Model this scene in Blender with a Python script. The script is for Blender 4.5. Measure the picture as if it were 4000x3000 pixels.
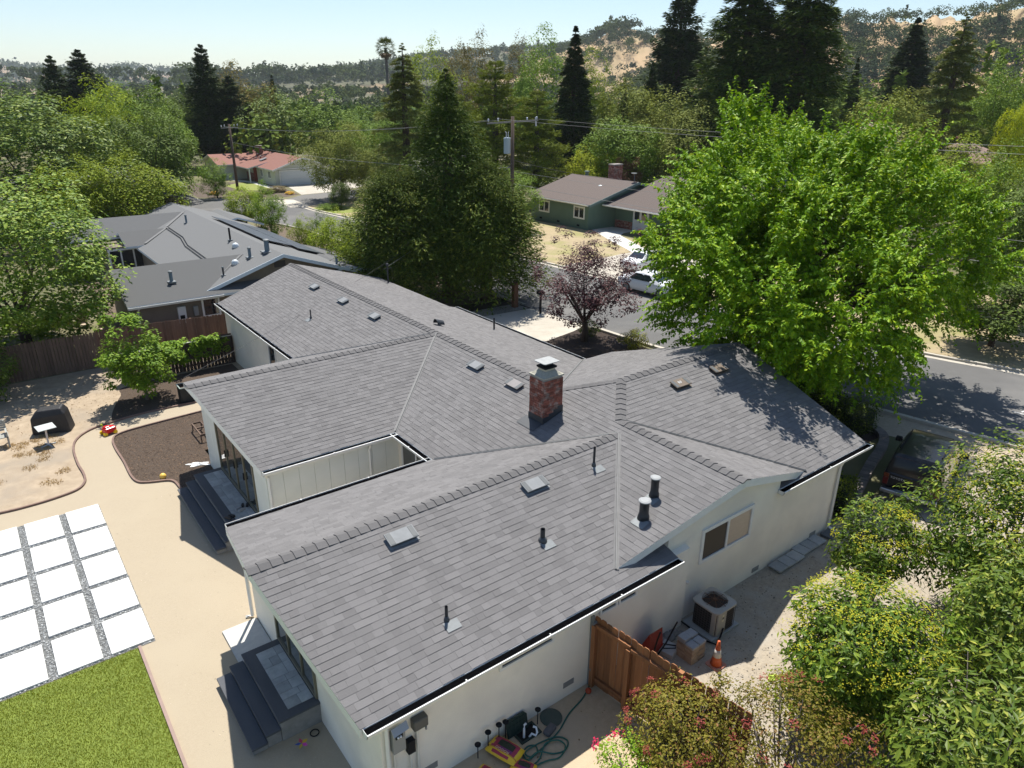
import bpy, bmesh, math, random
import numpy as np
from mathutils import Vector, Matrix

for o in list(bpy.data.objects):
    bpy.data.objects.remove(o)
scene = bpy.context.scene
COL = scene.collection
R = math.radians

# ------------------------------------------------------------------ camera
CAM = (-13.5425, -11.9144, 12.2498)
YAW, PITCH, ROLL = 0.9173, 0.3860, 0.0077
fw = Vector((math.cos(YAW) * math.cos(PITCH), math.sin(YAW) * math.cos(PITCH), -math.sin(PITCH)))
rt = Vector((math.sin(YAW), -math.cos(YAW), 0.0))
up = rt.cross(fw)
rt, up = rt * math.cos(ROLL) + up * math.sin(ROLL), up * math.cos(ROLL) - rt * math.sin(ROLL)
cd = bpy.data.cameras.new('camera')
cd.sensor_width = 36.0
cd.lens = 25.055
cd.clip_start = 0.1
cd.clip_end = 20000
cam = bpy.data.objects.new('camera', cd)
COL.objects.link(cam)
cam.matrix_world = Matrix(((rt.x, up.x, -fw.x, CAM[0]), (rt.y, up.y, -fw.y, CAM[1]), (rt.z, up.z, -fw.z, CAM[2]), (0, 0, 0, 1)))
scene.camera = cam

# ------------------------------------------------------------------ sky and sun
SUN = Vector((0.30, 0.40, 1.0)).normalized()          # towards the sun
SUN_EL = math.asin(SUN.z)
world = bpy.data.worlds.new('World')
scene.world = world
world.use_nodes = True
wn = world.node_tree
sky = wn.nodes.new('ShaderNodeTexSky')
sky.sky_type = 'NISHITA'
sky.sun_disc = False
sky.sun_elevation = SUN_EL
sky.sun_rotation = math.atan2(SUN.x, SUN.y)
sky.altitude = 60
sky.air_density = 1.0
sky.dust_density = 0.45
sky.ozone_density = 2.0
bg = wn.nodes['Background']
bg.inputs['Strength'].default_value = 0.095
wn.links.new(sky.outputs[0], bg.inputs['Color'])
sd = bpy.data.lights.new('sun', 'SUN')
sd.energy = 5.0
sd.angle = R(0.53)
sd.color = (1.0, 0.955, 0.88)
so = bpy.data.objects.new('sun', sd)
COL.objects.link(so)
so.location = (20, 30, 60)
so.rotation_euler = SUN.to_track_quat('Z', 'Y').to_euler()
scene.view_settings.view_transform = 'Standard'
scene.view_settings.look = 'None'
scene.view_settings.gamma = 1.0
scene.view_settings.exposure = 0.58
scene.view_settings.use_curve_mapping = False
scene.cycles.volume_bounces = 0
scene.cycles.max_bounces = 6
scene.cycles.diffuse_bounces = 3
scene.cycles.transparent_max_bounces = 6

# ------------------------------------------------------------------ helpers
class MB:
    """collects simple shapes; build() links them as one mesh object"""
    def __init__(s):
        s.v, s.f, s.m = [], [], []
    def add(s, vs, fs, mi=0):
        n = len(s.v)
        s.v += [tuple(p) for p in vs]
        s.f += [tuple(i + n for i in f) for f in fs]
        s.m += [mi] * len(fs)
        return s
    def obox(s, c, u, v, w, mi=0):
        c, u, v, w = Vector(c), Vector(u), Vector(v), Vector(w)
        P = [c + a * u + b * v + d * w for d in (-1, 1) for b in (-1, 1) for a in (-1, 1)]
        return s.add(P, [(0, 2, 3, 1), (4, 5, 7, 6), (0, 1, 5, 4), (2, 6, 7, 3), (0, 4, 6, 2), (1, 3, 7, 5)], mi)
    def box(s, x0, x1, y0, y1, z0, z1, mi=0):
        return s.obox(((x0 + x1) / 2, (y0 + y1) / 2, (z0 + z1) / 2), ((x1 - x0) / 2, 0, 0), (0, (y1 - y0) / 2, 0), (0, 0, (z1 - z0) / 2), mi)
    def rbox(s, cx, cy, z0, z1, lx, ly, rz=0, mi=0):
        c, q = math.cos(rz), math.sin(rz)
        return s.obox((cx, cy, (z0 + z1) / 2), (c * lx / 2, q * lx / 2, 0), (-q * ly / 2, c * ly / 2, 0), (0, 0, (z1 - z0) / 2), mi)
    def bar(s, a, b, w, h=None, mi=0):
        a, b = Vector(a), Vector(b)
        d = (b - a)
        L = d.length
        d.normalize()
        up_ = Vector((0, 0, 1)) if abs(d.z) < 0.95 else Vector((1, 0, 0))
        r_ = d.cross(up_).normalized()
        u_ = r_.cross(d)
        return s.obox((a + b) / 2, d * L / 2, r_ * w / 2, u_ * (h or w) / 2, mi)
    def quad(s, *P, mi=0):
        return s.add(P, [tuple(range(len(P)))], mi)
    def prism(s, poly, z0, z1, mi=0):
        n = len(poly)
        vs = [(p[0], p[1], z0) for p in poly] + [(p[0], p[1], z1) for p in poly]
        fs = [tuple(range(n - 1, -1, -1)), tuple(range(n, 2 * n))] + [(i, (i + 1) % n, n + (i + 1) % n, n + i) for i in range(n)]
        return s.add(vs, fs, mi)
    def extrude(s, P, d, mi=0):
        d = Vector(d)
        n = len(P)
        vs = [Vector(p) for p in P] + [Vector(p) + d for p in P]
        fs = [tuple(range(n - 1, -1, -1)), tuple(range(n, 2 * n))] + [(i, (i + 1) % n, n + (i + 1) % n, n + i) for i in range(n)]
        return s.add(vs, fs, mi)
    def tube(s, pts, r, n=6, r2=None, cap=True, mi=0):
        pts = [Vector(p) for p in pts]
        k = len(pts)
        rings = []
        for i, p in enumerate(pts):
            d = (pts[min(i + 1, k - 1)] - pts[max(i - 1, 0)])
            d = d.normalized() if d.length > 1e-9 else Vector((0, 0, 1))
            a = Vector((0, 0, 1)) if abs(d.z) < 0.9 else Vector((1, 0, 0))
            x = d.cross(a).normalized()
            y = d.cross(x)
            if isinstance(r, (list, tuple)):
                rr = r[i]
            else:
                rr = r if r2 is None else r + (r2 - r) * i / max(1, k - 1)
            rings.append([p + (x * math.cos(2 * math.pi * j / n) + y * math.sin(2 * math.pi * j / n)) * rr for j in range(n)])
        vs = [q for g in rings for q in g]
        fs = [(i * n + j, i * n + (j + 1) % n, (i + 1) * n + (j + 1) % n, (i + 1) * n + j) for i in range(k - 1) for j in range(n)]
        if cap:
            fs += [tuple(range(n - 1, -1, -1)), tuple(range((k - 1) * n, k * n))]
        return s.add(vs, fs, mi)
    def lathe(s, prof, c=(0, 0, 0), n=16, mi=0):
        c = Vector(c)
        vs = [(c.x + r * math.cos(2 * math.pi * j / n), c.y + r * math.sin(2 * math.pi * j / n), c.z + z) for r, z in prof for j in range(n)]
        k = len(prof)
        fs = [(i * n + j, i * n + (j + 1) % n, (i + 1) * n + (j + 1) % n, (i + 1) * n + j) for i in range(k - 1) for j in range(n)]
        fs += [tuple(range(n - 1, -1, -1)), tuple(range((k - 1) * n, k * n))]
        return s.add(vs, fs, mi)
    def build(s, name, mats, parent=None, smooth=False, origin=None, bevel=0):
        me = bpy.data.meshes.new(name)
        off = Vector(origin) if origin is not None else (root_of(parent) if parent else Vector((0, 0, 0)))
        me.from_pydata([(v[0] - off.x, v[1] - off.y, v[2] - off.z) for v in s.v], [], s.f)
        if not isinstance(mats, (list, tuple)):
            mats = [mats]
        for m in mats:
            me.materials.append(m)
        if len(mats) > 1:
            me.polygons.foreach_set('material_index', s.m)
        if smooth:
            me.polygons.foreach_set('use_smooth', [True] * len(me.polygons))
        me.validate()
        me.update()
        o = bpy.data.objects.new(name, me)
        COL.objects.link(o)
        if parent:
            o.parent = parent
        elif origin is not None:
            o.location = origin
        if bevel:
            b = o.modifiers.new('bevel', 'BEVEL')
            b.width = bevel
            b.segments = 2
            b.limit_method = 'ANGLE'
        return o

ROOTLOC = {}
def root_of(o):
    while o.parent:
        o = o.parent
    return ROOTLOC.get(o.name, Vector((0, 0, 0)))

def tag(o, label=None, cat=None, group=None, kind=None):
    if label: o['label'] = label
    if cat: o['category'] = cat
    if group: o['group'] = group
    if kind: o['kind'] = kind
    return o

def thing(name, label, cat, loc=(0, 0, 0), rz=0, group=None, local=False):
    """an Empty at the base of a thing; world-space parts subtract its location (local=True: parts are local)"""
    o = bpy.data.objects.new(name, None)
    COL.objects.link(o)
    o.empty_display_size = 0.2
    o.location = loc
    o.rotation_euler = (0, 0, rz)
    if not local and rz == 0:
        ROOTLOC[o.name] = Vector(loc)
    return tag(o, label, cat, group)

def link_obj(name, me, parent=None, kind=None):
    o = bpy.data.objects.new(name, me)
    COL.objects.link(o)
    if parent: o.parent = parent
    if kind: o['kind'] = kind
    return o

def np_mesh(name, V, F, mats, smooth=False):
    V = np.asarray(V, np.float32)
    F = np.asarray(F, np.int32)
    me = bpy.data.meshes.new(name)
    m, k = F.shape
    me.vertices.add(len(V))
    me.vertices.foreach_set('co', V.ravel())
    me.loops.add(m * k)
    me.loops.foreach_set('vertex_index', F.ravel())
    me.polygons.add(m)
    me.polygons.foreach_set('loop_start', np.arange(0, m * k, k, dtype=np.int32))
    me.polygons.foreach_set('use_smooth', np.full(m, bool(smooth)))
    me.update(calc_edges=True)
    for x in (mats if isinstance(mats, (list, tuple)) else [mats]):
        me.materials.append(x)
    return me

def copy_tree(o, parent=None, label=None):
    c = o.copy()
    COL.objects.link(c)
    c.parent = parent
    for ch in o.children:
        copy_tree(ch, c)
    if label: c['label'] = label
    return c

# ------------------------------------------------------------------ materials
MATS = {}
def node(nt, t, **kw):
    n = nt.nodes.new(t)
    for k, v in kw.items():
        setattr(n, k, v)
    return n

def M(name, col, rough=0.8, col2=None, scale=6.0, detail=5.0, bump=0.0, bscale=40.0, metal=0.0, spec=0.4, contrast=1.0, island=0.0, col3=None, scale3=0.7, stretch=None):
    if name in MATS:
        return MATS[name]
    m = bpy.data.materials.new(name)
    m.use_nodes = True
    nt = m.node_tree
    b = nt.nodes['Principled BSDF']
    b.inputs['Roughness'].default_value = rough
    b.inputs['Metallic'].default_value = metal
    b.inputs['Specular IOR Level'].default_value = spec
    c4 = lambda c: (c[0], c[1], c[2], 1)
    L = nt.links.new
    geo = node(nt, 'ShaderNodeNewGeometry')
    pos = geo.outputs['Position']
    if stretch:
        mp = node(nt, 'ShaderNodeMapping')
        mp.inputs['Scale'].default_value = stretch
        L(pos, mp.inputs['Vector'])
        pos = mp.outputs[0]
    out = None
    if col2:
        nz = node(nt, 'ShaderNodeTexNoise')
        nz.inputs['Scale'].default_value = scale
        nz.inputs['Detail'].default_value = detail
        nz.inputs['Roughness'].default_value = 0.65
        L(pos, nz.inputs['Vector'])
        mr = node(nt, 'ShaderNodeMapRange')
        mr.inputs[1].default_value = 0.5 - 0.22 / contrast
        mr.inputs[2].default_value = 0.5 + 0.22 / contrast
        L(nz.outputs[0], mr.inputs[0])
        mx = node(nt, 'ShaderNodeMix', data_type='RGBA')
        mx.inputs[6].default_value = c4(col)
        mx.inputs[7].default_value = c4(col2)
        L(mr.outputs[0], mx.inputs[0])
        out = mx.outputs[2]
        if col3:
            n3 = node(nt, 'ShaderNodeTexNoise')
            n3.inputs['Scale'].default_value = scale3
            n3.inputs['Detail'].default_value = 4
            L(pos, n3.inputs['Vector'])
            m3 = node(nt, 'ShaderNodeMapRange')
            m3.inputs[1].default_value = 0.47
            m3.inputs[2].default_value = 0.66
            L(n3.outputs[0], m3.inputs[0])
            x3 = node(nt, 'ShaderNodeMix', data_type='RGBA')
            x3.inputs[7].default_value = c4(col3)
            L(out, x3.inputs[6])
            L(m3.outputs[0], x3.inputs[0])
            out = x3.outputs[2]
    if island:
        oi = node(nt, 'ShaderNodeObjectInfo')
        ad = node(nt, 'ShaderNodeMath', operation='ADD')
        L(geo.outputs['Random Per Island'], ad.inputs[0])
        L(oi.outputs['Random'], ad.inputs[1])
        fr = node(nt, 'ShaderNodeMath', operation='FRACT')
        L(ad.outputs[0], fr.inputs[0])
        mr2 = node(nt, 'ShaderNodeMapRange')
        mr2.inputs[3].default_value = 1 - island
        mr2.inputs[4].default_value = 1 + island
        L(fr.outputs[0], mr2.inputs[0])
        hv = node(nt, 'ShaderNodeHueSaturation')
        hv.inputs['Color'].default_value = c4(col)
        if out: L(out, hv.inputs['Color'])
        L(mr2.outputs[0], hv.inputs['Value'])
        out = hv.outputs[0]
    if out:
        L(out, b.inputs['Base Color'])
    else:
        b.inputs['Base Color'].default_value = c4(col)
    if bump:
        nb = node(nt, 'ShaderNodeTexNoise')
        nb.inputs['Scale'].default_value = bscale
        nb.inputs['Detail'].default_value = 4
        L(pos, nb.inputs['Vector'])
        bp = node(nt, 'ShaderNodeBump')
        bp.inputs['Strength'].default_value = bump
        bp.inputs['Distance'].default_value = 0.02
        L(nb.outputs[0], bp.inputs['Height'])
        L(bp.outputs[0], b.inputs['Normal'])
    MATS[name] = m
    return m

def leafmat(name, c1, c2, trans=0.3, rough=0.45, spec=0.4, c3=None):
    """c1..c2 per leaf; light passes through thin leaves"""
    if name in MATS:
        return MATS[name]
    warm = lambda c: (c[0] * 1.22, c[1] * 1.10, c[2] * .6) if c and c[1] > c[0] * .9 and c[1] > c[2] else c
    c1, c2, c3 = warm(c1), warm(c2), warm(c3)
    m = bpy.data.materials.new(name)
    m.use_nodes = True
    nt = m.node_tree
    L = nt.links.new
    b = nt.nodes['Principled BSDF']
    b.inputs['Roughness'].default_value = rough + .15
    b.inputs['Specular IOR Level'].default_value = spec * .25
    geo = node(nt, 'ShaderNodeNewGeometry')
    oi = node(nt, 'ShaderNodeObjectInfo')
    cr = node(nt, 'ShaderNodeValToRGB')
    e = cr.color_ramp.elements
    e[0].color = (*c1, 1)
    e[1].color = (*c2, 1)
    if c3:
        e[1].position = 0.8
        k = e.new(1.0)
        k.color = (*c3, 1)
    L(geo.outputs['Random Per Island'], cr.inputs[0])
    mr = node(nt, 'ShaderNodeMapRange')
    mr.inputs[3].default_value = 0.82
    mr.inputs[4].default_value = 1.18
    L(oi.outputs['Random'], mr.inputs[0])
    hv = node(nt, 'ShaderNodeHueSaturation')
    L(cr.outputs[0], hv.inputs['Color'])
    L(mr.outputs[0], hv.inputs['Value'])
    L(hv.outputs[0], b.inputs['Base Color'])
    tr = node(nt, 'ShaderNodeBsdfTranslucent')
    hs = node(nt, 'ShaderNodeHueSaturation')
    hs.inputs['Hue'].default_value = 0.485
    hs.inputs['Value'].default_value = 1.5
    L(hv.outputs[0], hs.inputs['Color'])
    L(hs.outputs[0], tr.inputs['Color'])
    mx = node(nt, 'ShaderNodeMixShader')
    mx.inputs[0].default_value = trans * .6
    L(b.outputs[0], mx.inputs[1])
    L(tr.outputs[0], mx.inputs[2])
    L(mx.outputs[0], nt.nodes['Material Output'].inputs['Surface'])
    MATS[name] = m
    return m

def glassmat(name, col=(0.02, 0.025, 0.028), rough=0.04):
    if name in MATS: return MATS[name]
    m = M(name, col, rough, spec=0.9)
    m.node_tree.nodes['Principled BSDF'].inputs['Coat Weight'].default_value = 0.6
    return m

WHITE = M('white_paint', (0.78, 0.78, 0.75), 0.55, (0.70, 0.70, 0.67), 3, bump=0.03)
STUCCO = M('stucco', (0.87, 0.825, 0.72), 0.9, (0.80, 0.755, 0.655), 1.2, bump=0.3, bscale=70, col3=(0.74, 0.70, 0.62), scale3=0.6)
SIDING = M('white_siding', (0.74, 0.76, 0.71), 0.6, (0.66, 0.69, 0.64), 1.5, bump=0.05)
SHING = M('shingle', (0.197, 0.191, 0.189), 0.92, (0.156, 0.151, 0.150), 160, 3, col3=(0.168, 0.163, 0.162), scale3=0.45, bump=0.5, bscale=220, spec=0.15, contrast=0.8, island=0.12)
CAPM = M('cap_shingle', (0.158, 0.153, 0.152), 0.92, (0.12, 0.117, 0.117), 160, 3, bump=0.5, bscale=220, spec=0.15, contrast=0.8, island=0.08)
SHINGG = M('gray_shingle', (0.155, 0.157, 0.156), 0.92, (0.112, 0.114, 0.114), 60, 3, bump=0.4, bscale=120, spec=0.2, island=0.22)
SHINGB = M('brown_shingle', (0.165, 0.136, 0.122), 0.92, (0.12, 0.098, 0.088), 40, 3, bump=0.4, bscale=90, spec=0.15, island=0.14)
TILE = M('clay_tile', (0.25, 0.112, 0.083), 0.85, (0.19, 0.085, 0.065), 30, 3, bump=0.2, island=0.15)
BLACKM = M('black_metal', (0.014, 0.015, 0.017), 0.75, spec=0.15)
DARKPIPE = M('dark_pipe', (0.02, 0.024, 0.03), 0.45, spec=0.5)
GALV = M('galvanised', (0.20, 0.215, 0.22), 0.6, (0.155, 0.17, 0.175), 9, metal=0.1, spec=0.4)
VALLEYM = M('valley_metal', (0.175, 0.175, 0.173), 0.65, (0.14, 0.14, 0.138), 5)
DARKMETAL = M('dark_flashing', (0.03, 0.035, 0.04), 0.5, spec=0.5)
GLASS = glassmat('window_glass')
BRONZE = M('bronze_frame', (0.16, 0.145, 0.10), 0.45, spec=0.5)
REFLPANE = M('pane_reflection', (0.50, 0.40, 0.31), 0.35, (0.40, 0.31, 0.23), 22, 3, spec=0.6, stretch=(0.3, 0.3, 3.0))  # streaky blinds-like reflection painted into the colour of a window pane
BRICK = M('brick', (0.30, 0.095, 0.06), 0.9, (0.20, 0.07, 0.05), 14, bump=0.5, bscale=60, island=0.35, col3=(0.33, 0.25, 0.21), scale3=5.5)
MORTAR = M('mortar', (0.34, 0.31, 0.28), 0.95, (0.24, 0.22, 0.20), 20, bump=0.3)
CONC = M('concrete', (0.47, 0.43, 0.36), 0.9, (0.38, 0.345, 0.285), 1.8, bump=0.15, bscale=90, col3=(0.52, 0.48, 0.41), scale3=0.35)
KERB = M('kerb_concrete', (0.50, 0.46, 0.39), 0.9, (0.40, 0.365, 0.31), 2.5, bump=0.15)
ASPH = M('asphalt', (0.125, 0.123, 0.119), 0.9, (0.104, 0.102, 0.099), 1.1, 8, bump=0.25, bscale=130, col3=(0.155, 0.15, 0.142), scale3=0.28)
DG = M('decomposed_granite', (0.405, 0.342, 0.25), 0.95, (0.345, 0.288, 0.205), 26, 8, bump=0.35, bscale=90, contrast=0.7, col3=(0.385, 0.325, 0.235), scale3=0.8)
DIRT = M('dry_dirt', (0.43, 0.345, 0.245), 0.95, (0.29, 0.225, 0.155), 2.2, 9, bump=0.5, bscale=45, col3=(0.30, 0.25, 0.19), scale3=0.6)
GRAVEL = M('gravel_dirt', (0.44, 0.375, 0.285), 0.95, (0.29, 0.25, 0.195), 9, 9, bump=0.6, bscale=70, col3=(0.39, 0.35, 0.29), scale3=1.4)
MULCH = M('mulch', (0.105, 0.073, 0.050), 0.95, (0.048, 0.035, 0.027), 16, 8, bump=0.9, bscale=55, contrast=1.4)
MULCHD = M('dark_mulch', (0.055, 0.036, 0.026), 0.95, (0.022, 0.016, 0.013), 10, 8, bump=0.9, bscale=40)
SOIL = M('lawn_soil', (0.19, 0.24, 0.04), 0.95, (0.13, 0.17, 0.03), 3, 6, bump=0.4)
DRYGRASS = M('dry_grass', (0.42, 0.335, 0.205), 0.95, (0.30, 0.24, 0.14), 1.6, 8, bump=0.5, bscale=30, col3=(0.27, 0.25, 0.10), scale3=0.35)
GRASSF = M('far_lawn', (0.24, 0.27, 0.06), 0.95, (0.17, 0.20, 0.045), 1.2, 6)
PAVER = M('white_paver', (0.70, 0.70, 0.675), 0.8, (0.60, 0.60, 0.575), 1.1, 7, bump=0.06)
SLATE = M('slate_tread', (0.083, 0.088, 0.099), 0.75, (0.060, 0.064, 0.073), 3, bump=0.15, bscale=25, stretch=(1, 0.25, 1))
STONE = M('landing_stone', (0.44, 0.46, 0.45), 0.7, (0.28, 0.295, 0.295), 4, 7, bump=0.15, island=0.2)
WOODR = M('redwood_boards', (0.33, 0.145, 0.058), 0.8, (0.20, 0.080, 0.032), 3, 6, bump=0.3, bscale=20, island=0.25, stretch=(6, 6, 0.6))
WOODG = M('weathered_boards', (0.17, 0.115, 0.085), 0.9, (0.095, 0.065, 0.05), 3, 6, bump=0.3, bscale=20, island=0.28, stretch=(5, 5, 0.5))
WOODEDGE = M('edging', (0.235, 0.155, 0.125), 0.85, (0.15, 0.10, 0.08), 6, bump=0.2)
BARK = M('bark', (0.105, 0.075, 0.055), 0.95, (0.05, 0.036, 0.028), 5, 7, bump=0.8, bscale=14, stretch=(3, 3, 0.5))
BARKG = M('grey_bark', (0.20, 0.17, 0.145), 0.95, (0.12, 0.10, 0.085), 6, 7, bump=0.5, bscale=18, stretch=(3, 3, 0.6))
POLEW = M('pole_wood', (0.125, 0.088, 0.064), 0.9, (0.08, 0.056, 0.042), 4, bump=0.3, stretch=(4, 4, 0.3))
WIRE = M('cable', (0.06, 0.06, 0.06), 0.5)
WIREL = M('light_cable', (0.22, 0.22, 0.22), 0.5)
PLWHITE = M('white_plastic', (0.80, 0.82, 0.84), 0.35)
RED = M('red_plastic', (0.62, 0.012, 0.018), 0.3, spec=0.5)
YELLOW = M('yellow_plastic', (0.80, 0.52, 0.02), 0.35)
ORANGE = M('orange_plastic', (0.55, 0.115, 0.03), 0.6, (0.42, 0.08, 0.025), 6)
GREENH = M('green_hose', (0.014, 0.115, 0.085), 0.4, spec=0.5)
GREYBOX = M('grey_enclosure', (0.26, 0.27, 0.26), 0.5)
# ------------------------------------------------------------------ the ground
rng = np.random.default_rng(7)
random.seed(7)
WY = -0.45                                   # the back yard lies lower than the drive and street

def sstep(a, b, x):
    t = np.clip((np.asarray(x, float) - a) / (b - a), 0, 1)
    return t * t * (3 - 2 * t)

def gz(x, y):
    xb = -9.7 + 6.2 * sstep(-2.5, 2.0, y)
    w = 1 - sstep(xb - 0.3, xb + 1.0, x)
    w = w * (1 - sstep(24, 34, y))
    return WY * w

def axis(lo, hi, step, far):
    a = list(np.arange(lo, hi + 1e-6, step))
    return np.array([-f for f in far[::-1]] + a + list(far), float)

xs = axis(-30, 60, 0.75, [70, 100, 160, 300, 700, 1800, 4500, 9000])
xs = np.array([-9000, -4500, -1800, -700, -300, -160, -90, -60, -42] + list(np.arange(-30, 60.1, 0.75)) + [75, 110, 180, 330, 700, 1800, 4500, 9000], float)
ys = np.array([-9000, -4500, -1800, -700, -300, -160, -90, -50] + list(np.arange(-24, 110.1, 0.75)) + [130, 180, 330, 700, 1800, 4500, 9000], float)
X, Y = np.meshgrid(xs, ys)
Z = gz(X, Y)
Vg = np.stack([X.ravel(), Y.ravel(), Z.ravel()], 1)
nx, ny = len(xs), len(ys)
ii, jj = np.meshgrid(np.arange(nx - 1), np.arange(ny - 1))
a = (jj * nx + ii).ravel()
Fg = np.stack([a, a + 1, a + nx + 1, a + nx], 1)
GROUND = M('open_ground', (0.19, 0.165, 0.09), 0.95, (0.12, 0.12, 0.055), 0.5, 8, bump=0.4, bscale=25, col3=(0.07, 0.09, 0.035), scale3=0.06)
tag(link_obj('ground', np_mesh('ground', Vg, Fg, GROUND, True)), kind='structure')

def sheet(name, poly, z, mat, sub=None, kind='structure', drape=False):
    """a thin flat sheet; concave outlines allowed"""
    bm = bmesh.new()
    vs = [bm.verts.new((p[0], p[1], z)) for p in poly]
    f = bm.faces.new(vs)
    bmesh.ops.triangulate(bm, faces=[f])
    if drape:
        bmesh.ops.subdivide_edges(bm, edges=bm.edges[:], cuts=6, use_grid_fill=True)
        for v in bm.verts:
            v.co.z = float(gz(v.co.x, v.co.y)) + z
    bmesh.ops.recalc_face_normals(bm, faces=bm.faces[:])
    if bm.faces and sum(q.normal.z for q in bm.faces) < 0:
        bmesh.ops.reverse_faces(bm, faces=bm.faces[:])
    me = bpy.data.meshes.new(name)
    bm.to_mesh(me)
    bm.free()
    me.materials.append(mat)
    return tag(link_obj(name, me), kind=kind)

def gridsheet(name, x0, x1, y0, y1, step, dz, mat):
    gx = np.arange(x0, x1 + 1e-6, step); gy = np.arange(y0, y1 + 1e-6, step)
    A, B = np.meshgrid(gx, gy)
    V = np.stack([A.ravel(), B.ravel(), gz(A, B).ravel() + dz], 1)
    n = len(gx)
    i, j = np.meshgrid(np.arange(n - 1), np.arange(len(gy) - 1))
    q = (j * n + i).ravel()
    return tag(link_obj(name, np_mesh(name, V, np.stack([q, q + 1, q + n + 1, q + n], 1), mat, True)), kind='structure')

def smooth_line(P, k=6):
    P = [Vector((p[0], p[1], 0)) for p in P]
    out = []
    for i in range(len(P) - 1):
        p0, p1, p2, p3 = P[max(i - 1, 0)], P[i], P[i + 1], P[min(i + 2, len(P) - 1)]
        for j in range(k):
            t = j / k
            out.append(0.5 * ((2 * p1) + (p2 - p0) * t + (2 * p0 - 5 * p1 + 4 * p2 - p3) * t * t + (3 * p1 - p0 - 3 * p2 + p3) * t ** 3))
    out.append(P[-1])
    return [(p.x, p.y) for p in out]

def offset_line(L, d):
    out = []
    for i, p in enumerate(L):
        a, b = Vector(L[max(i - 1, 0)]), Vector(L[min(i + 1, len(L) - 1)])
        t = (b - a).normalized()
        out.append((p[0] - t.y * d, p[1] + t.x * d))
    return out

# back yard: bare dirt, granite path with wood edging, mulched bed
gridsheet('back_yard', -24, -3.5, 2.5, 27.0, 0.75, 0.004, DIRT)
outer = smooth_line([(-5.5, 19.3), (-6.92, 19.38), (-9.14, 19.47), (-10.48, 19.26), (-11.27, 19.0), (-11.83, 18.4), (-12.08, 17.56), (-12.14, 16.15), (-12.09, 15.06), (-12.16, 14.4), (-12.45, 13.98), (-13.08, 13.8), (-13.79, 13.74), (-14.7, 13.8), (-17, 14.2), (-24, 15.0)])
bedl = smooth_line([(-6.0, 18.28), (-7.19, 18.24), (-9.55, 18.09), (-10.41, 17.92), (-10.73, 17.5), (-10.8, 16.59), (-10.76, 15.27), (-10.77, 13.95), (-10.66, 13.33), (-10.33, 13.06), (-9.71, 12.74), (-9.6, 12.1), (-9.6, 11.6)])
dgpoly = outer + [(-24, -9), (-9.3, -9), (-9.3, 4.6), (-8.2, 6.5), (-8.2, 11.6)] + bedl[::-1]
# split into two planar sheets that follow the yard level
sheet('granite_path', dgpoly, WY + 0.010, DG)
bed = bedl + [(-8.1, 11.6), (-8.1, 14.5), (-4.2, 14.5), (-4.2, 18.3)]
sheet('mulch_bed', bed, WY + 0.012, MULCH)
sheet('tree_mulch', smooth_line([(-10.45, 19.45), (-10.2, 20.6), (-9.6, 22.2), (-9.0, 23.3), (-4.3, 23.4)], 4) + [(-4.3, 19.5), (-7, 19.52), (-9.1, 19.6)], WY + 0.008, MULCH)
for nm, ln, lab in (('path_edging', outer, 'brown bent wood edging along the outer curve of the granite path'), ('path_edging', bedl, 'brown bent wood edging around the mulched bed beside the steps')):
    e1, e2 = offset_line(ln, 0.035), offset_line(ln, -0.035)
    mb = MB()
    n = len(ln)
    vs = [(p[0], p[1], z) for z in (WY - 0.03, WY + 0.075) for e in (e1, e2) for p in e]
    for i in range(n - 1):
        mb.add([(e1[i][0], e1[i][1], WY), (e2[i][0], e2[i][1], WY), (e2[i][0], e2[i][1], WY + .075), (e1[i][0], e1[i][1], WY + .075),
                (e1[i+1][0], e1[i+1][1], WY), (e2[i+1][0], e2[i+1][1], WY), (e2[i+1][0], e2[i+1][1], WY + .075), (e1[i+1][0], e1[i+1][1], WY + .075)],
               [(3, 2, 6, 7), (0, 3, 7, 4), (1, 5, 6, 2)])
    tag(mb.build(nm, WOODEDGE), lab, 'edging')

# paver patio: white slabs in a pebble bed
pb = sheet('patio_bed', [(-18.0, 4.60), (-12.03, 4.60), (-12.03, 12.56), (-18.0, 12.56)], WY + 0.016, M('pebble_base', (0.20, 0.205, 0.20), 0.9, (0.10, 0.105, 0.105), 45, 5, bump=0.9, bscale=70, contrast=1.3))
pm = bpy.data.meshes.new('paver')
t = MB().box(-0.47, 0.47, -0.705, 0.705, -0.03, 0.03)
pm.from_pydata(t.v, [], t.f); pm.materials.append(PAVER); pm.update()
PX = [-12.52 - 1.125 * i for i in range(5)]
PY = [11.81 - 1.61 * j + 0.0 for j in range(5)]
PY = [5.375 + 1.6075 * j for j in range(5)]
for x in PX:
    for y in PY:
        o = link_obj('paver', pm, pb)
        o.location = (x + rng.normal(0, .006), y + rng.normal(0, .006), WY + 0.04)
        o.rotation_euler = (0, 0, rng.normal(0, .003))
        b = o.modifiers.new('bevel', 'BEVEL'); b.width = 0.008; b.segments = 1

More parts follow.
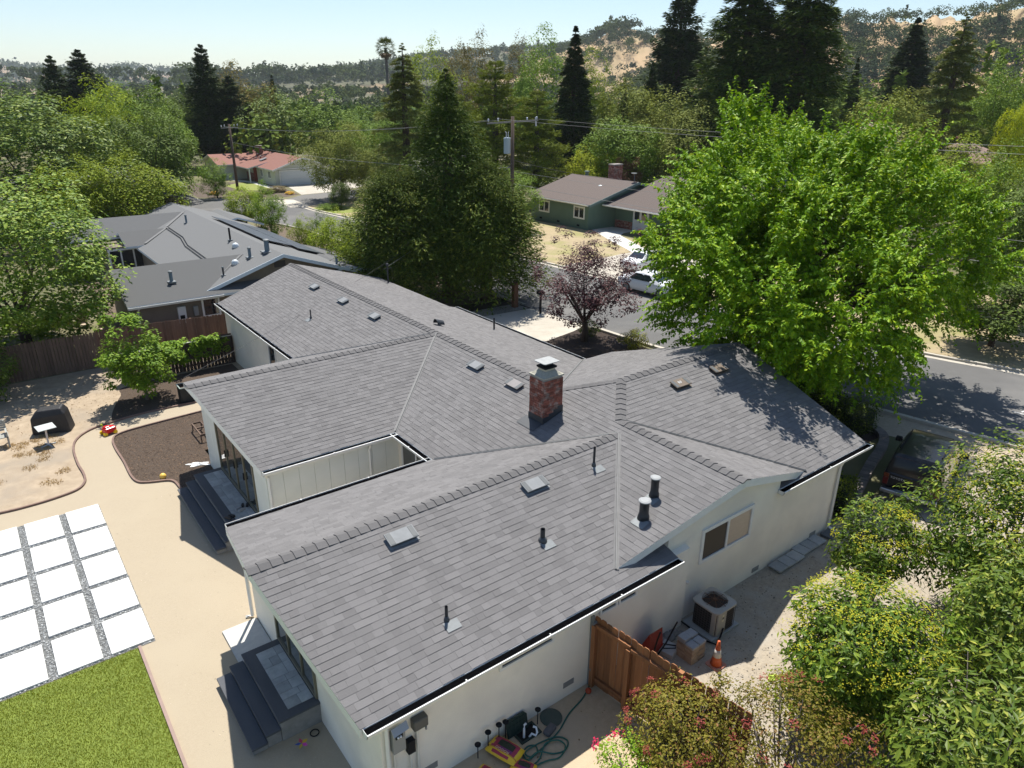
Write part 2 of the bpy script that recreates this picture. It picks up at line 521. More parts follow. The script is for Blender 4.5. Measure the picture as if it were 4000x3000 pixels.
def pebbles(name, pts, smin, smax, mat, parent=None, flat=0.6, seed=1):
    r = np.random.default_rng(seed)
    n = len(pts)
    base = np.array([(1, 0, 0), (0, 1, 0), (-1, 0, 0), (0, -1, 0), (0, 0, 1), (0, 0, -1)], float)
    F0 = np.array([(0, 1, 4), (1, 2, 4), (2, 3, 4), (3, 0, 4), (1, 0, 5), (2, 1, 5), (3, 2, 5), (0, 3, 5)])
    s = r.uniform(smin, smax, (n, 1, 1)) * np.stack([r.uniform(.8, 1.4, n), r.uniform(.6, 1, n), r.uniform(.4, .8, n) * flat / 0.6], 1)[:, None, :]
    an = r.uniform(0, 6.28, n)
    V = base[None] * s
    c, q = np.cos(an)[:, None], np.sin(an)[:, None]
    V = np.stack([V[..., 0] * c - V[..., 1] * q, V[..., 0] * q + V[..., 1] * c, V[..., 2]], -1) + pts[:, None, :]
    F = F0[None] + (np.arange(n) * 6)[:, None, None]
    o = link_obj(name, np_mesh(name, V.reshape(-1, 3), F.reshape(-1, 3), mat), parent, 'stuff')
    return o
PEB = M('pebble_stone', (0.46, 0.47, 0.46), 0.8, (0.30, 0.31, 0.31), 12, island=0.5)
pp = []
while len(pp) < 5200:
    x, y = rng.uniform(-16.0, -12.03), rng.uniform(4.62, 12.54)
    if min(abs(x - c) for c in PX) > 0.47 or min(abs(y - c) for c in PY) > 0.705:
        pp.append((x, y, WY + 0.02 + rng.uniform(0, .012)))
pebbles('pebbles', np.array(pp), 0.012, 0.028, PEB, pb)

# lawn with real blades
lw = sheet('lawn', [(-24, 4.58), (-12.42, 4.58), (-12.42, -9), (-24, -9)], WY + 0.02, SOIL)
def blades(name, x0, x1, y0, y1, n, h, mat, z, parent=None, seed=3, mask=None, w=0.006, lean=0.45):
    r = np.random.default_rng(seed)
    p = np.stack([r.uniform(x0, x1, n), r.uniform(y0, y1, n), np.full(n, z)], 1)
    if mask is not None:
        p = p[mask(p)]
        n = len(p)
    an = r.uniform(0, 6.28, n)
    hh = h * r.uniform(.5, 1.2, n)
    le = r.uniform(0, lean, n) * hh
    d = np.stack([np.cos(an), np.sin(an), np.zeros(n)], 1)
    s = np.stack([-np.sin(an), np.cos(an), np.zeros(n)], 1) * w * r.uniform(.7, 1.4, n)[:, None]
    tip = p + d * le[:, None] + np.array([0, 0, 1]) * hh[:, None]
    mid = p + d * (le * .3)[:, None] + np.array([0, 0, .55]) * hh[:, None]
    V = np.stack([p - s, p + s, mid + s * .8, tip, mid - s * .8], 1)
    F = np.arange(n * 5).reshape(n, 5)
    return link_obj(name, np_mesh(name, V.reshape(-1, 3), F, mat), parent, 'stuff')
TURF = leafmat('turf_blade', (0.14, 0.22, 0.020), (0.24, 0.29, 0.04), 0.28, 0.6, c3=(0.38, 0.36, 0.11))
g = blades('grass', -16.4, -12.42, -1.2, 4.6, 85000, 0.032, TURF, WY + 0.02, seed=4, w=0.0045)
tag(g, 'mown green and yellow lawn grass beside the white pavers', 'grass')
MB_ = MB().box(-12.43, -12.36, -9, 4.6, WY - .02, WY + .06)
tag(MB_.build('path_edging', M('pink_edging', (0.33, 0.235, 0.20), 0.85, (0.26, 0.19, 0.16), 4)), 'straight reddish wood edging between lawn and granite path', 'edging')

# dry weeds and straw in the bare yard
STRAW = leafmat('straw', (0.45, 0.30, 0.12), (0.52, 0.40, 0.20), 0.2, 0.8)
ctr = np.stack([rng.uniform(-16, -12.3, 34), rng.uniform(13.9, 20, 34)], 1)
def near_c(p):
    d = np.min(np.hypot(p[:, None, 0] - ctr[None, :, 0], p[:, None, 1] - ctr[None, :, 1]), 1)
    return (d < 0.33 * rng.uniform(.2, 1, len(p)))
w = blades('dry_weeds', -16.5, -12.2, 13.8, 20.2, 26000, 0.045, STRAW, WY + 0.004, seed=9, mask=near_c, w=0.008, lean=2.5)
tag(w, 'flattened straw coloured weeds in the bare back yard', 'weeds')
# bark chips on the mulch
def inpoly(P, poly):
    poly = np.array(poly); x, y = P[:, 0], P[:, 1]
    c = np.zeros(len(P), bool); j = len(poly) - 1
    for i in range(len(poly)):
        xi, yi = poly[i]; xj, yj = poly[j]
        with np.errstate(divide='ignore', invalid='ignore'):
            c ^= ((yi > y) != (yj > y)) & (x < (xj - xi) * (y - yi) / (yj - yi + 1e-12) + xi)
        j = i
    return c
P = np.stack([rng.uniform(-11, -7, 5000), rng.uniform(11.6, 18.3, 5000), np.full(5000, WY + .018)], 1)
P = P[inpoly(P, bed)]
ch = pebbles('bark_chips', P, 0.012, 0.035, M('bark_chip', (0.17, 0.11, 0.07), 0.95, (0.06, 0.045, 0.035), 8, island=0.6), seed=12, flat=0.3)
tag(ch, 'loose bark chips covering the mulched bed', 'bark chips')

# side yard and gravel drive on the south
gridsheet('side_yard', -12.0, -4.4, -12.0, -2.6, 0.4, 0.006, M('side_dirt', (0.54, 0.43, 0.29), 0.95, (0.43, 0.335, 0.22), 8, 8, bump=0.4, bscale=60, col3=(0.46, 0.37, 0.26), scale3=0.9))
gridsheet('gravel_drive', -4.4, 14.8, -12.0, -2.6, 0.6, 0.006, GRAVEL)
P = np.stack([rng.uniform(-4.4, 6, 3800), rng.uniform(-8.5, -3.1, 3800), np.full(3800, 0.012)], 1)
tag(pebbles('loose_gravel', P, 0.008, 0.024, M('drive_gravel', (0.46, 0.42, 0.35), 0.9, (0.25, 0.22, 0.19), 10, island=0.6), seed=5), 'loose gravel scattered over the drive beside the white house', 'gravel')
P = np.stack([rng.uniform(-14, -9.8, 500), rng.uniform(-2, 12, 500), np.full(500, WY + 0.014)], 1)
tag(pebbles('path_grit', P, 0.005, 0.016, M('grit', (0.42, 0.36, 0.28), 0.9, island=0.5), seed=6), 'small grit scattered on the granite path', 'grit')

# front yard, driveway, kerbs and street
gridsheet('front_yard', 4.5, 14.2, -0.8, 30, 0.75, 0.004, MULCHD)
sheet('front_soil', [(4.2, 25), (13.2, 24), (13.0, 60), (-8, 60), (-8, 27.0), (4.2, 27.0)], 0.006, M('front_soil', (0.16, 0.115, 0.075), 0.95, (0.09, 0.07, 0.05), 3, 6, bump=0.5))
drv = sheet('driveway', [(4.6, 15.6), (9.7, 15.7), (12.3, 16.2), (13.45, 16.6), (13.25, 21.2), (9.5, 21.5), (4.6, 21.5)], 0.012, CONC)
sheet('verge', [(13.35, 8.5), (14.1, 8.5), (15.0, 2), (15.9, -3.4), (18.5, -16), (16.0, -16), (14.6, -6), (13.4, -1), (12.6, 1)], 0.014, M('verge_dirt', (0.47, 0.385, 0.29), 0.95, (0.36, 0.29, 0.21), 6, 7, bump=0.4))
sheet('gravel_strip', [(9.0, 21.5), (13.1, 21.3), (13.1, 22.6), (9.0, 22.8)], 0.016, M('gravel_strip', (0.33, 0.32, 0.29), 0.9, (0.13, 0.125, 0.115), 14, 6, bump=0.9, contrast=1.5))
near = smooth_line([(60, -110), (34, -60), (25.5, -36), (20.4, -20), (17.2, -8), (16.3, -4.4), (15.35, 1), (14.6, 6), (13.85, 12), (13.6, 16), (13.3, 21.3), (13.25, 27), (13.0, 40), (12.7, 50), (12.0, 58), (9.0, 67), (3.0, 76), (-10, 88), (-40, 112)])
far = smooth_line([(69, -110), (43, -60), (34.3, -36), (29.2, -20), (26.6, -8), (25.4, -1.5), (24.4, 2), (23.6, 6), (22.9, 12), (22.5, 24), (21.2, 40), (19.8, 52), (18.9, 60.6), (18.3, 66), (18.35, 69.6)])
far2 = smooth_line([(18.6, 76.5), (15.7, 78.4), (10.3, 82.5), (0, 91.5), (-12, 102), (-36, 124)])
road = near + far2[::-1] + [(18.35, 69.6)] + far[::-1]
sheet('road', road, 0.008, ASPH)
sheet('side_street', [(18.35, 69.6), (18.6, 76.5), (22, 79.5), (28, 80.4), (48, 84), (48, 76), (27, 73.5)], 0.012, M('old_asphalt', (0.17, 0.165, 0.155), 0.9, (0.14, 0.135, 0.13), 1.2, 7, bump=0.2))
sheet('crossing_slab', [(18.4, 69.4), (19.3, 70.4), (19.6, 76.0), (18.6, 77.0), (17.2, 76.6), (16.9, 70)], 0.018, CONC)
def kerb(name, ln, side):
    mb = MB()
    a, b, c = ln, offset_line(ln, side * 0.16), offset_line(ln, -side * 0.35)
    for i in range(len(ln) - 1):
        mb.add([(*a[i], 0.0), (*a[i], 0.12), (*b[i], 0.13), (*b[i], 0.0), (*a[i+1], 0.0), (*a[i+1], 0.12), (*b[i+1], 0.13), (*b[i+1], 0.0)],
               [(0, 1, 5, 4), (1, 2, 6, 5), (2, 3, 7, 6)])
        mb.add([(*a[i], 0.022), (*c[i], 0.016), (*c[i+1], 0.016), (*a[i+1], 0.022)], [(0, 1, 2, 3)])
    o = mb.build(name, KERB)
    return tag(o, kind='structure')
kn = [p for p in near]
kerb('kerb', [p for p in near if p[1] < 16.2], 1)
kerb('kerb', [p for p in near if p[1] > 21.3], 1)
kerb('kerb', far, -1)
kerb('kerb', far2, 1 if False else -1)
# white survey marks painted on the street
mk = MB()
for A, B in (((19.9, -2.95), (20.15, -4.3)), ((20.15, -3.2), (20.42, -3.25)), ((20.42, -3.25), (20.48, -3.5)), ((20.48, -3.5), (20.2, -3.55)), ((20.25, -3.8), (20.5, -3.85))):
    d = (Vector(B) - Vector(A)).normalized() * 0.03
    mk.add([(A[0] - d.y, A[1] + d.x, .016), (A[0] + d.y, A[1] - d.x, .016), (B[0] + d.y, B[1] - d.x, .016), (B[0] - d.y, B[1] + d.x, .016)], [(0, 1, 2, 3)])
tag(mk.build('road_marking', M('survey_paint', (0.7, 0.7, 0.68), 0.8)), kind='structure')

# far bank and yards over the street
sheet('far_yard', [(24.6, 2), (23.8, 6), (23.1, 12), (22.7, 24), (21.4, 40), (20, 52), (34, 53), (36, 22), (45, 5), (52, -30), (34, -30), (29.5, -20), (26.8, -8), (25.6, -1.5)], 0.01, DRYGRASS)
sheet('far_walk', [(35.4, 39.3), (38.3, 39.6), (38.6, 36.4), (36.6, 36.2), (35.5, 35.5), (33.0, 30.3), (30.6, 25), (28.5, 25.3), (31.3, 30.6), (32.8, 34.0)], 0.02, M('pale_walk', (0.58, 0.57, 0.54), 0.85, (0.5, 0.49, 0.46), 1.5))
sheet('far_driveway', [(22.7, 20), (22.5, 29), (31, 29.5), (38.4, 30.5), (38.4, 21.5), (31, 20.5)], 0.016, CONC)
sheet('red_house_drive', [(24.2, 90.3), (22.2, 79.9), (26.3, 80.4), (33.5, 84), (33.5, 92)], 0.014, CONC)
sheet('red_house_lawn', [(15.5, 81.0), (19.8, 79.0), (22.1, 80.5), (23.2, 90.5), (20.9, 97.2), (18, 100), (12, 100), (10.6, 84.5)], 0.010, M('bed_soil', (0.12, 0.09, 0.065), 0.95, (0.08, 0.06, 0.045), 2, 6))
sheet('red_house_turf', [(17.3, 89.0), (18.9, 87.4), (21.3, 88.4), (21.2, 97), (19.6, 97.3), (17.0, 95)], 0.020, GRASSF)
sheet('red_house_path', [(21.3, 88.4), (22.3, 88.0), (22.2, 98), (20.6, 103), (19.6, 103), (21.2, 97)], 0.016, M('pale_walk', (0.58, 0.57, 0.54)))
sheet('corner_verge', [(18.9, 60.6), (18.35, 66), (18.4, 69.3), (19.4, 70.2), (27, 73), (40, 73), (40, 56), (24, 53.5), (19.9, 52.5)], 0.010, DRYGRASS)
sheet('corner_turf', [(18.7, 63), (18.6, 68), (22, 69.5), (24, 62)], 0.018, GRASSF)
# ------------------------------------------------------------------ roof kit
CAMV = Vector(CAM)
WID = (0.17, 0.21, 0.25, 0.29, 0.34)
THK = (0.009, 0.014)
def tab_mesh(name, w, t, e, mat):
    me = bpy.data.meshes.new(name)
    V = [(0, 0, -.004), (w, 0, -.004), (0, 0, t), (w, 0, t), (0, e, .003), (w, e, .003)]
    me.from_pydata(V, [], [(2, 3, 5, 4), (0, 1, 3, 2), (0, 2, 4), (1, 5, 3)])
    me.materials.append(mat)
    me.update()
    return me

class Shingles:
    """courses of tabs laid over convex roof pieces"""
    def __init__(s, e=0.157, seed=1, scale=1.0, thick=1.0):
        s.thick = thick
        s.e, s.full, s.V, s.n = e, [], [], 0
        s.r = random.Random(seed)
        s.wid = [w * scale for w in WID]
    def piece(s, poly, o, u, v):
        o, u, v = Vector(o), Vector(u).normalized(), Vector(v).normalized()
        nrm = u.cross(v)
        q = [((Vector(p) - o).dot(u), (Vector(p) - o).dot(v)) for p in poly]
        vmin, vmax = min(p[1] for p in q), max(p[1] for p in q)
        def ur(vv):
            xs_ = []
            for i in range(len(q)):
                (a, b), (c, d) = q[i], q[(i + 1) % len(q)]
                if abs(b - d) < 1e-9:
                    if abs(b - vv) < 1e-6: xs_ += [a, c]
                    continue
                t = (vv - b) / (d - b)
                if -1e-6 <= t <= 1 + 1e-6: xs_.append(a + (c - a) * t)
            return (min(xs_), max(xs_)) if xs_ else None
        k = math.floor(vmin / s.e + 1e-6)
        while k * s.e < vmax - 1e-4:
            v0, v1 = max(k * s.e, vmin), min((k + 1) * s.e, vmax)
            k += 1
            if v1 - v0 < 0.01: continue
            A, B = ur(min(v0 + 1e-5, vmax)), ur(max(v1 - 1e-5, vmin))
            if not A or not B: continue
            x = min(A[0], B[0]) - s.r.uniform(0, .3)
            hi = max(A[1], B[1])
            while x < hi:
                wi = s.r.randrange(len(s.wid))
                ti = s.r.randrange(2)
                a, b = x, x + s.wid[wi]
                x = b + 0.002
                cl = lambda t, g: min(max(t, g[0]), g[1])
                a0, b0, a1, b1 = cl(a, A), cl(b, A), cl(a, B), cl(b, B)
                if b0 - a0 < .01 and b1 - a1 < .01: continue
                P = lambda uu, vv, h: o + u * uu + v * vv + nrm * h
                isfull = abs(a0 - a) + abs(b0 - b) + abs(a1 - a) + abs(b1 - b) < 1e-6 and v1 - v0 > s.e - 1e-4
                T = THK[ti] * s.thick
                ve = v1 + 0.012
                vs = [P(a0, v0, -.004), P(b0, v0, -.004), P(a0, v0, T), P(b0, v0, T), P(a1, ve, .003), P(b1, ve, .003)]
                mat = Matrix.Identity(4)
                if isfull:
                    p0 = P(a, v0, 0)
                    mat = Matrix(((u.x, v.x, nrm.x, p0.x), (u.y, v.y, nrm.y, p0.y), (u.z, v.z, nrm.z, p0.z), (0, 0, 0, 1)))
                s.full.append(((vs[2] - CAMV).length if isfull else 1e9, wi, ti, mat, vs))
    def build(s, parent, mat, singles=300, name='shingle'):
        s.full.sort(key=lambda t: t[0])
        near_, rest = s.full[:singles], s.full[singles:]
        if singles and near_:
            meshes = {(i, j): tab_mesh(name, s.wid[i], THK[j], s.e + .012, mat) for i in range(5) for j in range(2)}
            for d, wi, ti, m, vs in near_:
                o = link_obj(name, meshes[(wi, ti)], parent)
                o.matrix_local = m
        if rest:
            V = np.array([[tuple(p) for p in t[4]] for t in rest]).reshape(-1, 3)
            F0 = np.array([(2, 3, 5), (2, 5, 4), (0, 1, 3), (0, 3, 2), (0, 2, 4), (1, 5, 3)])
            F = (F0[None] + (np.arange(len(rest)) * 6)[:, None, None]).reshape(-1, 3)
            link_obj(name + '_courses', np_mesh(name + '_courses', V, F, mat), parent, 'stuff')

def slab(mb, poly, th=0.13):
    """roof deck: covering on top (material 0), painted edge and soffit (material 1)"""
    P = [Vector(p) for p in poly]
    n = (P[1] - P[0]).cross(P[2] - P[0])
    if n.z < 0: P = P[::-1]
    k = len(P)
    vs = P + [p - Vector((0, 0, th)) for p in P]
    mb.add(vs, [tuple(range(k))], 0)
    m = len(mb.v) - 2 * k
    mb.f += [tuple(m + k + i for i in range(k - 1, -1, -1))] + [(m + (i + 1) % k, m + i, m + k + i, m + k + (i + 1) % k) for i in range(k)]
    mb.m += [1] * (k + 1)

def caps(A, B, d1, d2, parent, mat, step=0.235, half=0.165, name='ridge_cap'):
    """overlapping bent cap shingles from A to B; butts face A"""
    A, B, d1, d2 = Vector(A), Vector(B), Vector(d1).normalized(), Vector(d2).normalized()
    t = (B - A).normalized()
    L = (B - A).length
    n1 = t.cross(d1); n2 = t.cross(d2)
    n1 = n1 if n1.z > 0 else -n1
    n2 = n2 if n2.z > 0 else -n2
    nm = (n1 + n2).normalized()
    h1, h0 = 0.034, 0.012
    fr = [d1 * half + n1 * h1, nm * h1 * 1.05, d2 * half + n2 * h1]
    fb = [d1 * half, Vector((0, 0, 0)), d2 * half]
    bk = [t * (step + .03) + d1 * half + n1 * h0, t * (step + .03) + nm * h0, t * (step + .03) + d2 * half + n2 * h0]
    bb = [t * (step + .03) + d1 * half, t * (step + .03), t * (step + .03) + d2 * half]
    me = bpy.data.meshes.new(name)
    me.from_pydata([tuple(p) for p in fr + fb + bk + bb], [], [(0, 1, 7, 6), (1, 2, 8, 7), (0, 3, 4, 1), (1, 4, 5, 2), (0, 6, 9, 3), (2, 5, 11, 8)])
    me.materials.append(mat)
    me.update()
    n = max(1, int(L / step))
    for i in range(n):
        o = link_obj(name, me, parent)
        o.location = A + t * (i * L / n)

def gutter(name, A, B, out, parent, w=0.20, d=0.12):
    """white open channel under an eave with its inner shade painted as a black strip"""
    A, B, out = Vector(A), Vector(B), Vector(out).normalized()
    t = (B - A)
    mb = MB()
    zz = Vector((0, 0, 1))
    prof = [(0.0, 0.0), (0.0, -d), (w * .75, -d), (w, -d * .25), (w, 0.005), (w - .02, 0.010), (w - .02, 0.0), (w - .012, -d * .3), (w * .7, -d + .008), (.01, -d + .008), (.01, 0.0)]
    mb.extrude([A + out * p[0] + zz * p[1] for p in prof], t)
    for P in (A, B):
        mb.extrude([P + out * .0 + zz * 0, P + zz * -d, P + out * w * .75 + zz * -d, P + out * w + zz * -d * .25, P + out * w], t.normalized() * 0.006 * (1 if P is A else -1))
    g = mb.build(name, WHITE, parent)
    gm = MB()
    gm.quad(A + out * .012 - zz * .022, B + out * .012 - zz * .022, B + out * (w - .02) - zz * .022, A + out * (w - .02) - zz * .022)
    gm.build('gutter_shade', M('gutter_shade_black', (0.003, 0.003, 0.0035), 1.0, spec=0), g)  # near-black sheet painted in as the deep shade inside the channel
    n = max(2, int(t.length / 1.6))
    for i in range(1, n):
        p = A + t * (i / n)
        MB().obox(p + out * (w - .03) + zz * .010, t.normalized() * .012, out * .025, zz * .006).build('gutter_hanger', WHITE, g)
    return g

# ------------------------------------------------------------------ the white house
HM, H1, HR = 3.757, 3.61, 4.219
ZW = 2.367
house = thing('ranch_house', 'white single-storey ranch house under a large grey shingle roof with several wings', 'house', (0, 0, 0))
p3 = 1 / 3
Wz = lambda x, y: (x, y, HM + x * p3)
S1 = lambda x, y: (x, y, H1 - (0.35 - y) * p3)
N1 = lambda x, y: (x, y, H1 - (y - 0.35) * p3)
S2 = lambda x, y: (x, y, HM - (10.53 - y) * p3)
N2 = lambda x, y: (x, y, HM - (y - 10.53) * p3)
Ez = lambda x, y: (x, y, HM - 0.2725 * x)
SE = lambda x, y: (x, y, HR - (2.10 - y) * p3)
NE = lambda x, y: (x, y, HR - 0.328 * (y - 2.10))
GE = lambda x, y: (x, y, HM - x * p3)
planes = [  # function, convex outline, along-eave direction, up-slope direction, origin of courses
    (Wz, [(0, 10.53), (0, 25.42), (-4.17, 24.84), (-4.17, 14.70)], (0, -1, 0), (1, 0, p3), (-4.17, 0)),
    (Wz, [(0, 10.53), (-4.17, 6.36), (-4.17, 4.079), (-0.441, 0.35), (0, 0.35)], (0, -1, 0), (1, 0, p3), (-4.17, 0)),
    (Wz, [(0, 3.485), (0, 0.715), (1.385, 2.10)], (0, -1, 0), (1, 0, p3), (-4.17, 0)),
    (Wz, [(0, 0.35), (-0.441, 0.35), (-3.735, -2.944), (0, -3.486)], (0, -1, 0), (1, 0, p3), (-4.17, 0)),
    (S1, [(-10.64, 0.35), (-10.14, -3.36), (-4.151, -3.36), (-0.441, 0.35)], (1, 0, 0), (0, 1, p3), (0, -3.36)),
    (S1, [(-4.151, -3.36), (-2.13, -3.36), (-2.13, -2.90), (-3.70, -2.90)], (1, 0, 0), (0, 1, p3), (0, -3.36)),
    (N1, [(-10.64, 0.35), (-0.441, 0.35), (-4.17, 4.079), (-10.09, 4.079)], (-1, 0, 0), (0, -1, p3), (0, 4.079)),
    (S2, [(-9.11, 10.53), (-8.42, 6.36), (-4.17, 6.36), (0, 10.53)], (1, 0, 0), (0, 1, p3), (0, 6.36)),
    (N2, [(-9.11, 10.53), (0, 10.53), (-4.17, 14.70), (-8.5, 14.2)], (-1, 0, 0), (0, -1, p3), (0, 14.70)),
    (Ez, [(0, 17.2), (0, 3.485), (5.1, 7.74), (5.1, 17.2)], (0, 1, 0), (-1, 0, .2725), (5.1, 0)),
    (Ez, [(0, 25.42), (0, 17.2), (4.78, 17.2), (4.78, 24.6)], (0, 1, 0), (-1, 0, .2725), (5.1, 0)),
    (SE, [(1.385, 2.10), (0, 0.715), (3.78, -3.06), (6.86, -3.06), (7.31, 2.10)], (1, 0, 0), (0, 1, p3), (0, -3.06)),
    (SE, [(3.78, -3.06), (3.60, -2.88), (2.24, -2.88), (2.24, -3.06)], (1, 0, 0), (0, 1, p3), (0, -3.06)),
    (NE, [(1.385, 2.10), (7.31, 2.10), (6.71, 7.74), (5.1, 7.74), (0, 3.485)], (-1, 0, 0), (0, -1, .328), (0, 7.74)),
    (GE, [(0, 0.715), (0, -3.486), (3.655, -2.944)], (0, 1, 0), (-1, 0, p3), (4.17, 0)),
]
deck = MB()
sh = Shingles(seed=5)
for fn, poly, u, v, oc in planes:
    P3 = [fn(*p) for p in poly]
    slab(deck, P3)
    sh.piece(P3, fn(*oc), u, v)
roof = deck.build('roof', [SHING, WHITE], house)
sh.build(roof, SHING, 300)
# ridges and hips
dW, dE, dS, dN = (-1, 0, -p3), (1, 0, -p3), (0, -1, -p3), (0, 1, -p3)
dEe = (1, 0, -.2725)
caps((-10.66, 0.35, H1), (-0.44, 0.35, H1), dS, dN, roof, CAPM)
caps((-9.13, 10.53, HM), (-0.1, 10.53, HM), dS, dN, roof, CAPM)
caps((0, -3.50, HM), (0, 0.68, HM), dW, dE, roof, CAPM)
caps((0, 3.6, HM), (0, 25.42, HM), dW, dEe, roof, CAPM, step=0.27)
caps((1.39, 2.10, HR), (7.31, 2.10, HR), dS, dN, roof, CAPM, step=0.27)
hipd = lambda a, b: (Vector(a) + Vector(b)).normalized()
caps((0, 0.715, HM), (1.385, 2.10, HR), Vector(dW) * .7 + Vector((0, .7, 0)), Vector(dS) * .7 + Vector((.7, 0, 0)), roof, CAPM, half=.15)
caps((0.05, 3.435, HM + .016), (1.385, 2.10, HR), Vector(dW) * .7 + Vector((0, -.7, 0)), Vector(dN) * .7 + Vector((.7, 0, 0)), roof, CAPM, half=.15)

def valley(A, B, mat, w=0.085, rib=True):
    A, B = Vector(A), Vector(B)
    t = (B - A).normalized()
    s = t.cross(Vector((0, 0, 1))).normalized()
    upv = s.cross(t)
    mb = MB()
    e = Vector((0, 0, .022))
    pr = [(-w, .030), (-.022, .016), (-.012, .045 if rib else .02), (.012, .045 if rib else .02), (.022, .016), (w, .030)]
    a = [A + s * x + upv * z for x, z in pr]
    b = [B + s * x + upv * z for x, z in pr]
    for i in range(5):
        mb.quad(a[i], a[i + 1], b[i + 1], b[i])
    mb.build('valley_flashing', mat, roof)
valley(S1(-0.46, 0.33), S1(-3.74, -2.95), VALLEYM, .065)
valley(S2(-0.03, 10.5), S2(-4.15, 6.38), VALLEYM, .065)
valley(N1(-0.46, 0.37), N1(-4.15, 4.06), DARKMETAL, .06, False)
valley(N2(-0.05, 10.58), N2(-4.15, 14.68), DARKMETAL, .06, False)
valley(SE(0.03, 0.69), SE(3.70, -2.98), DARKMETAL, .05, False)
valley(NE(0.1, 3.57), NE(5.05, 7.70), VALLEYM, .06)

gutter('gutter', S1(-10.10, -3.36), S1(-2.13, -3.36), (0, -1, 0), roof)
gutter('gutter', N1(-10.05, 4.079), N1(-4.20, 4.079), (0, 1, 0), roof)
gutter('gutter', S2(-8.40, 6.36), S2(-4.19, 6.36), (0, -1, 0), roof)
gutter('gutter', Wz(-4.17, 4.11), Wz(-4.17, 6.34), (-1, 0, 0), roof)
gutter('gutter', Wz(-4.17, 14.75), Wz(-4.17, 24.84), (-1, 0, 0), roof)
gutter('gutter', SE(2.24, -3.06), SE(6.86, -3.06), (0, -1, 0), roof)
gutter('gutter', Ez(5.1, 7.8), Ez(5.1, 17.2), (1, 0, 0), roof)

# walls (each block one part, tucked just under the roof deck)
def gable_block(x0, x1, y0, y1, ridge, fn_lo, fn_hi, z0, along='x', mat=None, name='wall'):
    c = 0.135
    if along == 'x':
        sec = [(y0, z0), (y1, z0), (y1, fn_hi(0, y1)[2] - c), (ridge, fn_hi(0, ridge)[2] - c), (y0, fn_lo(0, y0)[2] - c)]
        return MB().extrude([(x0, a, b) for a, b in sec], (x1 - x0, 0, 0)).build(name, mat, house)
    sec = [(x0, z0), (x1, z0), (x1, fn_hi(x1, 0)[2] - c), (ridge, fn_hi(ridge, 0)[2] - c), (x0, fn_lo(x0, 0)[2] - c)]
    return MB().extrude([(a, y0, b) for a, b in sec], (0, y1 - y0, 0)).build(name, mat, house)
w1 = gable_block(-9.72, -1.5, -3.20, 3.95, 0.35, S1, N1, WY - .1, 'x', STUCCO)
w2 = gable_block(-8.25, -1.5, 6.50, 13.1, 10.53, S2, N2, WY - .1, 'x', SIDING)
w3 = gable_block(-4.03, 4.66, 4.0, 24.4, 0.0, Wz, Ez, WY - .1, 'y', STUCCO)
w4 = gable_block(-2.15, 2.3, -3.06, 5.0, 0.0, Wz, GE, -.1, 'y', STUCCO)
w5 = gable_block(2.0, 5.45, -3.045, 7.55, 2.10, SE, NE, -.1, 'x', STUCCO)
# white barge boards on the prow gables
def barge(pts, parent=roof):
    for a, b in zip(pts[:-1], pts[1:]):
        a, b = Vector(a), Vector(b)
        MB().extrude([a + Vector((0, 0, .004)), b + Vector((0, 0, .004)), b - Vector((0, 0, .20)), a - Vector((0, 0, .20))], (a - b).cross(Vector((0, 0, 1))).normalized() * 0.03).build('barge_board', WHITE, parent)
barge([N1(-10.09, 4.07), S1(-10.64, .35), S1(-10.14, -3.35)])
barge([N2(-8.5, 14.2), S2(-9.11, 10.53), S2(-8.42, 6.37)])
barge([Wz(-3.72, -2.946), Wz(0, -3.488), GE(3.64, -2.946)])
barge([SE(6.86, -3.05), SE(7.31, 2.10), NE(6.71, 7.73)])
barge([Ez(4.77, 24.61), (0, 25.42, HM), Wz(-4.16, 24.845)])

# vertical siding boards on the middle wing
for i in range(9):
    x = -8.25 + i * 0.472
    MB().box(x + .006, x + .466, 6.484, 6.52, WY, S2(0, 6.5)[2] - .15).build('siding_board', SIDING, w2)
for y0, y1 in ((6.52, 6.92), (6.93, 7.33), (7.34, 7.66), (11.55, 11.85), (11.86, 12.2), (12.21, 12.55), (12.56, 12.88), (12.89, 13.1)):
    MB().box(-8.272, -8.24, y0, y1, WY, min(N2(0, y1)[2], S2(0, y0)[2]) - .19).build('siding_board', SIDING, w2)

def window(parent, face, a0, a1, z0, z1, at, panes=2, mats=None, fr=WHITE, w=0.07, name='window', gap=0.0):
    """frame proud of the wall, glass set back inside it; face = outward axis"""
    mb = MB()
    def bx(b, p0, p1, q0, q1, d0, d1):
        s = 1 if face[1] == '+' else -1
        lo, hi = sorted((at + s * d0, at + s * d1))
        (b.box(p0, p1, lo, hi, q0, q1) if face[0] == 'y' else b.box(lo, hi, p0, p1, q0, q1))
    bx(mb, a0, a1, z0, z0 + w, .0, .05); bx(mb, a0, a1, z1 - w, z1, .0, .05)
    bx(mb, a0, a0 + w, z0 + w, z1 - w, .0, .048); bx(mb, a1 - w, a1, z0 + w, z1 - w, .0, .048)
    for i in range(1, panes):
        c = a0 + (a1 - a0) * i / panes
        bx(mb, c - w * .4, c + w * .4, z0 + w, z1 - w, .0, .044)
    f = mb.build(name, fr, parent)
    for i in range(panes):
        p0, p1 = a0 + (a1 - a0) * i / panes, a0 + (a1 - a0) * (i + 1) / panes
        g = MB()
        bx(g, p0 + w * .4, p1 - w * .4, z0 + w * .7, z1 - w * .7, .004, .016)
        g.build('pane', (mats or [GLASS])[i % len(mats or [GLASS])], f)
    return f
win = window(w4, 'y-', -0.92, 1.16, 1.49, 2.48, -3.06, 2, [M('screen_glass', (0.035, 0.028, 0.022), 0.4, spec=.25), REFLPANE], w=.09)
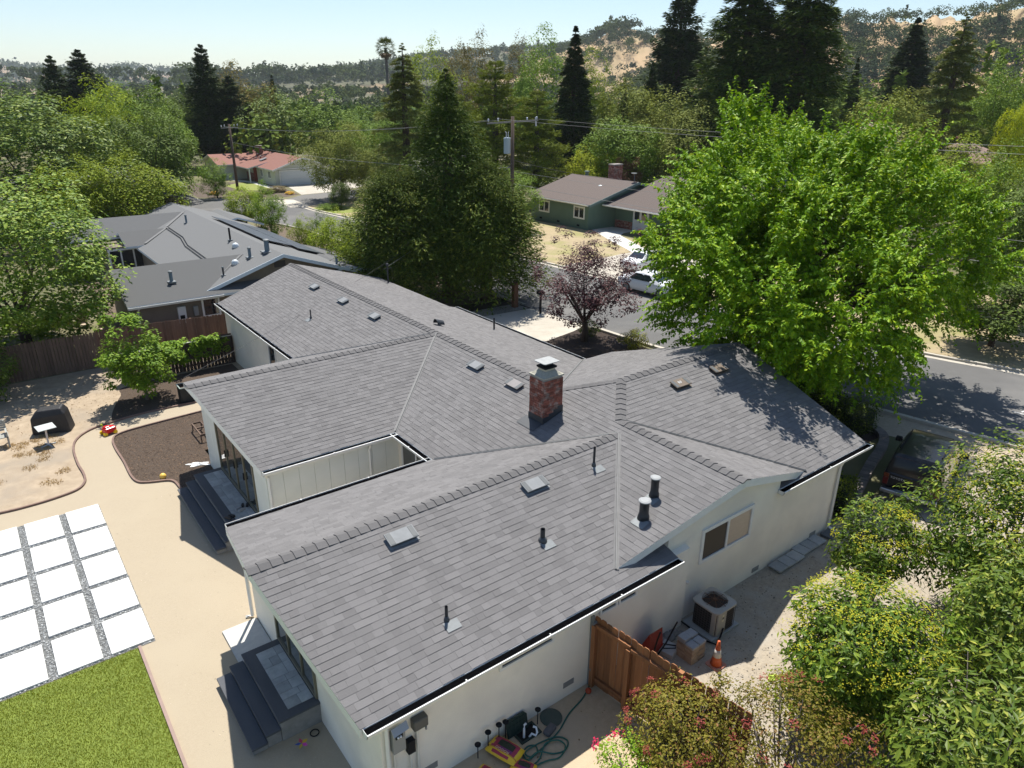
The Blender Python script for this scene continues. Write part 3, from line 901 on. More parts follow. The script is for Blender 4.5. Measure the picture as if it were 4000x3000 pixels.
window(w1, 'y-', -7.15, -5.75, 1.80, 2.16, -3.20, 1, w=.06)
window(w1, 'y-', -4.45, -3.92, 1.80, 2.16, -3.20, 1, w=.05)
window(w1, 'y-', -3.88, -3.30, 1.80, 2.16, -3.20, 1, w=.05)
window(w3, 'x-', 17.3, 18.15, 0.9, 2.2, -4.03, 1, w=.06)
window(w3, 'x-', 4.4, 6.2, 0.3, 2.1, -4.03, 2, w=.06)
# glazed garden doors with bronze frames
for par, x, ya, yb, n in ((w2, -8.25, 7.72, 11.5, 4), (w1, -9.72, -0.15, 2.2, 3)):
    f = window(par, 'x-', ya, yb, .16, 2.12, x, n, [glassmat('door_glass', (0.035, 0.04, 0.035), 0.02)], BRONZE, .075, 'glazed_door')
    for i in range(1, n):
        yy = ya + (yb - ya) * i / n
        MB().box(x - .085, x - .05, yy - .015, yy + .015, 1.0, 1.25).build('handle', BLACKM, f)
# foundation vents
def vent(parent, x, z, y, w=.30, h=.14):
    f = MB().box(x - w / 2, x + w / 2, y - .012, y, z - h / 2, z + h / 2).build('foundation_vent', M('vent_mesh', (0.27, 0.27, 0.255), 0.7), parent)
    for k in range(4):
        zz = z - h / 2 + h * (k + .5) / 4
        MB().box(x - w / 2 + .015, x + w / 2 - .015, y - .018, y - .0125, zz - .006, zz + .006).build('slat', GREYBOX, f)
vent(w1, -5.26, .36, -3.20); vent(w1, -8.75, .36, -3.20); vent(w4, 1.73, .17, -3.06); vent(w5, 4.58, .16, -3.045)
# wall grille, stucco patch and electrics by the air conditioner
lv = MB().box(-2.75, -2.2, -3.075, -3.06, 1.0, 1.5).build('louvre', M('louvre_paint', (0.6, 0.58, 0.53), 0.7), w4)
for k in range(9):
    MB().box(-2.66, -2.3, -3.083, -3.0765, 1.08 + k * .04, 1.095 + k * .04).build('slat', M('louvre_slat', (0.42, 0.41, 0.38), 0.7), lv)
ps = MB()
ps.box(-2.08, -2.04, -3.10, -3.06, .3, 2.25)
ps.box(-1.78, -1.58, -3.15, -3.06, .78, 1.12)
ps.tube([(-1.82, -3.10, .82), (-1.84, -3.12, .35), (-1.74, -3.12, .18), (-1.5, -3.16, .2)], .022, 8)
ps.tube([(-1.68, -3.10, .8), (-1.66, -3.11, .03)], .018, 8)
ps.tube([(-1.52, -3.10, 1.3), (-1.52, -3.11, .03)], .018, 8)
ps.tube([(-1.52, -3.10, 1.28), (-1.40, -3.20, 1.24)], .05, 10)
ps.build('conduit', M('painted_conduit', (0.66, 0.64, 0.58), 0.6), w4)
# downspouts
def down(parent, pts):
    MB().tube(pts, .045, 4).build('downspout', WHITE, parent)
down(roof, [(5.35, -3.16, 2.38), (5.38, -3.10, 2.2), (5.38, -3.10, .14), (5.42, -3.32, .06)])
down(roof, [(-9.62, -3.46, 2.25), (-9.62, -3.26, 2.05), (-9.62, -3.26, .02)])
down(roof, [(-9.9, 4.15, 2.25), (-9.80, 4.02, 2.0), (-9.80, 4.02, WY + .06), (-9.95, 4.10, WY + .05)])
down(roof, [(-5.05, 6.32, 2.2), (-5.05, 6.44, 2.0), (-5.05, 6.44, WY + .1)])
down(roof, [(-8.35, 6.30, 2.25), (-8.22, 6.44, 2.05), (-8.22, 6.44, WY + .1)])

# chimney of separate bricks
CX0, CX1, CY0, CY1, CZ0, CZ1 = -1.34, -0.62, 2.52, 3.16, 3.20, 4.70
chim = MB().box(CX0 + .012, CX1 - .012, CY0 + .012, CY1 - .012, CZ0, CZ1 - .01).build('chimney', MORTAR, house)
bm_ = {}
def brick_mesh(lx, ly, h):
    k = (round(lx, 3), round(ly, 3))
    if k not in bm_:
        me = bpy.data.meshes.new('brick')
        b = MB().box(-lx / 2, lx / 2, -ly / 2, ly / 2, -h / 2, h / 2)
        me.from_pydata(b.v, [], b.f); me.materials.append(BRICK); me.update()
        bm_[k] = me
    return bm_[k]
bh, cz, crs = 0.062, CZ0 + 0.05, 0
rb = random.Random(3)
while cz < CZ1 - 0.04:
    flare = 0.018 if cz > CZ1 - 0.09 else 0.0
    for side in range(4):
        L = (CX1 - CX0) if side % 2 == 0 else (CY1 - CY0)
        nb = 3 if side % 2 == 0 else 3
        sp = [0, L / 3, 2 * L / 3, L] if crs % 2 == 0 else [0, L / 6, L / 2, 5 * L / 6, L]
        for a, b in zip(sp[:-1], sp[1:]):
            c, l = (a + b) / 2, b - a - .012
            j = rb.uniform(-.004, .006) + flare
            if side == 0: loc, dim = (CX0 + c, CY0 + .018 - j, cz), (l, .06)
            elif side == 2: loc, dim = (CX0 + c, CY1 - .018 + j, cz), (l, .06)
            elif side == 1: loc, dim = (CX1 - .018 + j, CY0 + c, cz), (.06, l)
            else: loc, dim = (CX0 + .018 - j, CY0 + c, cz), (.06, l)
            o = link_obj('brick', brick_mesh(dim[0], dim[1], bh), chim)
            o.location = loc
    cz += bh + 0.013
    crs += 1
fl = MB()
for k, (xa, zt) in enumerate(((CX0 - .02, 3.52), (-1.14, 3.60), (-.96, 3.68), (-.80, 3.76))):
    fl.box(xa, CX1 + .02 if k == 3 else (-1.14, -.96, -.80)[k], CY0 - .022, CY0 - .004, 3.0, zt)
fl.box(CX0 - .024, CX0 - .004, CY0 - .02, CY1 + .02, 3.0, 3.50)
fl.build('step_flashing', DARKMETAL, chim)
apron = MB()
aw = lambda x, y: Vector(Wz(x, y)) + Vector((0, 0, .026))
apron.quad(aw(-1.72, 2.5), aw(-1.72, 3.3), aw(CX0, 3.3), aw(CX0, 2.5))
apron.build('apron_flashing', DARKMETAL, chim)
cr_ = MB()
m0 = [(CX0 - .03, CY0 - .03), (CX1 + .03, CY0 - .03), (CX1 + .03, CY1 + .03), (CX0 - .03, CY1 + .03)]
cr_.prism(m0, CZ1 - .005, CZ1 + .045)
def frus(mb, cx, cy, a, b, z0, z1):
    mb.add([(cx - a, cy - a * .9, z0), (cx + a, cy - a * .9, z0), (cx + a, cy + a * .9, z0), (cx - a, cy + a * .9, z0), (cx - b, cy - b * .9, z1), (cx + b, cy - b * .9, z1), (cx + b, cy + b * .9, z1), (cx - b, cy + b * .9, z1)], [(0, 1, 5, 4), (1, 2, 6, 5), (2, 3, 7, 6), (3, 0, 4, 7), (4, 5, 6, 7)])
ccx, ccy = (CX0 + CX1) / 2, (CY0 + CY1) / 2
frus(cr_, ccx, ccy, .34, .20, CZ1 + .045, CZ1 + .16)
cr_.build('crown', M('chimney_mortar', (0.42, 0.40, 0.33), 0.95, (0.30, 0.29, 0.24), 9, bump=.3), chim, bevel=.015)
cl_ = MB(); cl_.prism([(ccx + .19 * sx, ccy + .17 * sy) for sx, sy in ((-1, -1), (1, -1), (1, 1), (-1, 1))], CZ1 + .155, CZ1 + .235)
cl_.build('flue_collar', M('pale_mortar', (0.5, 0.46, 0.36), 0.95), chim, bevel=.02)
sc_ = MB()
sc_.box(ccx - .22, ccx + .22, ccy - .2, ccy + .2, CZ1 + .235, CZ1 + .29)
sc_.box(ccx - .13, ccx + .13, ccy - .12, ccy + .12, CZ1 + .29, CZ1 + .41)
sc_.build('spark_arrestor', BLACKM, chim)
lid = MB().prism([(ccx + .29 * sx * (1 if abs(sx) == abs(sy) else 1), ccy + .25 * sy) for sx, sy in ((-1, -.85), (-.85, -1), (.85, -1), (1, -.85), (1, .85), (.85, 1), (-.85, 1), (-1, .85))], CZ1 + .41, CZ1 + .432)
lid.build('chimney_cap', M('cap_metal', (0.36, 0.37, 0.36), 0.6, (0.26, 0.27, 0.27), 8), chim)

# low roof vents
def roof_basis(kind):
    return {'S': (Vector((1, 0, 0)), Vector((0, 1, p3)).normalized()), 'W': (Vector((0, -1, 0)), Vector((1, 0, p3)).normalized())}[kind]
def low_vent(c, kind, body, lab, mark=False):
    u, v = roof_basis(kind)
    n = u.cross(v)
    c = Vector(c)
    base = MB().obox(c + n * .045, u * .30, v * .135, n * .04).build('roof_vent', BLACKM, roof)
    MB().obox(c + n * .10, u * .34, v * .165, n * .018).build('vent_lid', body, base)
    for s in (-1, 1):
        MB().obox(c + n * .121 + u * s * .265, u * .055, v * .15, n * .003).build('vent_screen', M('vent_screen', (0.09, 0.10, 0.105), 0.6), base)
    MB().obox(c + n * .014 - v * .05, u * .36, v * .15, n * .004).build('vent_flange', body, base)
    if mark:
        text_mesh('chalk_mark', 'RF', .15, base, c + n * .126 - u * .12 - v * .04, u, v, M('chalk', (0.7, 0.7, 0.68), 0.9))
def text_mesh(name, s, size, parent, loc, u, v, mat, ext=0.0008):
    cu = bpy.data.curves.new(name, 'FONT')
    cu.body = s; cu.size = size; cu.extrude = ext; cu.resolution_u = 2
    tmp = bpy.data.objects.new('tmp', cu)
    COL.objects.link(tmp)
    me = bpy.data.meshes.new_from_object(tmp.evaluated_get(bpy.context.evaluated_depsgraph_get()))
    bpy.data.objects.remove(tmp)
    me.materials.clear(); me.materials.append(mat)
    u, v = Vector(u).normalized(), Vector(v).normalized()
    n = u.cross(v)
    loc = Vector(loc)
    me.transform(Matrix(((u.x, v.x, n.x, loc.x), (u.y, v.y, n.y, loc.y), (u.z, v.z, n.z, loc.z), (0, 0, 0, 1))))
    return link_obj(name, me, parent)
VG = M('vent_grey', (0.25, 0.26, 0.265), 0.7, (0.20, 0.21, 0.215), 5, spec=.2)
VB = M('vent_brown', (0.17, 0.13, 0.095), 0.6, (0.13, 0.10, 0.075), 5)
VT = M('vent_taupe', (0.24, 0.22, 0.215), 0.6, (0.20, 0.185, 0.18), 5)
low_vent(S1(-7.57, -.24), 'S', VG, ''); low_vent(S1(-3.9, -.24), 'S', VG, '')
low_vent(Wz(-.60, 7.03), 'W', VG, ''); low_vent(Wz(-.58, 4.86), 'W', VT, '')
low_vent(Wz(-.70, 20.57), 'W', VG, ''); low_vent(Wz(-.67, 17.43), 'W', VG, ''); low_vent(Wz(-.66, 14.4), 'W', VG, '')
low_vent(SE(3.06, 1.2), 'S', VB, '', True); low_vent(SE(5.04, 1.27), 'S', VB, '')
# pipes through the roof
def pipe(fnp, r, h, kind='S', cone=True, capd=False, fl_=.2):
    c = Vector(fnp)
    u, v = roof_basis(kind)
    n = u.cross(v)
    b = MB()
    if capd:
        b.lathe([(r * 1.35, -.02), (r * 1.1, .1), (r, .12), (r, h), (r * 1.03, h)], c, 18)
    else:
        b.tube([c - Vector((0, 0, .05)), c + Vector((0, 0, h))], r, 12, cap=False)
        b.tube([c + Vector((0, 0, h)), c - Vector((0, 0, .02))], r * .8, 12, cap=False)
    o = b.build('vent_pipe', DARKPIPE, roof, smooth=True)
    if cone and not capd:
        MB().lathe([(r * 2.1, -.03), (r * 1.7, .06), (r * 1.15, .11)], c, 14).build('pipe_boot', M('boot_rubber', (0.07, 0.075, 0.08), 0.5), o, smooth=True)
    MB().obox(c + n * .02 - v * fl_ * .75 + u * fl_ * .2, u * fl_ * .8, v * fl_ * .55, n * .003).build('pipe_flashing', GALV, o)
    if capd:
        MB().lathe([(r * 1.0, h + .02), (r * 1.3, h + .03), (r * 1.3, h + .055), (r * .9, h + .075)], c, 18).build('pipe_cap', M('cap_pale', (0.30, 0.31, 0.31), 0.6), o, smooth=False)
pipe(S1(-7.75, -2.31), .032, .34); pipe(S1(-4.76, -1.62), .055, .32); pipe(S1(-1.99, -.32), .032, .55)
pipe(Wz(-2.28, -2.36), .115, .42, 'W', capd=True, fl_=.24); pipe(Wz(-1.61, -2.06), .10, .45, 'W', capd=True, fl_=.22)
pipe(Wz(-2.23, 17.5), .03, .4, 'W'); pipe(Ez(4.08, 12.43), .04, .5, 'W', cone=False, fl_=.1)
# turtle vent and electric mast on the street slope
c = Vector(Ez(.85, 12.07))
tv = MB()
for i in range(9):
    a = math.pi * i / 8; a2 = math.pi * (i + 1) / 8
    if i < 8:
        tv.add([c + Vector((.02, -.17 * math.cos(a), .05 + .2 * math.sin(a))), c + Vector((.02, -.17 * math.cos(a2), .05 + .2 * math.sin(a2))), c + Vector((.36, -.17 * math.cos(a2), -.02 + .16 * math.sin(a2))), c + Vector((.36, -.17 * math.cos(a), -.02 + .16 * math.sin(a)))], [(0, 1, 2, 3)])
tv.build('roof_vent', DARKMETAL, roof)
c = Vector(Ez(4.5, 23.0))
ms = MB().tube([c - Vector((0, 0, .1)), c + Vector((0, 0, .95))], .045, 10)
ms.lathe([(.05, .93), (.09, .97), (.085, 1.05), (.04, 1.09)], c, 10)
ms.bar(c + Vector((-.25, 0, .8)), c + Vector((.25, 0, .8)), .03)
ms.build('service_mast', DARKPIPE, roof)

# wall electrics by the south-west corner (parts of the house)
el = MB().box(-9.55, -9.30, -3.34, -3.20, 1.35, 1.82).build('meter_box', GREYBOX, w1, bevel=.01)
MB().obox((-9.42, -3.38, 1.93), (.15, 0, .02), (0, .05, .05), (0, .012, -.012)).build('meter_lid', M('meter_lid', (0.34, 0.37, 0.42), 0.4), el)
MB().box(-9.50, -9.36, -3.36, -3.34, 1.70, 1.80).build('meter_face', BLACKM, el)
for xx in (-9.46, -9.41):
    MB().lathe([(.0, 0), (.022, .0), (.022, .02), (0, .03)], (xx, -3.372, 1.74), 10).build('meter_dial', PLWHITE, el)
MB().box(-9.25, -9.10, -3.32, -3.20, 1.12, 1.42).build('junction_box', BLACKM, w1, bevel=.01)
cv = MB(); cv.tube([(-9.5, -3.25, 1.36), (-9.5, -3.25, 0)], .022, 8); cv.tube([(-9.18, -3.26, 1.13), (-9.18, -3.26, 0)], .022, 8); cv.tube([(-9.02, -3.25, 1.65), (-9.02, -3.25, 0)], .028, 8)
cv.build('conduit', M('painted_conduit', (0.66, 0.64, 0.58)), w1)
sb = MB().box(-9.13, -8.83, -3.36, -3.20, 1.62, 1.86).build('timer_box', M('dark_grey_box', (0.085, 0.088, 0.085), 0.55), w1, bevel=.03)
MB().box(-8.90, -8.87, -3.36, -3.33, 1.55, 1.62).build('lock', GALV, sb)

# ------------------------------------------------------------------ garden steps
def steps(label, x, ya, yb, treads):
    t = thing('garden_steps', label, 'steps', (x, (ya + yb) / 2, WY), group='dark slate garden steps')
    z = 0.13
    core = MB().box(treads[0] + .03, x, ya + .03, yb - .03, WY, z - .05)
    core.build('landing_base', M('stone_riser', (0.30, 0.29, 0.27), 0.9, (0.2, 0.195, 0.18), 6), t)
    MB().box(treads[0], x, ya, yb, z - .05, z).build('landing', SLATE, t, bevel=.006)
    for k, (xo, xi, zt) in enumerate(((treads[1], treads[0] + .02, z - .19), (treads[2], treads[1] + .02, z - .37))):
        MB().box(xo + .03, xi, ya + .05, yb - .05, WY, zt - .05).build('riser', M('stone_riser', (0.30, 0.29, 0.27)), t)
        MB().box(xo, xi + .0, ya, yb, zt - .05, zt).build('tread', SLATE, t, bevel=.006)
    r_ = random.Random(int(x * 10))
    yy = ya + .22
    xr = x - treads[0] - .27 - .06
    while yy < yb - .2:
        h_ = r_.choice((.2, .3, .3, .4)); h_ = min(h_, yb - .2 - yy)
        if h_ < .06: break
        xx = treads[0] + .27
        while xx < x - .07:
            w_ = min(r_.choice((.2, .3, .4)), x - .06 - xx)
            if w_ < .05: break
            MB().box(xx + .004, xx + w_ - .004, yy + .004, yy + h_ - .004, z - .01, z + .012 + r_.uniform(0, .003)).build('paver', STONE, t)
            xx += w_
        yy += h_
    return t
steps('dark slate steps with a stone landing below the middle wing doors', -8.25, 7.3, 11.65, (-9.18, -9.47, -9.76))
steps('dark slate steps with a stone landing below the near wing doors', -9.72, -.24, 2.2, (-10.62, -10.92, -11.23))
# pale slab strip along the near wing
MB_ = MB().box(-10.62, -9.74, 2.3, 3.9, WY, WY + .06)
tag(MB_.build('stone_slab', M('pale_slab', (0.55, 0.54, 0.50), 0.8, (0.42, 0.42, 0.40), 5), bevel=.01), 'pale stone slab between the near wing steps and the downspout', 'slab')
# ------------------------------------------------------------------ fences
def board_mesh(name, w, h, mat, dog=True, th=.018):
    me = bpy.data.meshes.new(name)
    c = .03 if dog else 0
    P = [(-w / 2, 0), (w / 2, 0), (w / 2, h - c), (w / 2 - c, h), (-w / 2 + c, h), (-w / 2, h - c)] if dog else [(-w / 2, 0), (w / 2, 0), (w / 2, h), (-w / 2, h)]
    b = MB().extrude([(x, -th / 2, z) for x, z in P], (0, th, 0))
    me.from_pydata(b.v, [], b.f); me.materials.append(mat); me.update()
    return me

def fence(name, label, A, B, z0, h, mat, rails=(.25, 1.5), bw=.14, dog=True, side=1, jitter=.012, posts=2.4, group=None, railw=.09, gap=.006):
    A, B = Vector((*A, z0)), Vector((*B, z0))
    d = B - A
    L = d.length
    rz = math.atan2(d.y, d.x)
    t = thing(name, label, 'fence', A, group=group)
    me = [board_mesh('board', bw - gap, h + dh, mat, dog) for dh in (0, .012, -.012)]
    n = int(L / bw)
    r_ = random.Random(int(L * 100))
    for i in range(n):
        o = link_obj('board', me[r_.randrange(3)], t)
        o.location = d * ((i + .5) / n) + Vector((0, 0, r_.uniform(-jitter, jitter)))
        o.rotation_euler = (r_.uniform(-.006, .006), r_.uniform(-.004, .004), rz)
    nrm = Vector((-math.sin(rz), math.cos(rz), 0)) * side
    u = d.normalized()
    for z in rails:
        MB().obox(A + d / 2 + nrm * .03 + Vector((0, 0, z)), u * L / 2, nrm * .019, Vector((0, 0, railw / 2))).build('rail', mat, t)
    k = max(1, round(L / posts))
    for i in range(k + 1):
        p = A + d * i / k + nrm * .095
        MB().obox(p + Vector((0, 0, h / 2 - .02)), u * .045, nrm * .045, Vector((0, 0, h / 2))).build('post', mat, t)
    return t
fence('board_fence', 'weathered brown board fence between the back yard and the grey neighbour', (-24, 27.0), (-9.6, 26.55), WY, 1.85, WOODG, gap=.016, side=1, jitter=.03)
fence('board_fence', 'taller reddish brown fence run ending at the white house wall', (-9.6, 26.55), (-3.2, 25.7), WY, 1.95, M('red_weathered', (0.185, 0.105, 0.075), 0.9, (0.105, 0.06, 0.045), 3, 6, bump=.3, island=.25, stretch=(5, 5, .5)), side=1)
vf = fence('low_fence', 'low dark fence with a pale cap rail and climbing vines', (-9.2, 23.75), (-4.1, 23.55), WY, 1.42, M('dark_boards', (0.085, 0.058, 0.043), 0.9, (0.05, 0.035, 0.028), 3, 6, bump=.3, island=.25, stretch=(5, 5, .5)), dog=False, side=1, bw=.16)
for a, b in ((-9.2, -6.55), (-6.35, -4.1)):
    MB().box(a, b, 23.53, 23.80, WY + 1.44, WY + 1.47).build('cap_rail', M('pale_cap', (0.55, 0.53, 0.48), 0.8), vf)

gate = thing('wooden_gate', 'red-brown dog-ear gate fence joined to the white house wall', 'fence', (-4.6, -3.2, 0))
r_ = random.Random(4)
gm = [board_mesh('board', .148, 1.86, WOODR, True) for _ in range(1)]
GA, GB = Vector((-4.60, -3.24, .03)), Vector((-4.15, -6.9, .03))
gd = GB - GA
gl = gd.length
grz = math.atan2(gd.y, gd.x)
gn = Vector((-math.sin(grz), math.cos(grz), 0))     # towards the drive
n = int(gl / .155)
for i in range(n):
    o = link_obj('board', gm[0], gate)
    o.location = GA + gd * ((i + .5) / n) - Vector((-4.6, -3.2, 0)) + Vector((0, 0, r_.uniform(-.01, .01)))
    o.rotation_euler = (r_.uniform(-.01, .01), 0, grz)
u = gd.normalized()
zv = Vector((0, 0, 1))
def grail(s0, s1, z, w=.07, h=.09):
    MB().obox(GA + u * (s0 + s1) / 2 - gn * .05 + zv * z, u * (s1 - s0) / 2, gn * w / 2 * .8, zv * h / 2).build('rail', WOODR, gate)
grail(.05, 1.0, 1.66); grail(.95, gl, 1.60); grail(.05, 1.0, .22); grail(1.02, 2.2, .2); grail(2.25, gl, .25)
for s_, h_ in ((.07, 1.7), (.98, 1.62), (2.22, 1.9), (3.0, 1.9)):
    MB().obox(GA + u * s_ - gn * .08 + zv * h_ / 2, u * .05, gn * .045, zv * h_ / 2).build('post', WOODR, gate)
MB().bar(GA + u * 1.02 - gn * .06 + zv * .28, GA + u * 2.15 - gn * .06 + zv * 1.5, .06, .09).build('brace', WOODR, gate)
MB().box(-4.70, -4.66, -3.30, -3.21, 0, 1.95).build('wall_post', GALV, gate)
for z in (.5, 1.75):
    MB().box(-4.72, -4.60, -3.32, -3.26, z - .03, z + .03).build('hinge', GALV, gate)

# ------------------------------------------------------------------ things beside the drive
ac = thing('air_conditioner', 'beige square air conditioner with a rusty round fan grille on a concrete pad', 'air conditioner', (-.88, -3.68, 0))
MB().box(-1.42, -.36, -4.08, -3.18, 0, .07).build('pad', M('pad_concrete', (0.42, 0.43, 0.42), 0.9, (0.33, 0.34, 0.33), 4), ac)
BEIGE = M('beige_enamel', (0.44, 0.41, 0.36), 0.5, (0.36, 0.33, 0.28), 3)
x0, x1, y0, y1 = -1.28, -.50, -4.05, -3.28
def rrect(x0, x1, y0, y1, c, k=5):
    out = []
    for cx, cy, a0 in ((x1 - c, y1 - c, 0), (x0 + c, y1 - c, 90), (x0 + c, y0 + c, 180), (x1 - c, y0 + c, 270)):
        for i in range(k):
            a = R(a0 + 90 * i / (k - 1))
            out.append((cx + c * math.cos(a), cy + c * math.sin(a)))
    return out
MB().prism(rrect(x0 + .015, x1 - .015, y0 + .015, y1 - .015, .12), .09, .72).build('coil', M('dark_coil', (0.03, 0.026, 0.022), 0.7), ac)
for nm, bb in (('corner_panel', (x0, x0 + .26, y0 - .004, y0 + .02)),):
    MB().box(x0 + .04, x0 + .36, y0 - .006, y0 + .03, .09, .72).build('corner_panel', BEIGE, ac)
MB().box(x0 - .004, x0 + .03, y0 + .04, y0 + .16, .09, .72).build('corner_panel', BEIGE, ac)
GW = M('guard_wire', (0.09, 0.08, 0.07), 0.6)
for sd_ in range(2):
    gr = MB()
    for k in range(9):
        z = .14 + k * .07
        gr.box(x0 + .36, x1 - .10, y0 + .002, y0 + .012, z - .004, z + .004) if sd_ else gr.box(x0 + .002, x0 + .012, y0 + .16, y1 - .1, z - .004, z + .004)
    for k in range(7):
        gr.box(x0 + .40 + k * .052, x0 + .408 + k * .052, y0 - .001, y0 + .009, .1, .72) if sd_ else gr.box(x0 - .001, x0 + .009, y0 + .2 + k * .075, y0 + .208 + k * .075, .1, .72)
    gr.build('coil_guard', GW, ac)
top = MB()
outl = rrect(x0 - .02, x1 + .02, y0 - .02, y1 + .02, .14, 9)
N = len(outl); cx, cy = (x0 + x1) / 2, (y0 + y1) / 2
ring = []
for p in outl:
    a = math.atan2(p[1] - cy, p[0] - cx); ring.append((cx + .31 * math.cos(a), cy + .31 * math.sin(a)))
vs = [(p[0], p[1], .72) for p in outl] + [(p[0], p[1], .765) for p in outl] + [(p[0], p[1], .785) for p in ring] + [(cx + (p[0] - cx) * .97, cy + (p[1] - cy) * .97, .66) for p in ring]
top.add(vs, [(k * N + i, k * N + (i + 1) % N, (k + 1) * N + (i + 1) % N, (k + 1) * N + i) for k in range(3) for i in range(N)])
top.build('top_panel', BEIGE, ac)
RUST = M('rusty_steel', (0.19, 0.085, 0.04), 0.8, (0.09, 0.045, 0.028), 14, bump=.2)
fan = MB()
fan.lathe([(.0, .60), (.29, .60), (.29, .61), (0, .62)], (cx, cy, 0), 20)
f_ = fan.build('fan_well', M('fan_well', (0.02, 0.014, 0.01), 0.8), ac)
bl = MB()
for k in range(3):
    a = R(120 * k + 20)
    bl.add([(cx + .05 * math.cos(a), cy + .05 * math.sin(a), .66), (cx + .26 * math.cos(a), cy + .26 * math.sin(a), .65), (cx + .25 * math.cos(a + .7), cy + .25 * math.sin(a + .7), .70), (cx + .06 * math.cos(a + .9), cy + .06 * math.sin(a + .9), .69)], [(0, 1, 2, 3)])
bl.build('fan_blade', RUST, ac)
wg = MB()
for rr in (.10, .15, .20, .25, .30):
    wg.tube([(cx + rr * math.cos(R(10 * k)), cy + rr * math.sin(R(10 * k)), .795) for k in range(37)], .0045, 4, cap=False)
for k in range(8):
    wg.bar((cx, cy, .80), (cx + .32 * math.cos(R(45 * k)), cy + .32 * math.sin(R(45 * k)), .79), .012, .008)
wg.lathe([(0, .79), (.055, .79), (.05, .82), (0, .825)], (cx, cy, 0), 12)
wg.build('fan_grille', RUST, ac)
lb = MB().box(x0 + .20, x0 + .27, y0 - .010, y0 - .006, .45, .66).build('rating_label', M('label_yellow', (0.62, 0.58, 0.42), 0.5), ac)
MB().box(x0 + .205, x0 + .265, y0 - .012, y0 - .0102, .53, .59).build('label_print', M('label_print', (0.10, 0.09, 0.08), 0.5), lb)
hs = MB(); hs.tube([(-1.5, -3.16, .12), (-1.46, -3.5, .06), (-1.5, -3.95, .05), (-1.4, -4.2, .05), (-1.15, -4.12, .1), (-1.0, -4.07, .25)], .022, 8)
hs.build('line_set', BLACKM, ac)

cone = thing('traffic_cone', 'faded orange traffic cone with a white band on the gravel', 'traffic cone', (-1.90, -4.58, 0))
MB().prism(rrect(-2.08, -1.72, -4.76, -4.40, .04), 0, .035).build('base', M('cone_base', (0.48, 0.22, 0.15), 0.8), cone)
cb = [(.135, .035), (.11, .18), (.098, .26), (.062, .46), (.040, .60), (.034, .70), (.026, .70)]
MB().lathe([(.135, .035), (.10, .25), (.063, .46), (.05, .54), (.032, .70), (.022, .70)], (-1.9, -4.58, 0), 20).build('body', ORANGE, cone, smooth=True)
MB().lathe([(.098, .27), (.0655, .46)], (-1.9, -4.58, 0), 20).build('band', M('dirty_band', (0.6, 0.58, 0.54), 0.7, (0.4, 0.37, 0.33), 12), cone, smooth=True)

stack = thing('paver_stack', 'stack of tan concrete pavers standing beside the air conditioner', 'pavers', (-2.15, -4.02, 0))
TANP = M('tan_paver', (0.40, 0.31, 0.22), 0.95, (0.28, 0.21, 0.15), 8, bump=.4, bscale=50, island=.22)
GRP = M('grey_paver', (0.33, 0.34, 0.345), 0.95, (0.25, 0.26, 0.27), 8, bump=.4, island=.15)
pmesh = {}
for mat in (TANP, GRP):
    me = bpy.data.meshes.new('paver'); b = MB().box(-.115, .115, -.115, .115, -.03, .03)
    me.from_pydata(b.v, [], b.f); me.materials.append(mat); pmesh[mat.name] = me
def loose_paver(par, mat, x, y, z, rz=0, s=(1, 1, 1)):
    o = link_obj('paver', pmesh[mat.name], par)
    L0 = ROOTLOC[par.name]
    o.location = (x - L0.x, y - L0.y, z - L0.z); o.rotation_euler = (0, 0, rz); o.scale = s
    o.modifiers.new('bevel', 'BEVEL').width = .007
    return o
for lay in range(9):
    for ix in (0, 1):
        for iy in (0, 1):
            if lay == 8 and iy == 0: continue
            loose_paver(stack, GRP if lay >= 7 else TANP, -2.27 + ix * .24 + r_.uniform(-.008, .008), -4.14 + iy * .24 + r_.uniform(-.008, .008), .03 + lay * .062, r_.uniform(-.04, .04))
for k, (x, y) in enumerate(((-1.98, -3.95), (-1.92, -4.2))):
    pass
blk = thing('concrete_block', 'pale square concrete block lying beside the wheelbarrow', 'block', (-2.45, -3.62, 0))
MB().rbox(-2.45, -3.62, 0, .12, .42, .40, .25).build('slab', M('block_conc', (0.48, 0.48, 0.46), 0.9, (0.38, 0.38, 0.37), 6, bump=.2), blk, bevel=.01)
MB().tube([(-2.62, -3.55, .13), (-2.35, -3.75, .135), (-2.28, -3.70, .135), (-2.50, -3.45, .135)], .012, 6).build('rod', BLACKM, blk)
rub = thing('rubble_stone', 'rough grey concrete rubble heaped against the house wall', 'rubble', (-2.0, -3.35, 0))
for x, y, s in ((-2.1, -3.32, .14), (-1.88, -3.3, .11), (-2.3, -3.3, .09), (-1.75, -3.42, .08)):
    b = MB().lathe([(s * 1.2, 0), (s * 1.25, s * .4), (s * .8, s * .8), (s * .2, s * .9)], (x, y, 0), 6)
    b.build('stone', M('rubble', (0.27, 0.26, 0.24), 0.95, (0.17, 0.165, 0.155), 9, bump=.5), rub)

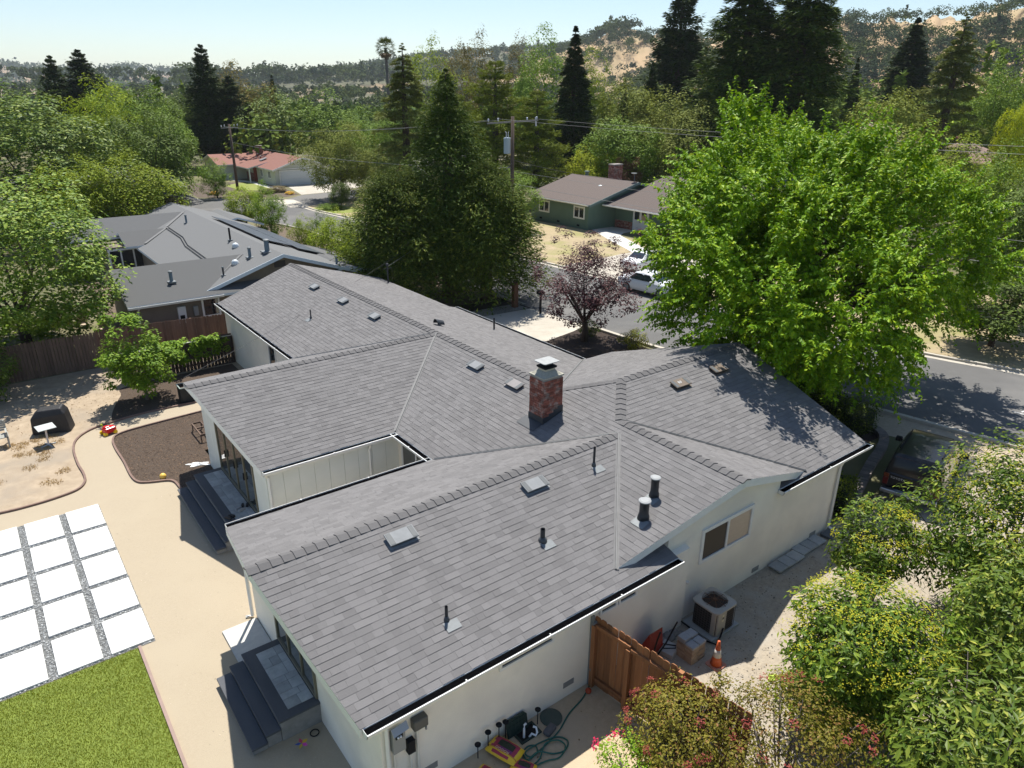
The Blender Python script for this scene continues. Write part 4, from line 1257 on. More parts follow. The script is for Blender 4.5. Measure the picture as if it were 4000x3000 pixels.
wb = thing('wheelbarrow', 'red wheelbarrow tipped up against the white wall with black handles', 'wheelbarrow', (-2.85, -3.55, 0))
tray = MB()
def wbp(a, b, c): return Vector((-2.95, -3.30, .05)) + Vector((1, 0, 0)) * a + Vector((0, -.35, .94)).normalized() * b + Vector((0, -.94, -.35)).normalized() * c
prof = [(-.30, 0, 0), (.30, 0, 0), (.34, .45, 0), (.22, .85, 0), (-.22, .85, 0), (-.34, .45, 0)]
inn = [(-.18, .12, .22), (.18, .12, .22), (.2, .45, .24), (.12, .66, .2), (-.12, .66, .2), (-.2, .45, .24)]
va = [wbp(*p) for p in prof] + [wbp(*p) for p in inn]
tray.add(va, [(i, (i + 1) % 6, 6 + (i + 1) % 6, 6 + i) for i in range(6)] + [tuple(range(6, 12))])
tr = tray.build('tray', M('red_enamel', (0.24, 0.022, 0.014), 0.45, (0.17, 0.02, 0.014), 6), wb)
tr.modifiers.new('solid', 'SOLIDIFY').thickness = .012
for s in (-1, 1):
    MB().tube([wbp(s * .18, -.02, .26), wbp(s * .2, .6, .27), wbp(s * .26, 1.05, .22), wbp(s * .28, 1.3, .2)], .02, 8).build('handle', BLACKM, wb)
wh = MB(); cc = wbp(0, -.02, .36)
wh.tube([cc + Vector((0, .17 * math.cos(R(24 * k)), .17 * math.sin(R(24 * k)))) for k in range(16)], .045, 8, cap=False)
wh.build('wheel', M('tyre', (0.02, 0.02, 0.02), 0.8), wb, smooth=True)

# pavers laid along the base of the east wing
slabs = thing('paver_row', 'row of grey concrete pavers laid along the foot of the house wall', 'pavers', (3.5, -3.3, 0))
me = bpy.data.meshes.new('paver'); b = MB().box(-.195, .195, -.195, .195, -.03, .03); me.from_pydata(b.v, [], b.f); me.materials.append(M('row_paver', (0.42, 0.43, 0.42), 0.9, (0.32, 0.33, 0.325), 5, bump=.25, island=.18))
for k in range(6):
    o = link_obj('paver', me, slabs); o.location = (2.45 + k * .41 - 3.5 + r_.uniform(-.01, .01), -3.30 + (.05 if k > 2 else -.02) + 3.3, .075); o.rotation_euler = (r_.uniform(-.02, .02), r_.uniform(-.02, .02), r_.uniform(-.03, .03)); o.modifiers.new('bevel', 'BEVEL').width = .008
MB().box(4.9, 5.35, -3.5, -3.12, .0, .09).build('paver', M('dark_slab', (0.12, 0.125, 0.13), 0.8), slabs, bevel=.01)
gl_ = MB()
gl_.add([(-1.4, -5.62, .02), (-1.25, -5.55, .07), (-1.08, -5.60, .05), (-1.02, -5.68, .015), (-1.2, -5.72, .04)], [(0, 1, 4), (1, 2, 3), (1, 3, 4)])
tag(gl_.build('green_leaf', leafmat('pale_leaf', (.36, .55, .16), (.38, .58, .2), .2)), 'single large pale green leaf lying on the gravel', 'leaf')

# ------------------------------------------------------------------ things by the south-west wall
for k, (x, y, h) in enumerate(((-7.75, -3.33, .36), (-7.50, -3.33, .52), (-7.21, -3.30, .50), (-7.06, -3.32, .50), (-6.28, -3.40, .40))):
    lab = ('shortest dark solar stake light, nearest the soil bags', 'tall dark solar stake light second from the soil bags', 'dark solar stake light third from the bags with a twin touching it', 'dark solar stake light just left of the open valve box', 'dark solar stake light standing alone right of the valve box')[k]
    t = thing('stake_light', lab, 'garden light', (x, y, 0), group='dark stake lights along the wall')
    MB().tube([(x, y, 0), (x, y, h)], .011, 8).build('stake', BLACKM, t)
    MB().lathe([(.02, h - .02), (.062, h), (.065, h + .018), (.05, h + .026), (0, h + .028)], (x, y, 0), 16).build('lamp_head', BLACKM, t)
vb = thing('valve_box', 'open irrigation valve box in the ground with white pipe stubs', 'valve box', (-6.6, -3.45, 0))
rim = MB()
for a in ((-6.86, -6.34, -3.62, -3.58), (-6.86, -6.34, -3.32, -3.28), (-6.86, -6.82, -3.58, -3.32), (-6.38, -6.34, -3.58, -3.32)):
    rim.box(*a, .0, .04)
rim.build('rim', M('box_green', (0.02, 0.04, 0.033), 0.7), vb)
MB().box(-6.82, -6.38, -3.58, -3.32, .005, .018).build('pit', M('pit', (0.008, 0.008, 0.008), 0.9), vb)
pv = MB(); pv.tube([(-6.72, -3.5, .0), (-6.72, -3.5, .26), (-6.68, -3.46, .3), (-6.63, -3.44, .28)], .024, 8)
pv.tube([(-6.62, -3.56, .02), (-6.58, -3.58, .10), (-6.52, -3.64, .06), (-6.47, -3.62, .10), (-6.45, -3.56, .17), (-6.50, -3.52, .19)], .024, 8)
pv.build('pipe', PLWHITE, vb)
ld = thing('leaning_lid', 'dark green ribbed valve box lid leaning against the wall', 'lid', (-6.75, -3.3, 0))
def lp(a, b, c): return Vector((-6.75, -3.34, .02)) + Vector((1, 0, 0)) * a + Vector((0, .25, .97)) * b + Vector((0, -.97, .25)) * c
MB().extrude([lp(-.26, 0, 0), lp(.26, 0, 0), lp(.27, .32, 0), lp(.2, .40, 0), lp(-.2, .40, 0), lp(-.27, .32, 0)], Vector((0, -.97, .25)) * .02).build('plate', M('box_green', (0.02, 0.04, 0.033)), ld)
for k in range(6):
    MB().bar(lp(-.22 + k * .088, .03, .028), lp(-.22 + k * .088, .37, .028), .012, .02).build('rib', M('box_green', (0.02, 0.04, 0.033)), ld)
for k in range(4):
    MB().bar(lp(-.24, .06 + k * .09, .026), lp(.24, .06 + k * .09, .026), .012, .014).build('rib', M('box_green', (0.02, 0.04, 0.033)), ld)
tag(MB().lathe([(.0, .012), (.24, .012), (.24, .03), (.2, .038), (0, .04)], (-5.95, -3.45, 0), 24).build('round_lid', M('round_lid', (0.055, 0.085, 0.07), 0.8, (0.09, 0.10, 0.08), 5)), 'flat round green utility lid set in the dirt', 'lid')
rk = MB().rbox(-6.2, -3.70, 0, .11, .30, .17, .3)
tag(rk.build('grey_brick', M('grey_rock', (0.13, 0.13, 0.135), 0.9, (0.09, 0.09, 0.095), 8, bump=.3), bevel=.035), 'smooth dark grey stone block beside the valve box', 'stone')
tag(MB().lathe([(.0, -.07), (.035, -.06), (.062, -.03), (.07, 0), (.062, .03), (.035, .06), (0, .07)], (-4.85, -3.42, .07), 16).build('orange_ball', M('orange_rubber', (0.40, 0.06, 0.02), .6), smooth=True), 'small orange ball by the foot of the gate', 'ball')
hp = [(-4.55, -3.22, .35), (-4.60, -3.25, .12), (-4.75, -3.32, .02), (-5.1, -3.48, .02), (-5.57, -3.6, .02), (-6.01, -3.8, .02), (-6.33, -3.88, .02), (-6.73, -3.96, .04), (-7.0, -3.99, .05), (-6.98, -3.80, .03), (-6.80, -3.72, .02), (-6.66, -3.80, .02), (-6.74, -3.95, .03), (-6.92, -3.97, .05), (-6.93, -3.82, .05), (-6.55, -3.82, .05), (-6.17, -3.91, .03), (-6.06, -4.10, .02), (-6.24, -4.24, .02), (-6.49, -4.17, .03), (-6.74, -3.98, .07), (-7.02, -4.02, .06), (-7.05, -4.12, .04), (-6.8, -4.1, .04), (-6.5, -3.92, .07), (-6.22, -4.0, .05), (-6.20, -4.20, .04), (-6.46, -4.30, .02), (-6.7, -4.22, .03), (-6.98, -4.18, .03), (-7.1, -4.3, .02), (-7.3, -4.5, .02)]
pts = [Vector(p) for p in hp]
fine = []
for i in range(len(pts) - 1):
    p0, p1, p2, p3_ = pts[max(i - 1, 0)], pts[i], pts[i + 1], pts[min(i + 2, len(pts) - 1)]
    for j in range(6):
        t = j / 6
        fine.append(0.5 * ((2 * p1) + (p2 - p0) * t + (2 * p0 - 5 * p1 + 4 * p2 - p3_) * t * t + (3 * p1 - p0 - 3 * p2 + p3_) * t ** 3))
tag(MB().tube(fine, .016, 8).build('garden_hose', GREENH, smooth=True), 'long green garden hose coiled on the dirt below the wall', 'hose')

def bag(label, c, rz, lx, ly, h, art):
    t = thing('soil_bag', label, 'bag', (c[0], c[1], c[2]), rz, local=True, group='garden soil bags')
    n = 18
    V, F = [], []
    for s in (1, -1):
        for j in range(n + 1):
            for i in range(n + 1):
                a, b = i / n * 2 - 1, j / n * 2 - 1
                k = (1 - abs(a) ** 3.5) * (1 - abs(b) ** 3.5)
                wr = .012 * math.sin(9 * a + 3 * b) * (abs(b) ** 2) + .006 * math.sin(14 * b + 5 * a)
                V.append((a * lx / 2 * (1 - .05 * b * b), b * ly / 2 * (1 - .06 * a * a), (h * .5 * k ** .6 + wr * k) * s * (1 if s > 0 else .6) + h * .3))
    for s in range(2):
        o_ = s * (n + 1) ** 2
        for j in range(n):
            for i in range(n):
                q = (o_ + j * (n + 1) + i, o_ + j * (n + 1) + i + 1, o_ + (j + 1) * (n + 1) + i + 1, o_ + (j + 1) * (n + 1) + i)
                F.append(q if s == 0 else q[::-1])
    mb = MB(); mb.v, mb.f = V, F
    Y_, PK, DG_, OR = M('bag_yellow', (0.78, 0.50, 0.03), .35), M('bag_magenta', (0.36, 0.03, 0.075), .35), M('bag_dark_green', (0.03, 0.055, 0.03), .4, (0.012, 0.014, 0.012), 25, island=.0), M('bag_orange', (0.55, 0.22, 0.03), .35)
    VI = M('bag_violet', (0.20, 0.03, 0.16), .35)
    for (i, q) in enumerate(F):
        cx_, cy_ = sum(V[k][0] for k in q) / 4 / lx * 2, sum(V[k][1] for k in q) / 4 / ly * 2
        m_ = 0
        if i < n * n:
            if -.72 < cx_ < .78 and -.42 < cy_ < .8: m_ = 1
            if -.48 < cx_ < .6 and -.15 < cy_ < .5: m_ = 2
            if -.2 < cx_ < .6 and -.3 < cy_ < -.12: m_ = 4
            if -.45 > cy_ > -.55: m_ = 3
            if -.62 > cy_ > -.88 and abs(cx_) < .5: m_ = 1
        mb.m.append(m_)
    o = mb.build('sack', [Y_, PK, DG_, OR, VI], t, smooth=True)
    return t, o
b1, s1_ = bag('full yellow and magenta soil bag lying beside the coiled hose', (-7.27, -3.58, .06), R(-71), .72, .46, .20, 0)
TXT = M('bag_print', (0.62, 0.55, 0.45), .5)
text_mesh('print', 'ROGGO', .085, s1_, Vector((.17, -.085, .185)), (-1, 0, 0), (0, -1, 0), TXT)
b2, s2_ = bag('second soil bag with a dark picture, partly under the first', (-7.85, -3.88, .03), R(-70), .62, .40, .16, 1)
b3, s3_ = bag('bright yellow soil bag end in the sun below the first bag', (-7.2, -4.08, .02), R(-60), .5, .34, .14, 1)
ch = thing('plastic_chair', 'white plastic garden chair against the wall below the meter box', 'chair', (-9.2, -3.85, 0), R(172), local=True)
bk = MB()
for k in range(9):
    a0, a1 = R(180 * k / 9), R(180 * (k + 1) / 9)
    bk.bar((-.24 * math.cos(a0), -.22, .62 + .24 * math.sin(a0)), (-.24 * math.cos(a1), -.22, .62 + .24 * math.sin(a1)), .05, .035)
for x in (-.24, .24): bk.bar((x, -.2, .40), (x, -.22, .63), .05, .035)
for x in (-.14, -.07, 0, .07, .14): bk.bar((x, -.2, .42), (x, -.22, .62 + math.sqrt(max(.0, .24 ** 2 - x * x))), .028, .015)
bk.build('backrest', PLWHITE, ch)
MB().box(-.25, .25, -.22, .24, .39, .42).build('seat', PLWHITE, ch, bevel=.015)
for sx, sy in ((-1, -1), (1, -1), (-1, 1), (1, 1)):
    MB().bar((sx * .2, sy * .2, .4), (sx * .26, sy * .25, 0), .045).build('leg', PLWHITE, ch)
for sx in (-1, 1):
    MB().bar((sx * .27, -.2, .60), (sx * .27, .2, .60), .05, .03).build('armrest', PLWHITE, ch)
    MB().bar((sx * .27, .18, .60), (sx * .24, .2, .4), .04, .03).build('arm_post', PLWHITE, ch)

# pinwheel flower and hose ring in the shade of the near steps
pw = thing('pinwheel', 'toy pinwheel flower with pink, yellow and blue petals stuck in the dirt', 'pinwheel', (-10.35, -.68, WY))
MB().tube([(-10.3, -.5, WY + .02), (-10.35, -.68, WY + .22)], .006, 6).build('stick', BLACKM, pw)
cols = ((.55, .35, .03), (.5, .06, .12), (.03, .08, .35), (.42, .30, .03), (.5, .04, .3))
for k, cc in enumerate(cols):
    a = R(72 * k + 15); d1, d2 = R(72 * k + 45), R(72 * k - 15)
    c0 = Vector((-10.35, -.68, WY + .22))
    MB().add([c0, c0 + Vector((.08 * math.cos(d1), .08 * math.sin(d1), .01)), c0 + Vector((.15 * math.cos(a), .15 * math.sin(a), .0)), c0 + Vector((.08 * math.cos(d2), .08 * math.sin(d2), -.01))], [(0, 1, 2, 3)]).build('petal', M('petal%d' % k, cc, .4), pw)
tag(MB().tube([(-9.98 + .09 * math.cos(R(15 * k)), -.42 + .09 * math.sin(R(15 * k)), WY + .03 + .003 * (k // 24)) for k in range(60)], .011, 6).build('hose_ring', BLACKM), 'small black coiled drip hose beside the near steps', 'hose')

# ------------------------------------------------------------------ back yard things
gc = thing('covered_grill', 'barbecue grill under a sagging black cover', 'grill', (-12.4, 19.75, WY))
rz = R(-18)
def gp(a, b, z): return (-12.42 + a * math.cos(rz) - b * math.sin(rz), 19.85 + a * math.sin(rz) + b * math.cos(rz), WY + z)
cv = MB()
lo = [gp(-.72, -.34, .05), gp(.62, -.34, .03), gp(.66, .34, .04), gp(-.72, .34, .05)]
mid = [gp(-.68, -.31, .70), gp(.52, -.31, .80), gp(.56, .31, .82), gp(-.68, .31, .72)]
tp = [gp(-.42, -.22, .98), gp(.40, -.22, 1.02), gp(.44, .24, 1.04), gp(-.40, .24, 1.0)]
vv = lo + mid + tp
cv.add(vv, [(k * 4 + i, k * 4 + (i + 1) % 4, (k + 1) * 4 + (i + 1) % 4, (k + 1) * 4 + i) for k in range(2) for i in range(4)] + [(8, 9, 10, 11)])
co = cv.build('cover', M('black_cover', (0.016, 0.016, 0.018), 0.55, (0.028, 0.028, 0.03), 5, bump=.4, bscale=8), gc, bevel=.05)
tb = thing('pedestal_table', 'small white square pedestal table standing on the bare dirt', 'table', (-12.81, 18.43, WY))
rz = R(8)
MB().rbox(-12.76, 18.62, WY + .70, WY + .725, .62, .62, rz).build('table_top', M('table_top', (0.52, 0.55, 0.53), 0.4, (0.44, 0.47, 0.45), 5), tb, bevel=.006)
MB().tube([(-12.80, 18.46, WY + .02), (-12.77, 18.60, WY + .70)], .035, 10).build('pedestal', M('pink_white', (0.66, 0.60, 0.57), .5), tb)
for k in range(4):
    a = R(90 * k + 20)
    MB().bar((-12.80, 18.46, WY + .05), (-12.80 + .27 * math.cos(a), 18.46 + .27 * math.sin(a), WY + .025), .045, .03).build('foot', M('foot_alu', (0.45, 0.48, 0.50), .4), tb)
bn = thing('garden_bench', 'grey slatted garden bench cut off at the left edge of the yard', 'bench', (-14.6, 19.5, WY))
BW = M('bench_wood', (0.40, 0.40, 0.36), 0.85, (0.29, 0.285, 0.255), 4, stretch=(.5, 4, 4))
for k in range(6):
    MB().box(-15.4, -13.95, 19.15 + k * .085, 19.22 + k * .085, WY + .42, WY + .45).build('slat', BW, bn)
for k in range(5):
    MB().obox((-14.68, 19.74 + .02 * k, WY + .55 + k * .085), (.72, 0, 0), (0, .01, 0), (0, .008, .033)).build('slat', BW, bn)
for x in (-14.0, -15.35):
    for y, h in ((19.18, .62), (19.70, .95)):
        MB().box(x - .03, x + .03, y - .03, y + .03, WY, WY + h).build('leg', BW, bn)
    MB().box(x - .03, x + .03, 19.15, 19.72, WY + .60, WY + .64).build('armrest', BW, bn)
ty = thing('ride_on_toy', 'red toddler ride-on toy with yellow wheels on the granite path', 'toy', (-10.72, 18.22, WY))
MB().rbox(-10.72, 18.22, WY + .08, WY + .30, .46, .34, R(20)).build('body', RED, ty, bevel=.06)
MB().rbox(-10.80, 18.20, WY + .29, WY + .36, .2, .2, R(20)).build('seat', RED, ty, bevel=.03)
MB().tube([(-10.90, 18.30, WY + .26), (-10.92, 18.32, WY + .44), (-10.98, 18.20, WY + .46)], .022, 8).build('handle', M('lime_plastic', (0.40, 0.55, 0.03), .4), ty)
for dx, dy in ((-.17, -.19), (.19, -.10), (-.26, .09), (.10, .21)):
    c0 = Vector((-10.72 + dx, 18.22 + dy, WY + .08))
    MB().tube([c0 + Vector((.012, -.035, 0)), c0 + Vector((-.012, .035, 0))], .08, 14).build('wheel', YELLOW, ty)
tag(MB().lathe([(.0, -.11), (.06, -.095), (.1, -.05), (.115, 0), (.1, .05), (.06, .095), (0, .11)], (-9.9, 13.08, WY + .12), 20).build('yellow_ball', M('yellow_rubber', (0.80, 0.52, 0.10), .4), smooth=True), 'yellow ball resting against the curved bed edging', 'ball')
cw = MB()
n = 26
for j in range(n + 1):
    for i in range(n + 1):
        a, b = i / n * 2 - 1, j / n * 2 - 1
        e = .85 + .2 * math.sin(5 * math.atan2(b, a))
        z = .03 + .05 * abs(math.sin(7 * a + 4 * b)) * abs(math.cos(5 * b - 2 * a)) * max(0, 1 - .7 * (a * a + b * b))
        cw.v.append((-8.62 + (a * .36 - b * .06) * e, 13.45 + (b * .2 + a * -.14) * e, WY + z))
cw.f = [(j * (n + 1) + i, j * (n + 1) + i + 1, (j + 1) * (n + 1) + i + 1, (j + 1) * (n + 1) + i) for j in range(n) for i in range(n)]
cw.m = [0] * len(cw.f)
tag(cw.build('crumpled_sheet', M('white_cloth', (0.80, 0.80, 0.78), .8)), 'crumpled white sheet lying at the corner of the middle wing', 'cloth')
bin_ = thing('planter_bin', 'black square bin standing behind the middle wing roof corner', 'bin', (-7.3, 19.95, WY))
for a in ((-7.62, -7.58, 19.6, 20.2), (-7.02, -6.98, 19.6, 20.2), (-7.58, -7.02, 19.6, 19.64), (-7.58, -7.02, 20.16, 20.2)):
    MB().box(*a, WY, WY + .72).build('side', M('bin_plastic', (0.02, 0.022, 0.022), .6), bin_)
MB().box(-7.58, -7.02, 19.64, 20.16, WY + .02, WY + .6).build('soil', MULCH, bin_)
br = MB()
for a in ((-7.64, -6.96, 19.57, 19.61), (-7.64, -6.96, 20.19, 20.23), (-7.64, -7.60, 19.61, 20.19), (-7.00, -6.96, 19.61, 20.19)): br.box(*a, WY + .70, WY + .74)
br.build('rim', M('bin_rim', (0.30, 0.36, 0.33), .5), bin_)
fr_ = thing('raised_frame', 'small wooden frame standing at the wall in the mulched bed', 'frame', (-7.85, 15.9, WY))
for a in ((-8.02, -7.98, 15.2, 16.5), (-7.68, -7.64, 15.2, 16.5)): MB().box(*a, WY + .3, WY + .36).build('rail', WOODG, fr_)
for y in (15.2, 15.9, 16.46): MB().box(-7.98, -7.68, y, y + .04, WY + .3, WY + .36).build('bar', WOODG, fr_)
for x, y in ((-8.0, 15.22), (-7.66, 15.22), (-8.0, 16.48), (-7.66, 16.48)): MB().box(x - .02, x + .02, y - .02, y + .02, WY, WY + .3).build('leg', WOODG, fr_)
# shoes on the landing and a red handled tool on the wall
for k, (x, y, rz_, m_, lab) in enumerate(((-8.62, 8.45, .4, M('grey_shoe', (0.34, 0.35, 0.36), .7), 'grey trainers left on the stone landing by the glass doors'), (-8.42, 8.62, 1.2, M('black_shoe', (0.02, 0.02, 0.022), .6), 'black shoes on the landing nearest the glass doors'), (-9.02, 8.2, 2.0, M('black_shoe', (0.02, 0.02, 0.022)), 'small black shoes on the dark edge of the landing'))):
    t = thing('shoes', lab, 'shoes', (x, y, .142), rz_, local=True)
    for s in (-1, 1):
        b = MB(); b.add([(-.13, s * .07 - .04, 0), (.13, s * .07 - .03, 0), (.13, s * .07 + .03, 0), (-.13, s * .07 + .04, 0), (-.12, s * .07 - .035, .08), (.02, s * .07 - .03, .075), (.12, s * .07 - .025, .04), (.12, s * .07 + .025, .04), (.02, s * .07 + .03, .075), (-.12, s * .07 + .035, .08)],
              [(0, 3, 2, 1), (0, 1, 6, 5, 4), (3, 9, 8, 7, 2), (1, 2, 7, 6), (0, 4, 9, 3), (4, 5, 8, 9), (5, 6, 7, 8)])
        b.build('shoe', m_, t, bevel=.012)
tl = thing('garden_tool', 'red handled tool hanging on the siding between the wings', 'tool', (-7.4, 6.44, .7))
MB().tube([(-7.40, 6.44, 1.02), (-7.38, 6.44, .86)], .02, 8).build('handle', RED, tl)
MB().tube([(-7.38, 6.44, .86), (-7.36, 6.44, .5)], .01, 6).build('shaft', BLACKM, tl)
# brick border round the drive
bb = thing('brick_border', 'curved low border of grey bricks between hedge and drive', 'border', (11, -1.6, 0))
bl_ = smooth_line([(6.2, -3.3), (7.46, -2.72), (8.44, -2.42), (9.56, -2.06), (10.63, -1.74), (11.6, -1.5), (12.5, -1.2), (13.1, -.85), (13.45, -.35), (13.55, .3)], 10)
me = bpy.data.meshes.new('brick'); b = MB().box(-.046, .046, -.17, .17, -.09, .09); me.from_pydata(b.v, [], b.f); me.materials.append(M('border_brick', (0.24, 0.205, 0.19), .9, (0.16, 0.14, 0.13), 7, bump=.4, island=.22))
acc, last = 0, Vector(bl_[0])
for a, c0 in zip(bl_[:-1], bl_[1:]):
    a, c0 = Vector(a), Vector(c0)
    seg = (c0 - a).length
    while acc < seg:
        p = a + (c0 - a) * (acc / seg)
        o = link_obj('brick', me, bb); o.location = (p.x - 11, p.y + 1.6, .07); o.rotation_euler = (r_.uniform(-.02, .02), r_.uniform(-.02, .02), math.atan2((c0 - a).y, (c0 - a).x))
        acc += .102
    acc -= seg
# mailbox posts on the driveway corner
t = thing('mailbox_post', 'thick brown timber post at the corner of the driveway', 'post', (12.6, 22.0, 0))
MB().box(12.45, 12.75, 21.85, 22.15, 0, 1.5).build('post', M('reddish_post', (0.17, 0.085, 0.05), .9, (0.11, 0.055, 0.035), 5), t)
MB().box(12.40, 12.80, 21.80, 22.20, 1.5, 1.56).build('cap', M('reddish_post', (0.17, 0.085, 0.05)), t)
t = thing('mailbox_post', 'slim dark mailbox post at the kerb beside the purple tree', 'mailbox', (13.0, 20.0, 0))
MB().box(12.95, 13.05, 19.95, 20.05, 0, 1.2).build('post', BLACKM, t)
MB().extrude([(12.85, 19.8, 1.2), (13.15, 19.8, 1.2), (13.15, 19.8, 1.36), (13.08, 19.8, 1.43), (12.92, 19.8, 1.43), (12.85, 19.8, 1.36)], (0, .42, 0)).build('box', BLACKM, t)

# ------------------------------------------------------------------ vehicles
def loft(mb, rings, close=True, mi=0):
    k, n = len(rings), len(rings[0])
    base = len(mb.v)
    mb.v += [tuple(p) for r__ in rings for p in r__]
    for i in range(k - 1):
        for j in range(n):
            mb.f.append((base + i * n + j, base + i * n + (j + 1) % n, base + (i + 1) * n + (j + 1) % n, base + (i + 1) * n + j)); mb.m.append(mi)
    mb.f.append(tuple(base + j for j in range(n - 1, -1, -1))); mb.m.append(mi)
    mb.f.append(tuple(base + (k - 1) * n + j for j in range(n))); mb.m.append(mi)

def car_ring(x, hw, z0, zs, hwt, zt):
    """cross-section: sill z0, shoulder zs at half width hw, top zt at half width hwt"""
    h = [(hw * .90, z0), (hw * .985, z0 + .12), (hw, (z0 + zs) / 2), (hw * .985, zs - .04), (hw * .955, zs), (hwt + (hw * .955 - hwt) * .08, zt - .07), (hwt * .96, zt - .02), (hwt * .8, zt)]
    return [(x, y, z) for y, z in h] + [(x, -y, z) for y, z in h[::-1]]

def make_car(name, label, loc, rz, paint, suv):
    t = thing(name, label, 'car', loc, rz, local=True)
    b = MB()
    if suv:   # origin at the middle of the tail, +x forward
        st = [(.02, .80, .50, .98, .74, 1.02), (.06, .84, .46, 1.02, .76, 1.06), (.10, .85, .44, 1.04, .72, 1.50), (.26, .85, .42, 1.04, .69, 1.70), (.9, .86, .40, 1.04, .70, 1.755), (1.9, .86, .40, 1.04, .70, 1.755), (2.45, .86, .40, 1.04, .68, 1.72), (2.75, .86, .40, 1.04, .70, 1.52), (3.10, .86, .40, 1.03, .76, 1.10), (3.4, .85, .42, 1.0, .76, 1.06), (4.2, .83, .44, .96, .70, 1.0), (4.42, .78, .48, .88, .64, .92), (4.48, .72, .52, .80, .60, .84)]
        wx, wr, L = (.85, 3.55), .36, 4.48
    else:
        st = [(.0, .74, .42, .80, .60, .84), (.08, .82, .34, .88, .68, .93), (.35, .85, .28, .90, .72, .98), (.8, .87, .24, .92, .70, 1.02), (1.35, .87, .24, .92, .58, 1.38), (2.0, .87, .24, .92, .58, 1.44), (2.6, .87, .24, .92, .57, 1.38), (3.35, .87, .24, .90, .72, .96), (4.0, .85, .26, .86, .68, .88), (4.4, .80, .32, .76, .6, .78), (4.52, .70, .38, .66, .5, .68)]
        wx, wr, L = (.85, 3.6), .32, 4.52
    loft(b, [car_ring(*s) for s in st])
    PT = M(paint[0], paint[1], .3, spec=.4)
    PT.node_tree.nodes['Principled BSDF'].inputs['Coat Weight'].default_value = .25
    body = b.build('body', PT, t, smooth=True)
    body.modifiers.new('edge', 'EDGE_SPLIT').split_angle = R(38)
    GL = glassmat('car_glass', (0.012, 0.018, 0.022), .05)
    TY = M('tyre', (0.02, 0.02, 0.02), .8)
    for x in wx:
        for s in (-1, 1):
            w = MB().tube([(x, s * .66, wr), (x, s * .87, wr)], wr, 22).build('wheel', TY, t)
            MB().tube([(x, s * .80, wr), (x, s * .876, wr)], wr * .62, 16).build('rim', GALV, w)
            MB().tube([(x, s * .70, wr + .02), (x, s * .868, wr + .02)], wr * 1.15, 20).build('wheel_arch', M('arch_black', (0.012, 0.012, 0.012), .9), body) if False else None
    if suv:
        e = .006
        def pan(nm, P, m=GL): return MB().add(P, [tuple(range(len(P)))]).build(nm, m, body)
        pan('rear_window', [(.075, -.70, 1.14), (.075, .70, 1.14), (.175, .60, 1.60), (.175, -.60, 1.60)][::-1])
        pan('windscreen', [(3.07, -.70, 1.16), (3.07, .70, 1.16), (2.80, .60, 1.53), (2.56, .58, 1.69), (2.56, -.58, 1.69), (2.80, -.60, 1.53)])
        for s in (-1, 1):
            for xa, xb in ((.34, 1.12), (1.2, 2.05), (2.12, 2.78)):
                ya, yb = .845, .715
                q = [(xa, s * ya, 1.08), (xb, s * ya, 1.08), (xb - (.22 if xb > 2.5 else 0), s * yb, 1.60), (xa + (.05 if xa < .5 else 0), s * yb, 1.60)]
                pan('side_window', q if s < 0 else q[::-1])
            MB().box(2.62, 2.80, s * 1.02 - .1, s * 1.02 + .1, 1.06, 1.22).build('mirror', BLACKM, t, bevel=.03)
            MB().bar((.5, s * .60, 1.79), (2.2, s * .60, 1.79), .03, .04).build('roof_rail', BLACKM, body)
            MB().box(-.012, .06, s * .74 - .075, s * .74 + .075, .90, 1.02).build('tail_light', M('amber_lamp', (0.16, 0.035, 0.008), .3), body, bevel=.01)
            MB().box(-.012, .06, s * .74 - .075, s * .74 + .075, .64, .88).build('tail_light', M('red_lamp', (0.12, 0.008, 0.006), .3), body, bevel=.01)
            MB().box(4.40, 4.50, s * .6 - .14, s * .6 + .14, .66, .82).build('headlight', GALV, body)
        bp = MB(); bp.box(-.16, .04, -.82, .82, .40, .54)
        bo = bp.build('rear_bumper', M('chrome', (0.45, 0.46, 0.48), .3, metal=.9), t, bevel=.03)
        MB().box(-.165, -.155, -.28, .10, .42, .52).build('number_plate', M('plate', (0.55, 0.58, 0.62), .4), bo)
        MB().box(-.17, -.02, -.4, .4, .54, .552).build('step_pad', M('step_pad', (0.20, 0.24, 0.30), .4), bo)
        MB().box(4.42, 4.56, -.8, .8, .44, .6).build('front_bumper', BLACKM, t, bevel=.03)
        text_mesh('badge', 'TOYOTA', .105, body, (.012, .62, .88), (0, -1, 0), (0, 0, 1), M('badge_silver', (0.55, 0.55, 0.55), .4), .003)
    else:
        def pan(nm, P, m=GL): return MB().add(P, [tuple(range(len(P)))]).build(nm, m, body)
        pan('windscreen', [(3.28, -.66, 1.0), (3.28, .66, 1.0), (2.66, .54, 1.39), (2.66, -.54, 1.39)])
        pan('rear_window', [(.84, .62, 1.06), (.84, -.62, 1.06), (1.32, -.52, 1.395), (1.32, .52, 1.395)])
        for s in (-1, 1):
            q = [(1.0, s * .845, .96), (3.05, s * .845, .96), (2.55, s * .62, 1.32), (1.42, s * .62, 1.33)]
            pan('side_window', q if s < 0 else q[::-1])
            MB().box(2.85, 3.0, s * .98 - .09, s * .98 + .09, .93, 1.05).build('mirror', PT, t, bevel=.03)
            MB().box(-.005, .10, s * .62 - .12, s * .62 + .12, .66, .80).build('tail_light', M('red_lamp', (0.30, 0.012, 0.01), .3), body)
            MB().box(4.40, 4.53, s * .55 - .13, s * .55 + .13, .60, .70).build('headlight', GALV, body)
    return t
make_car('parked_suv', 'black SUV parked on the gravel drive facing the street', (8.55, -3.92, 0.01), R(13), ('black_paint', (0.010, 0.011, 0.013)), True)
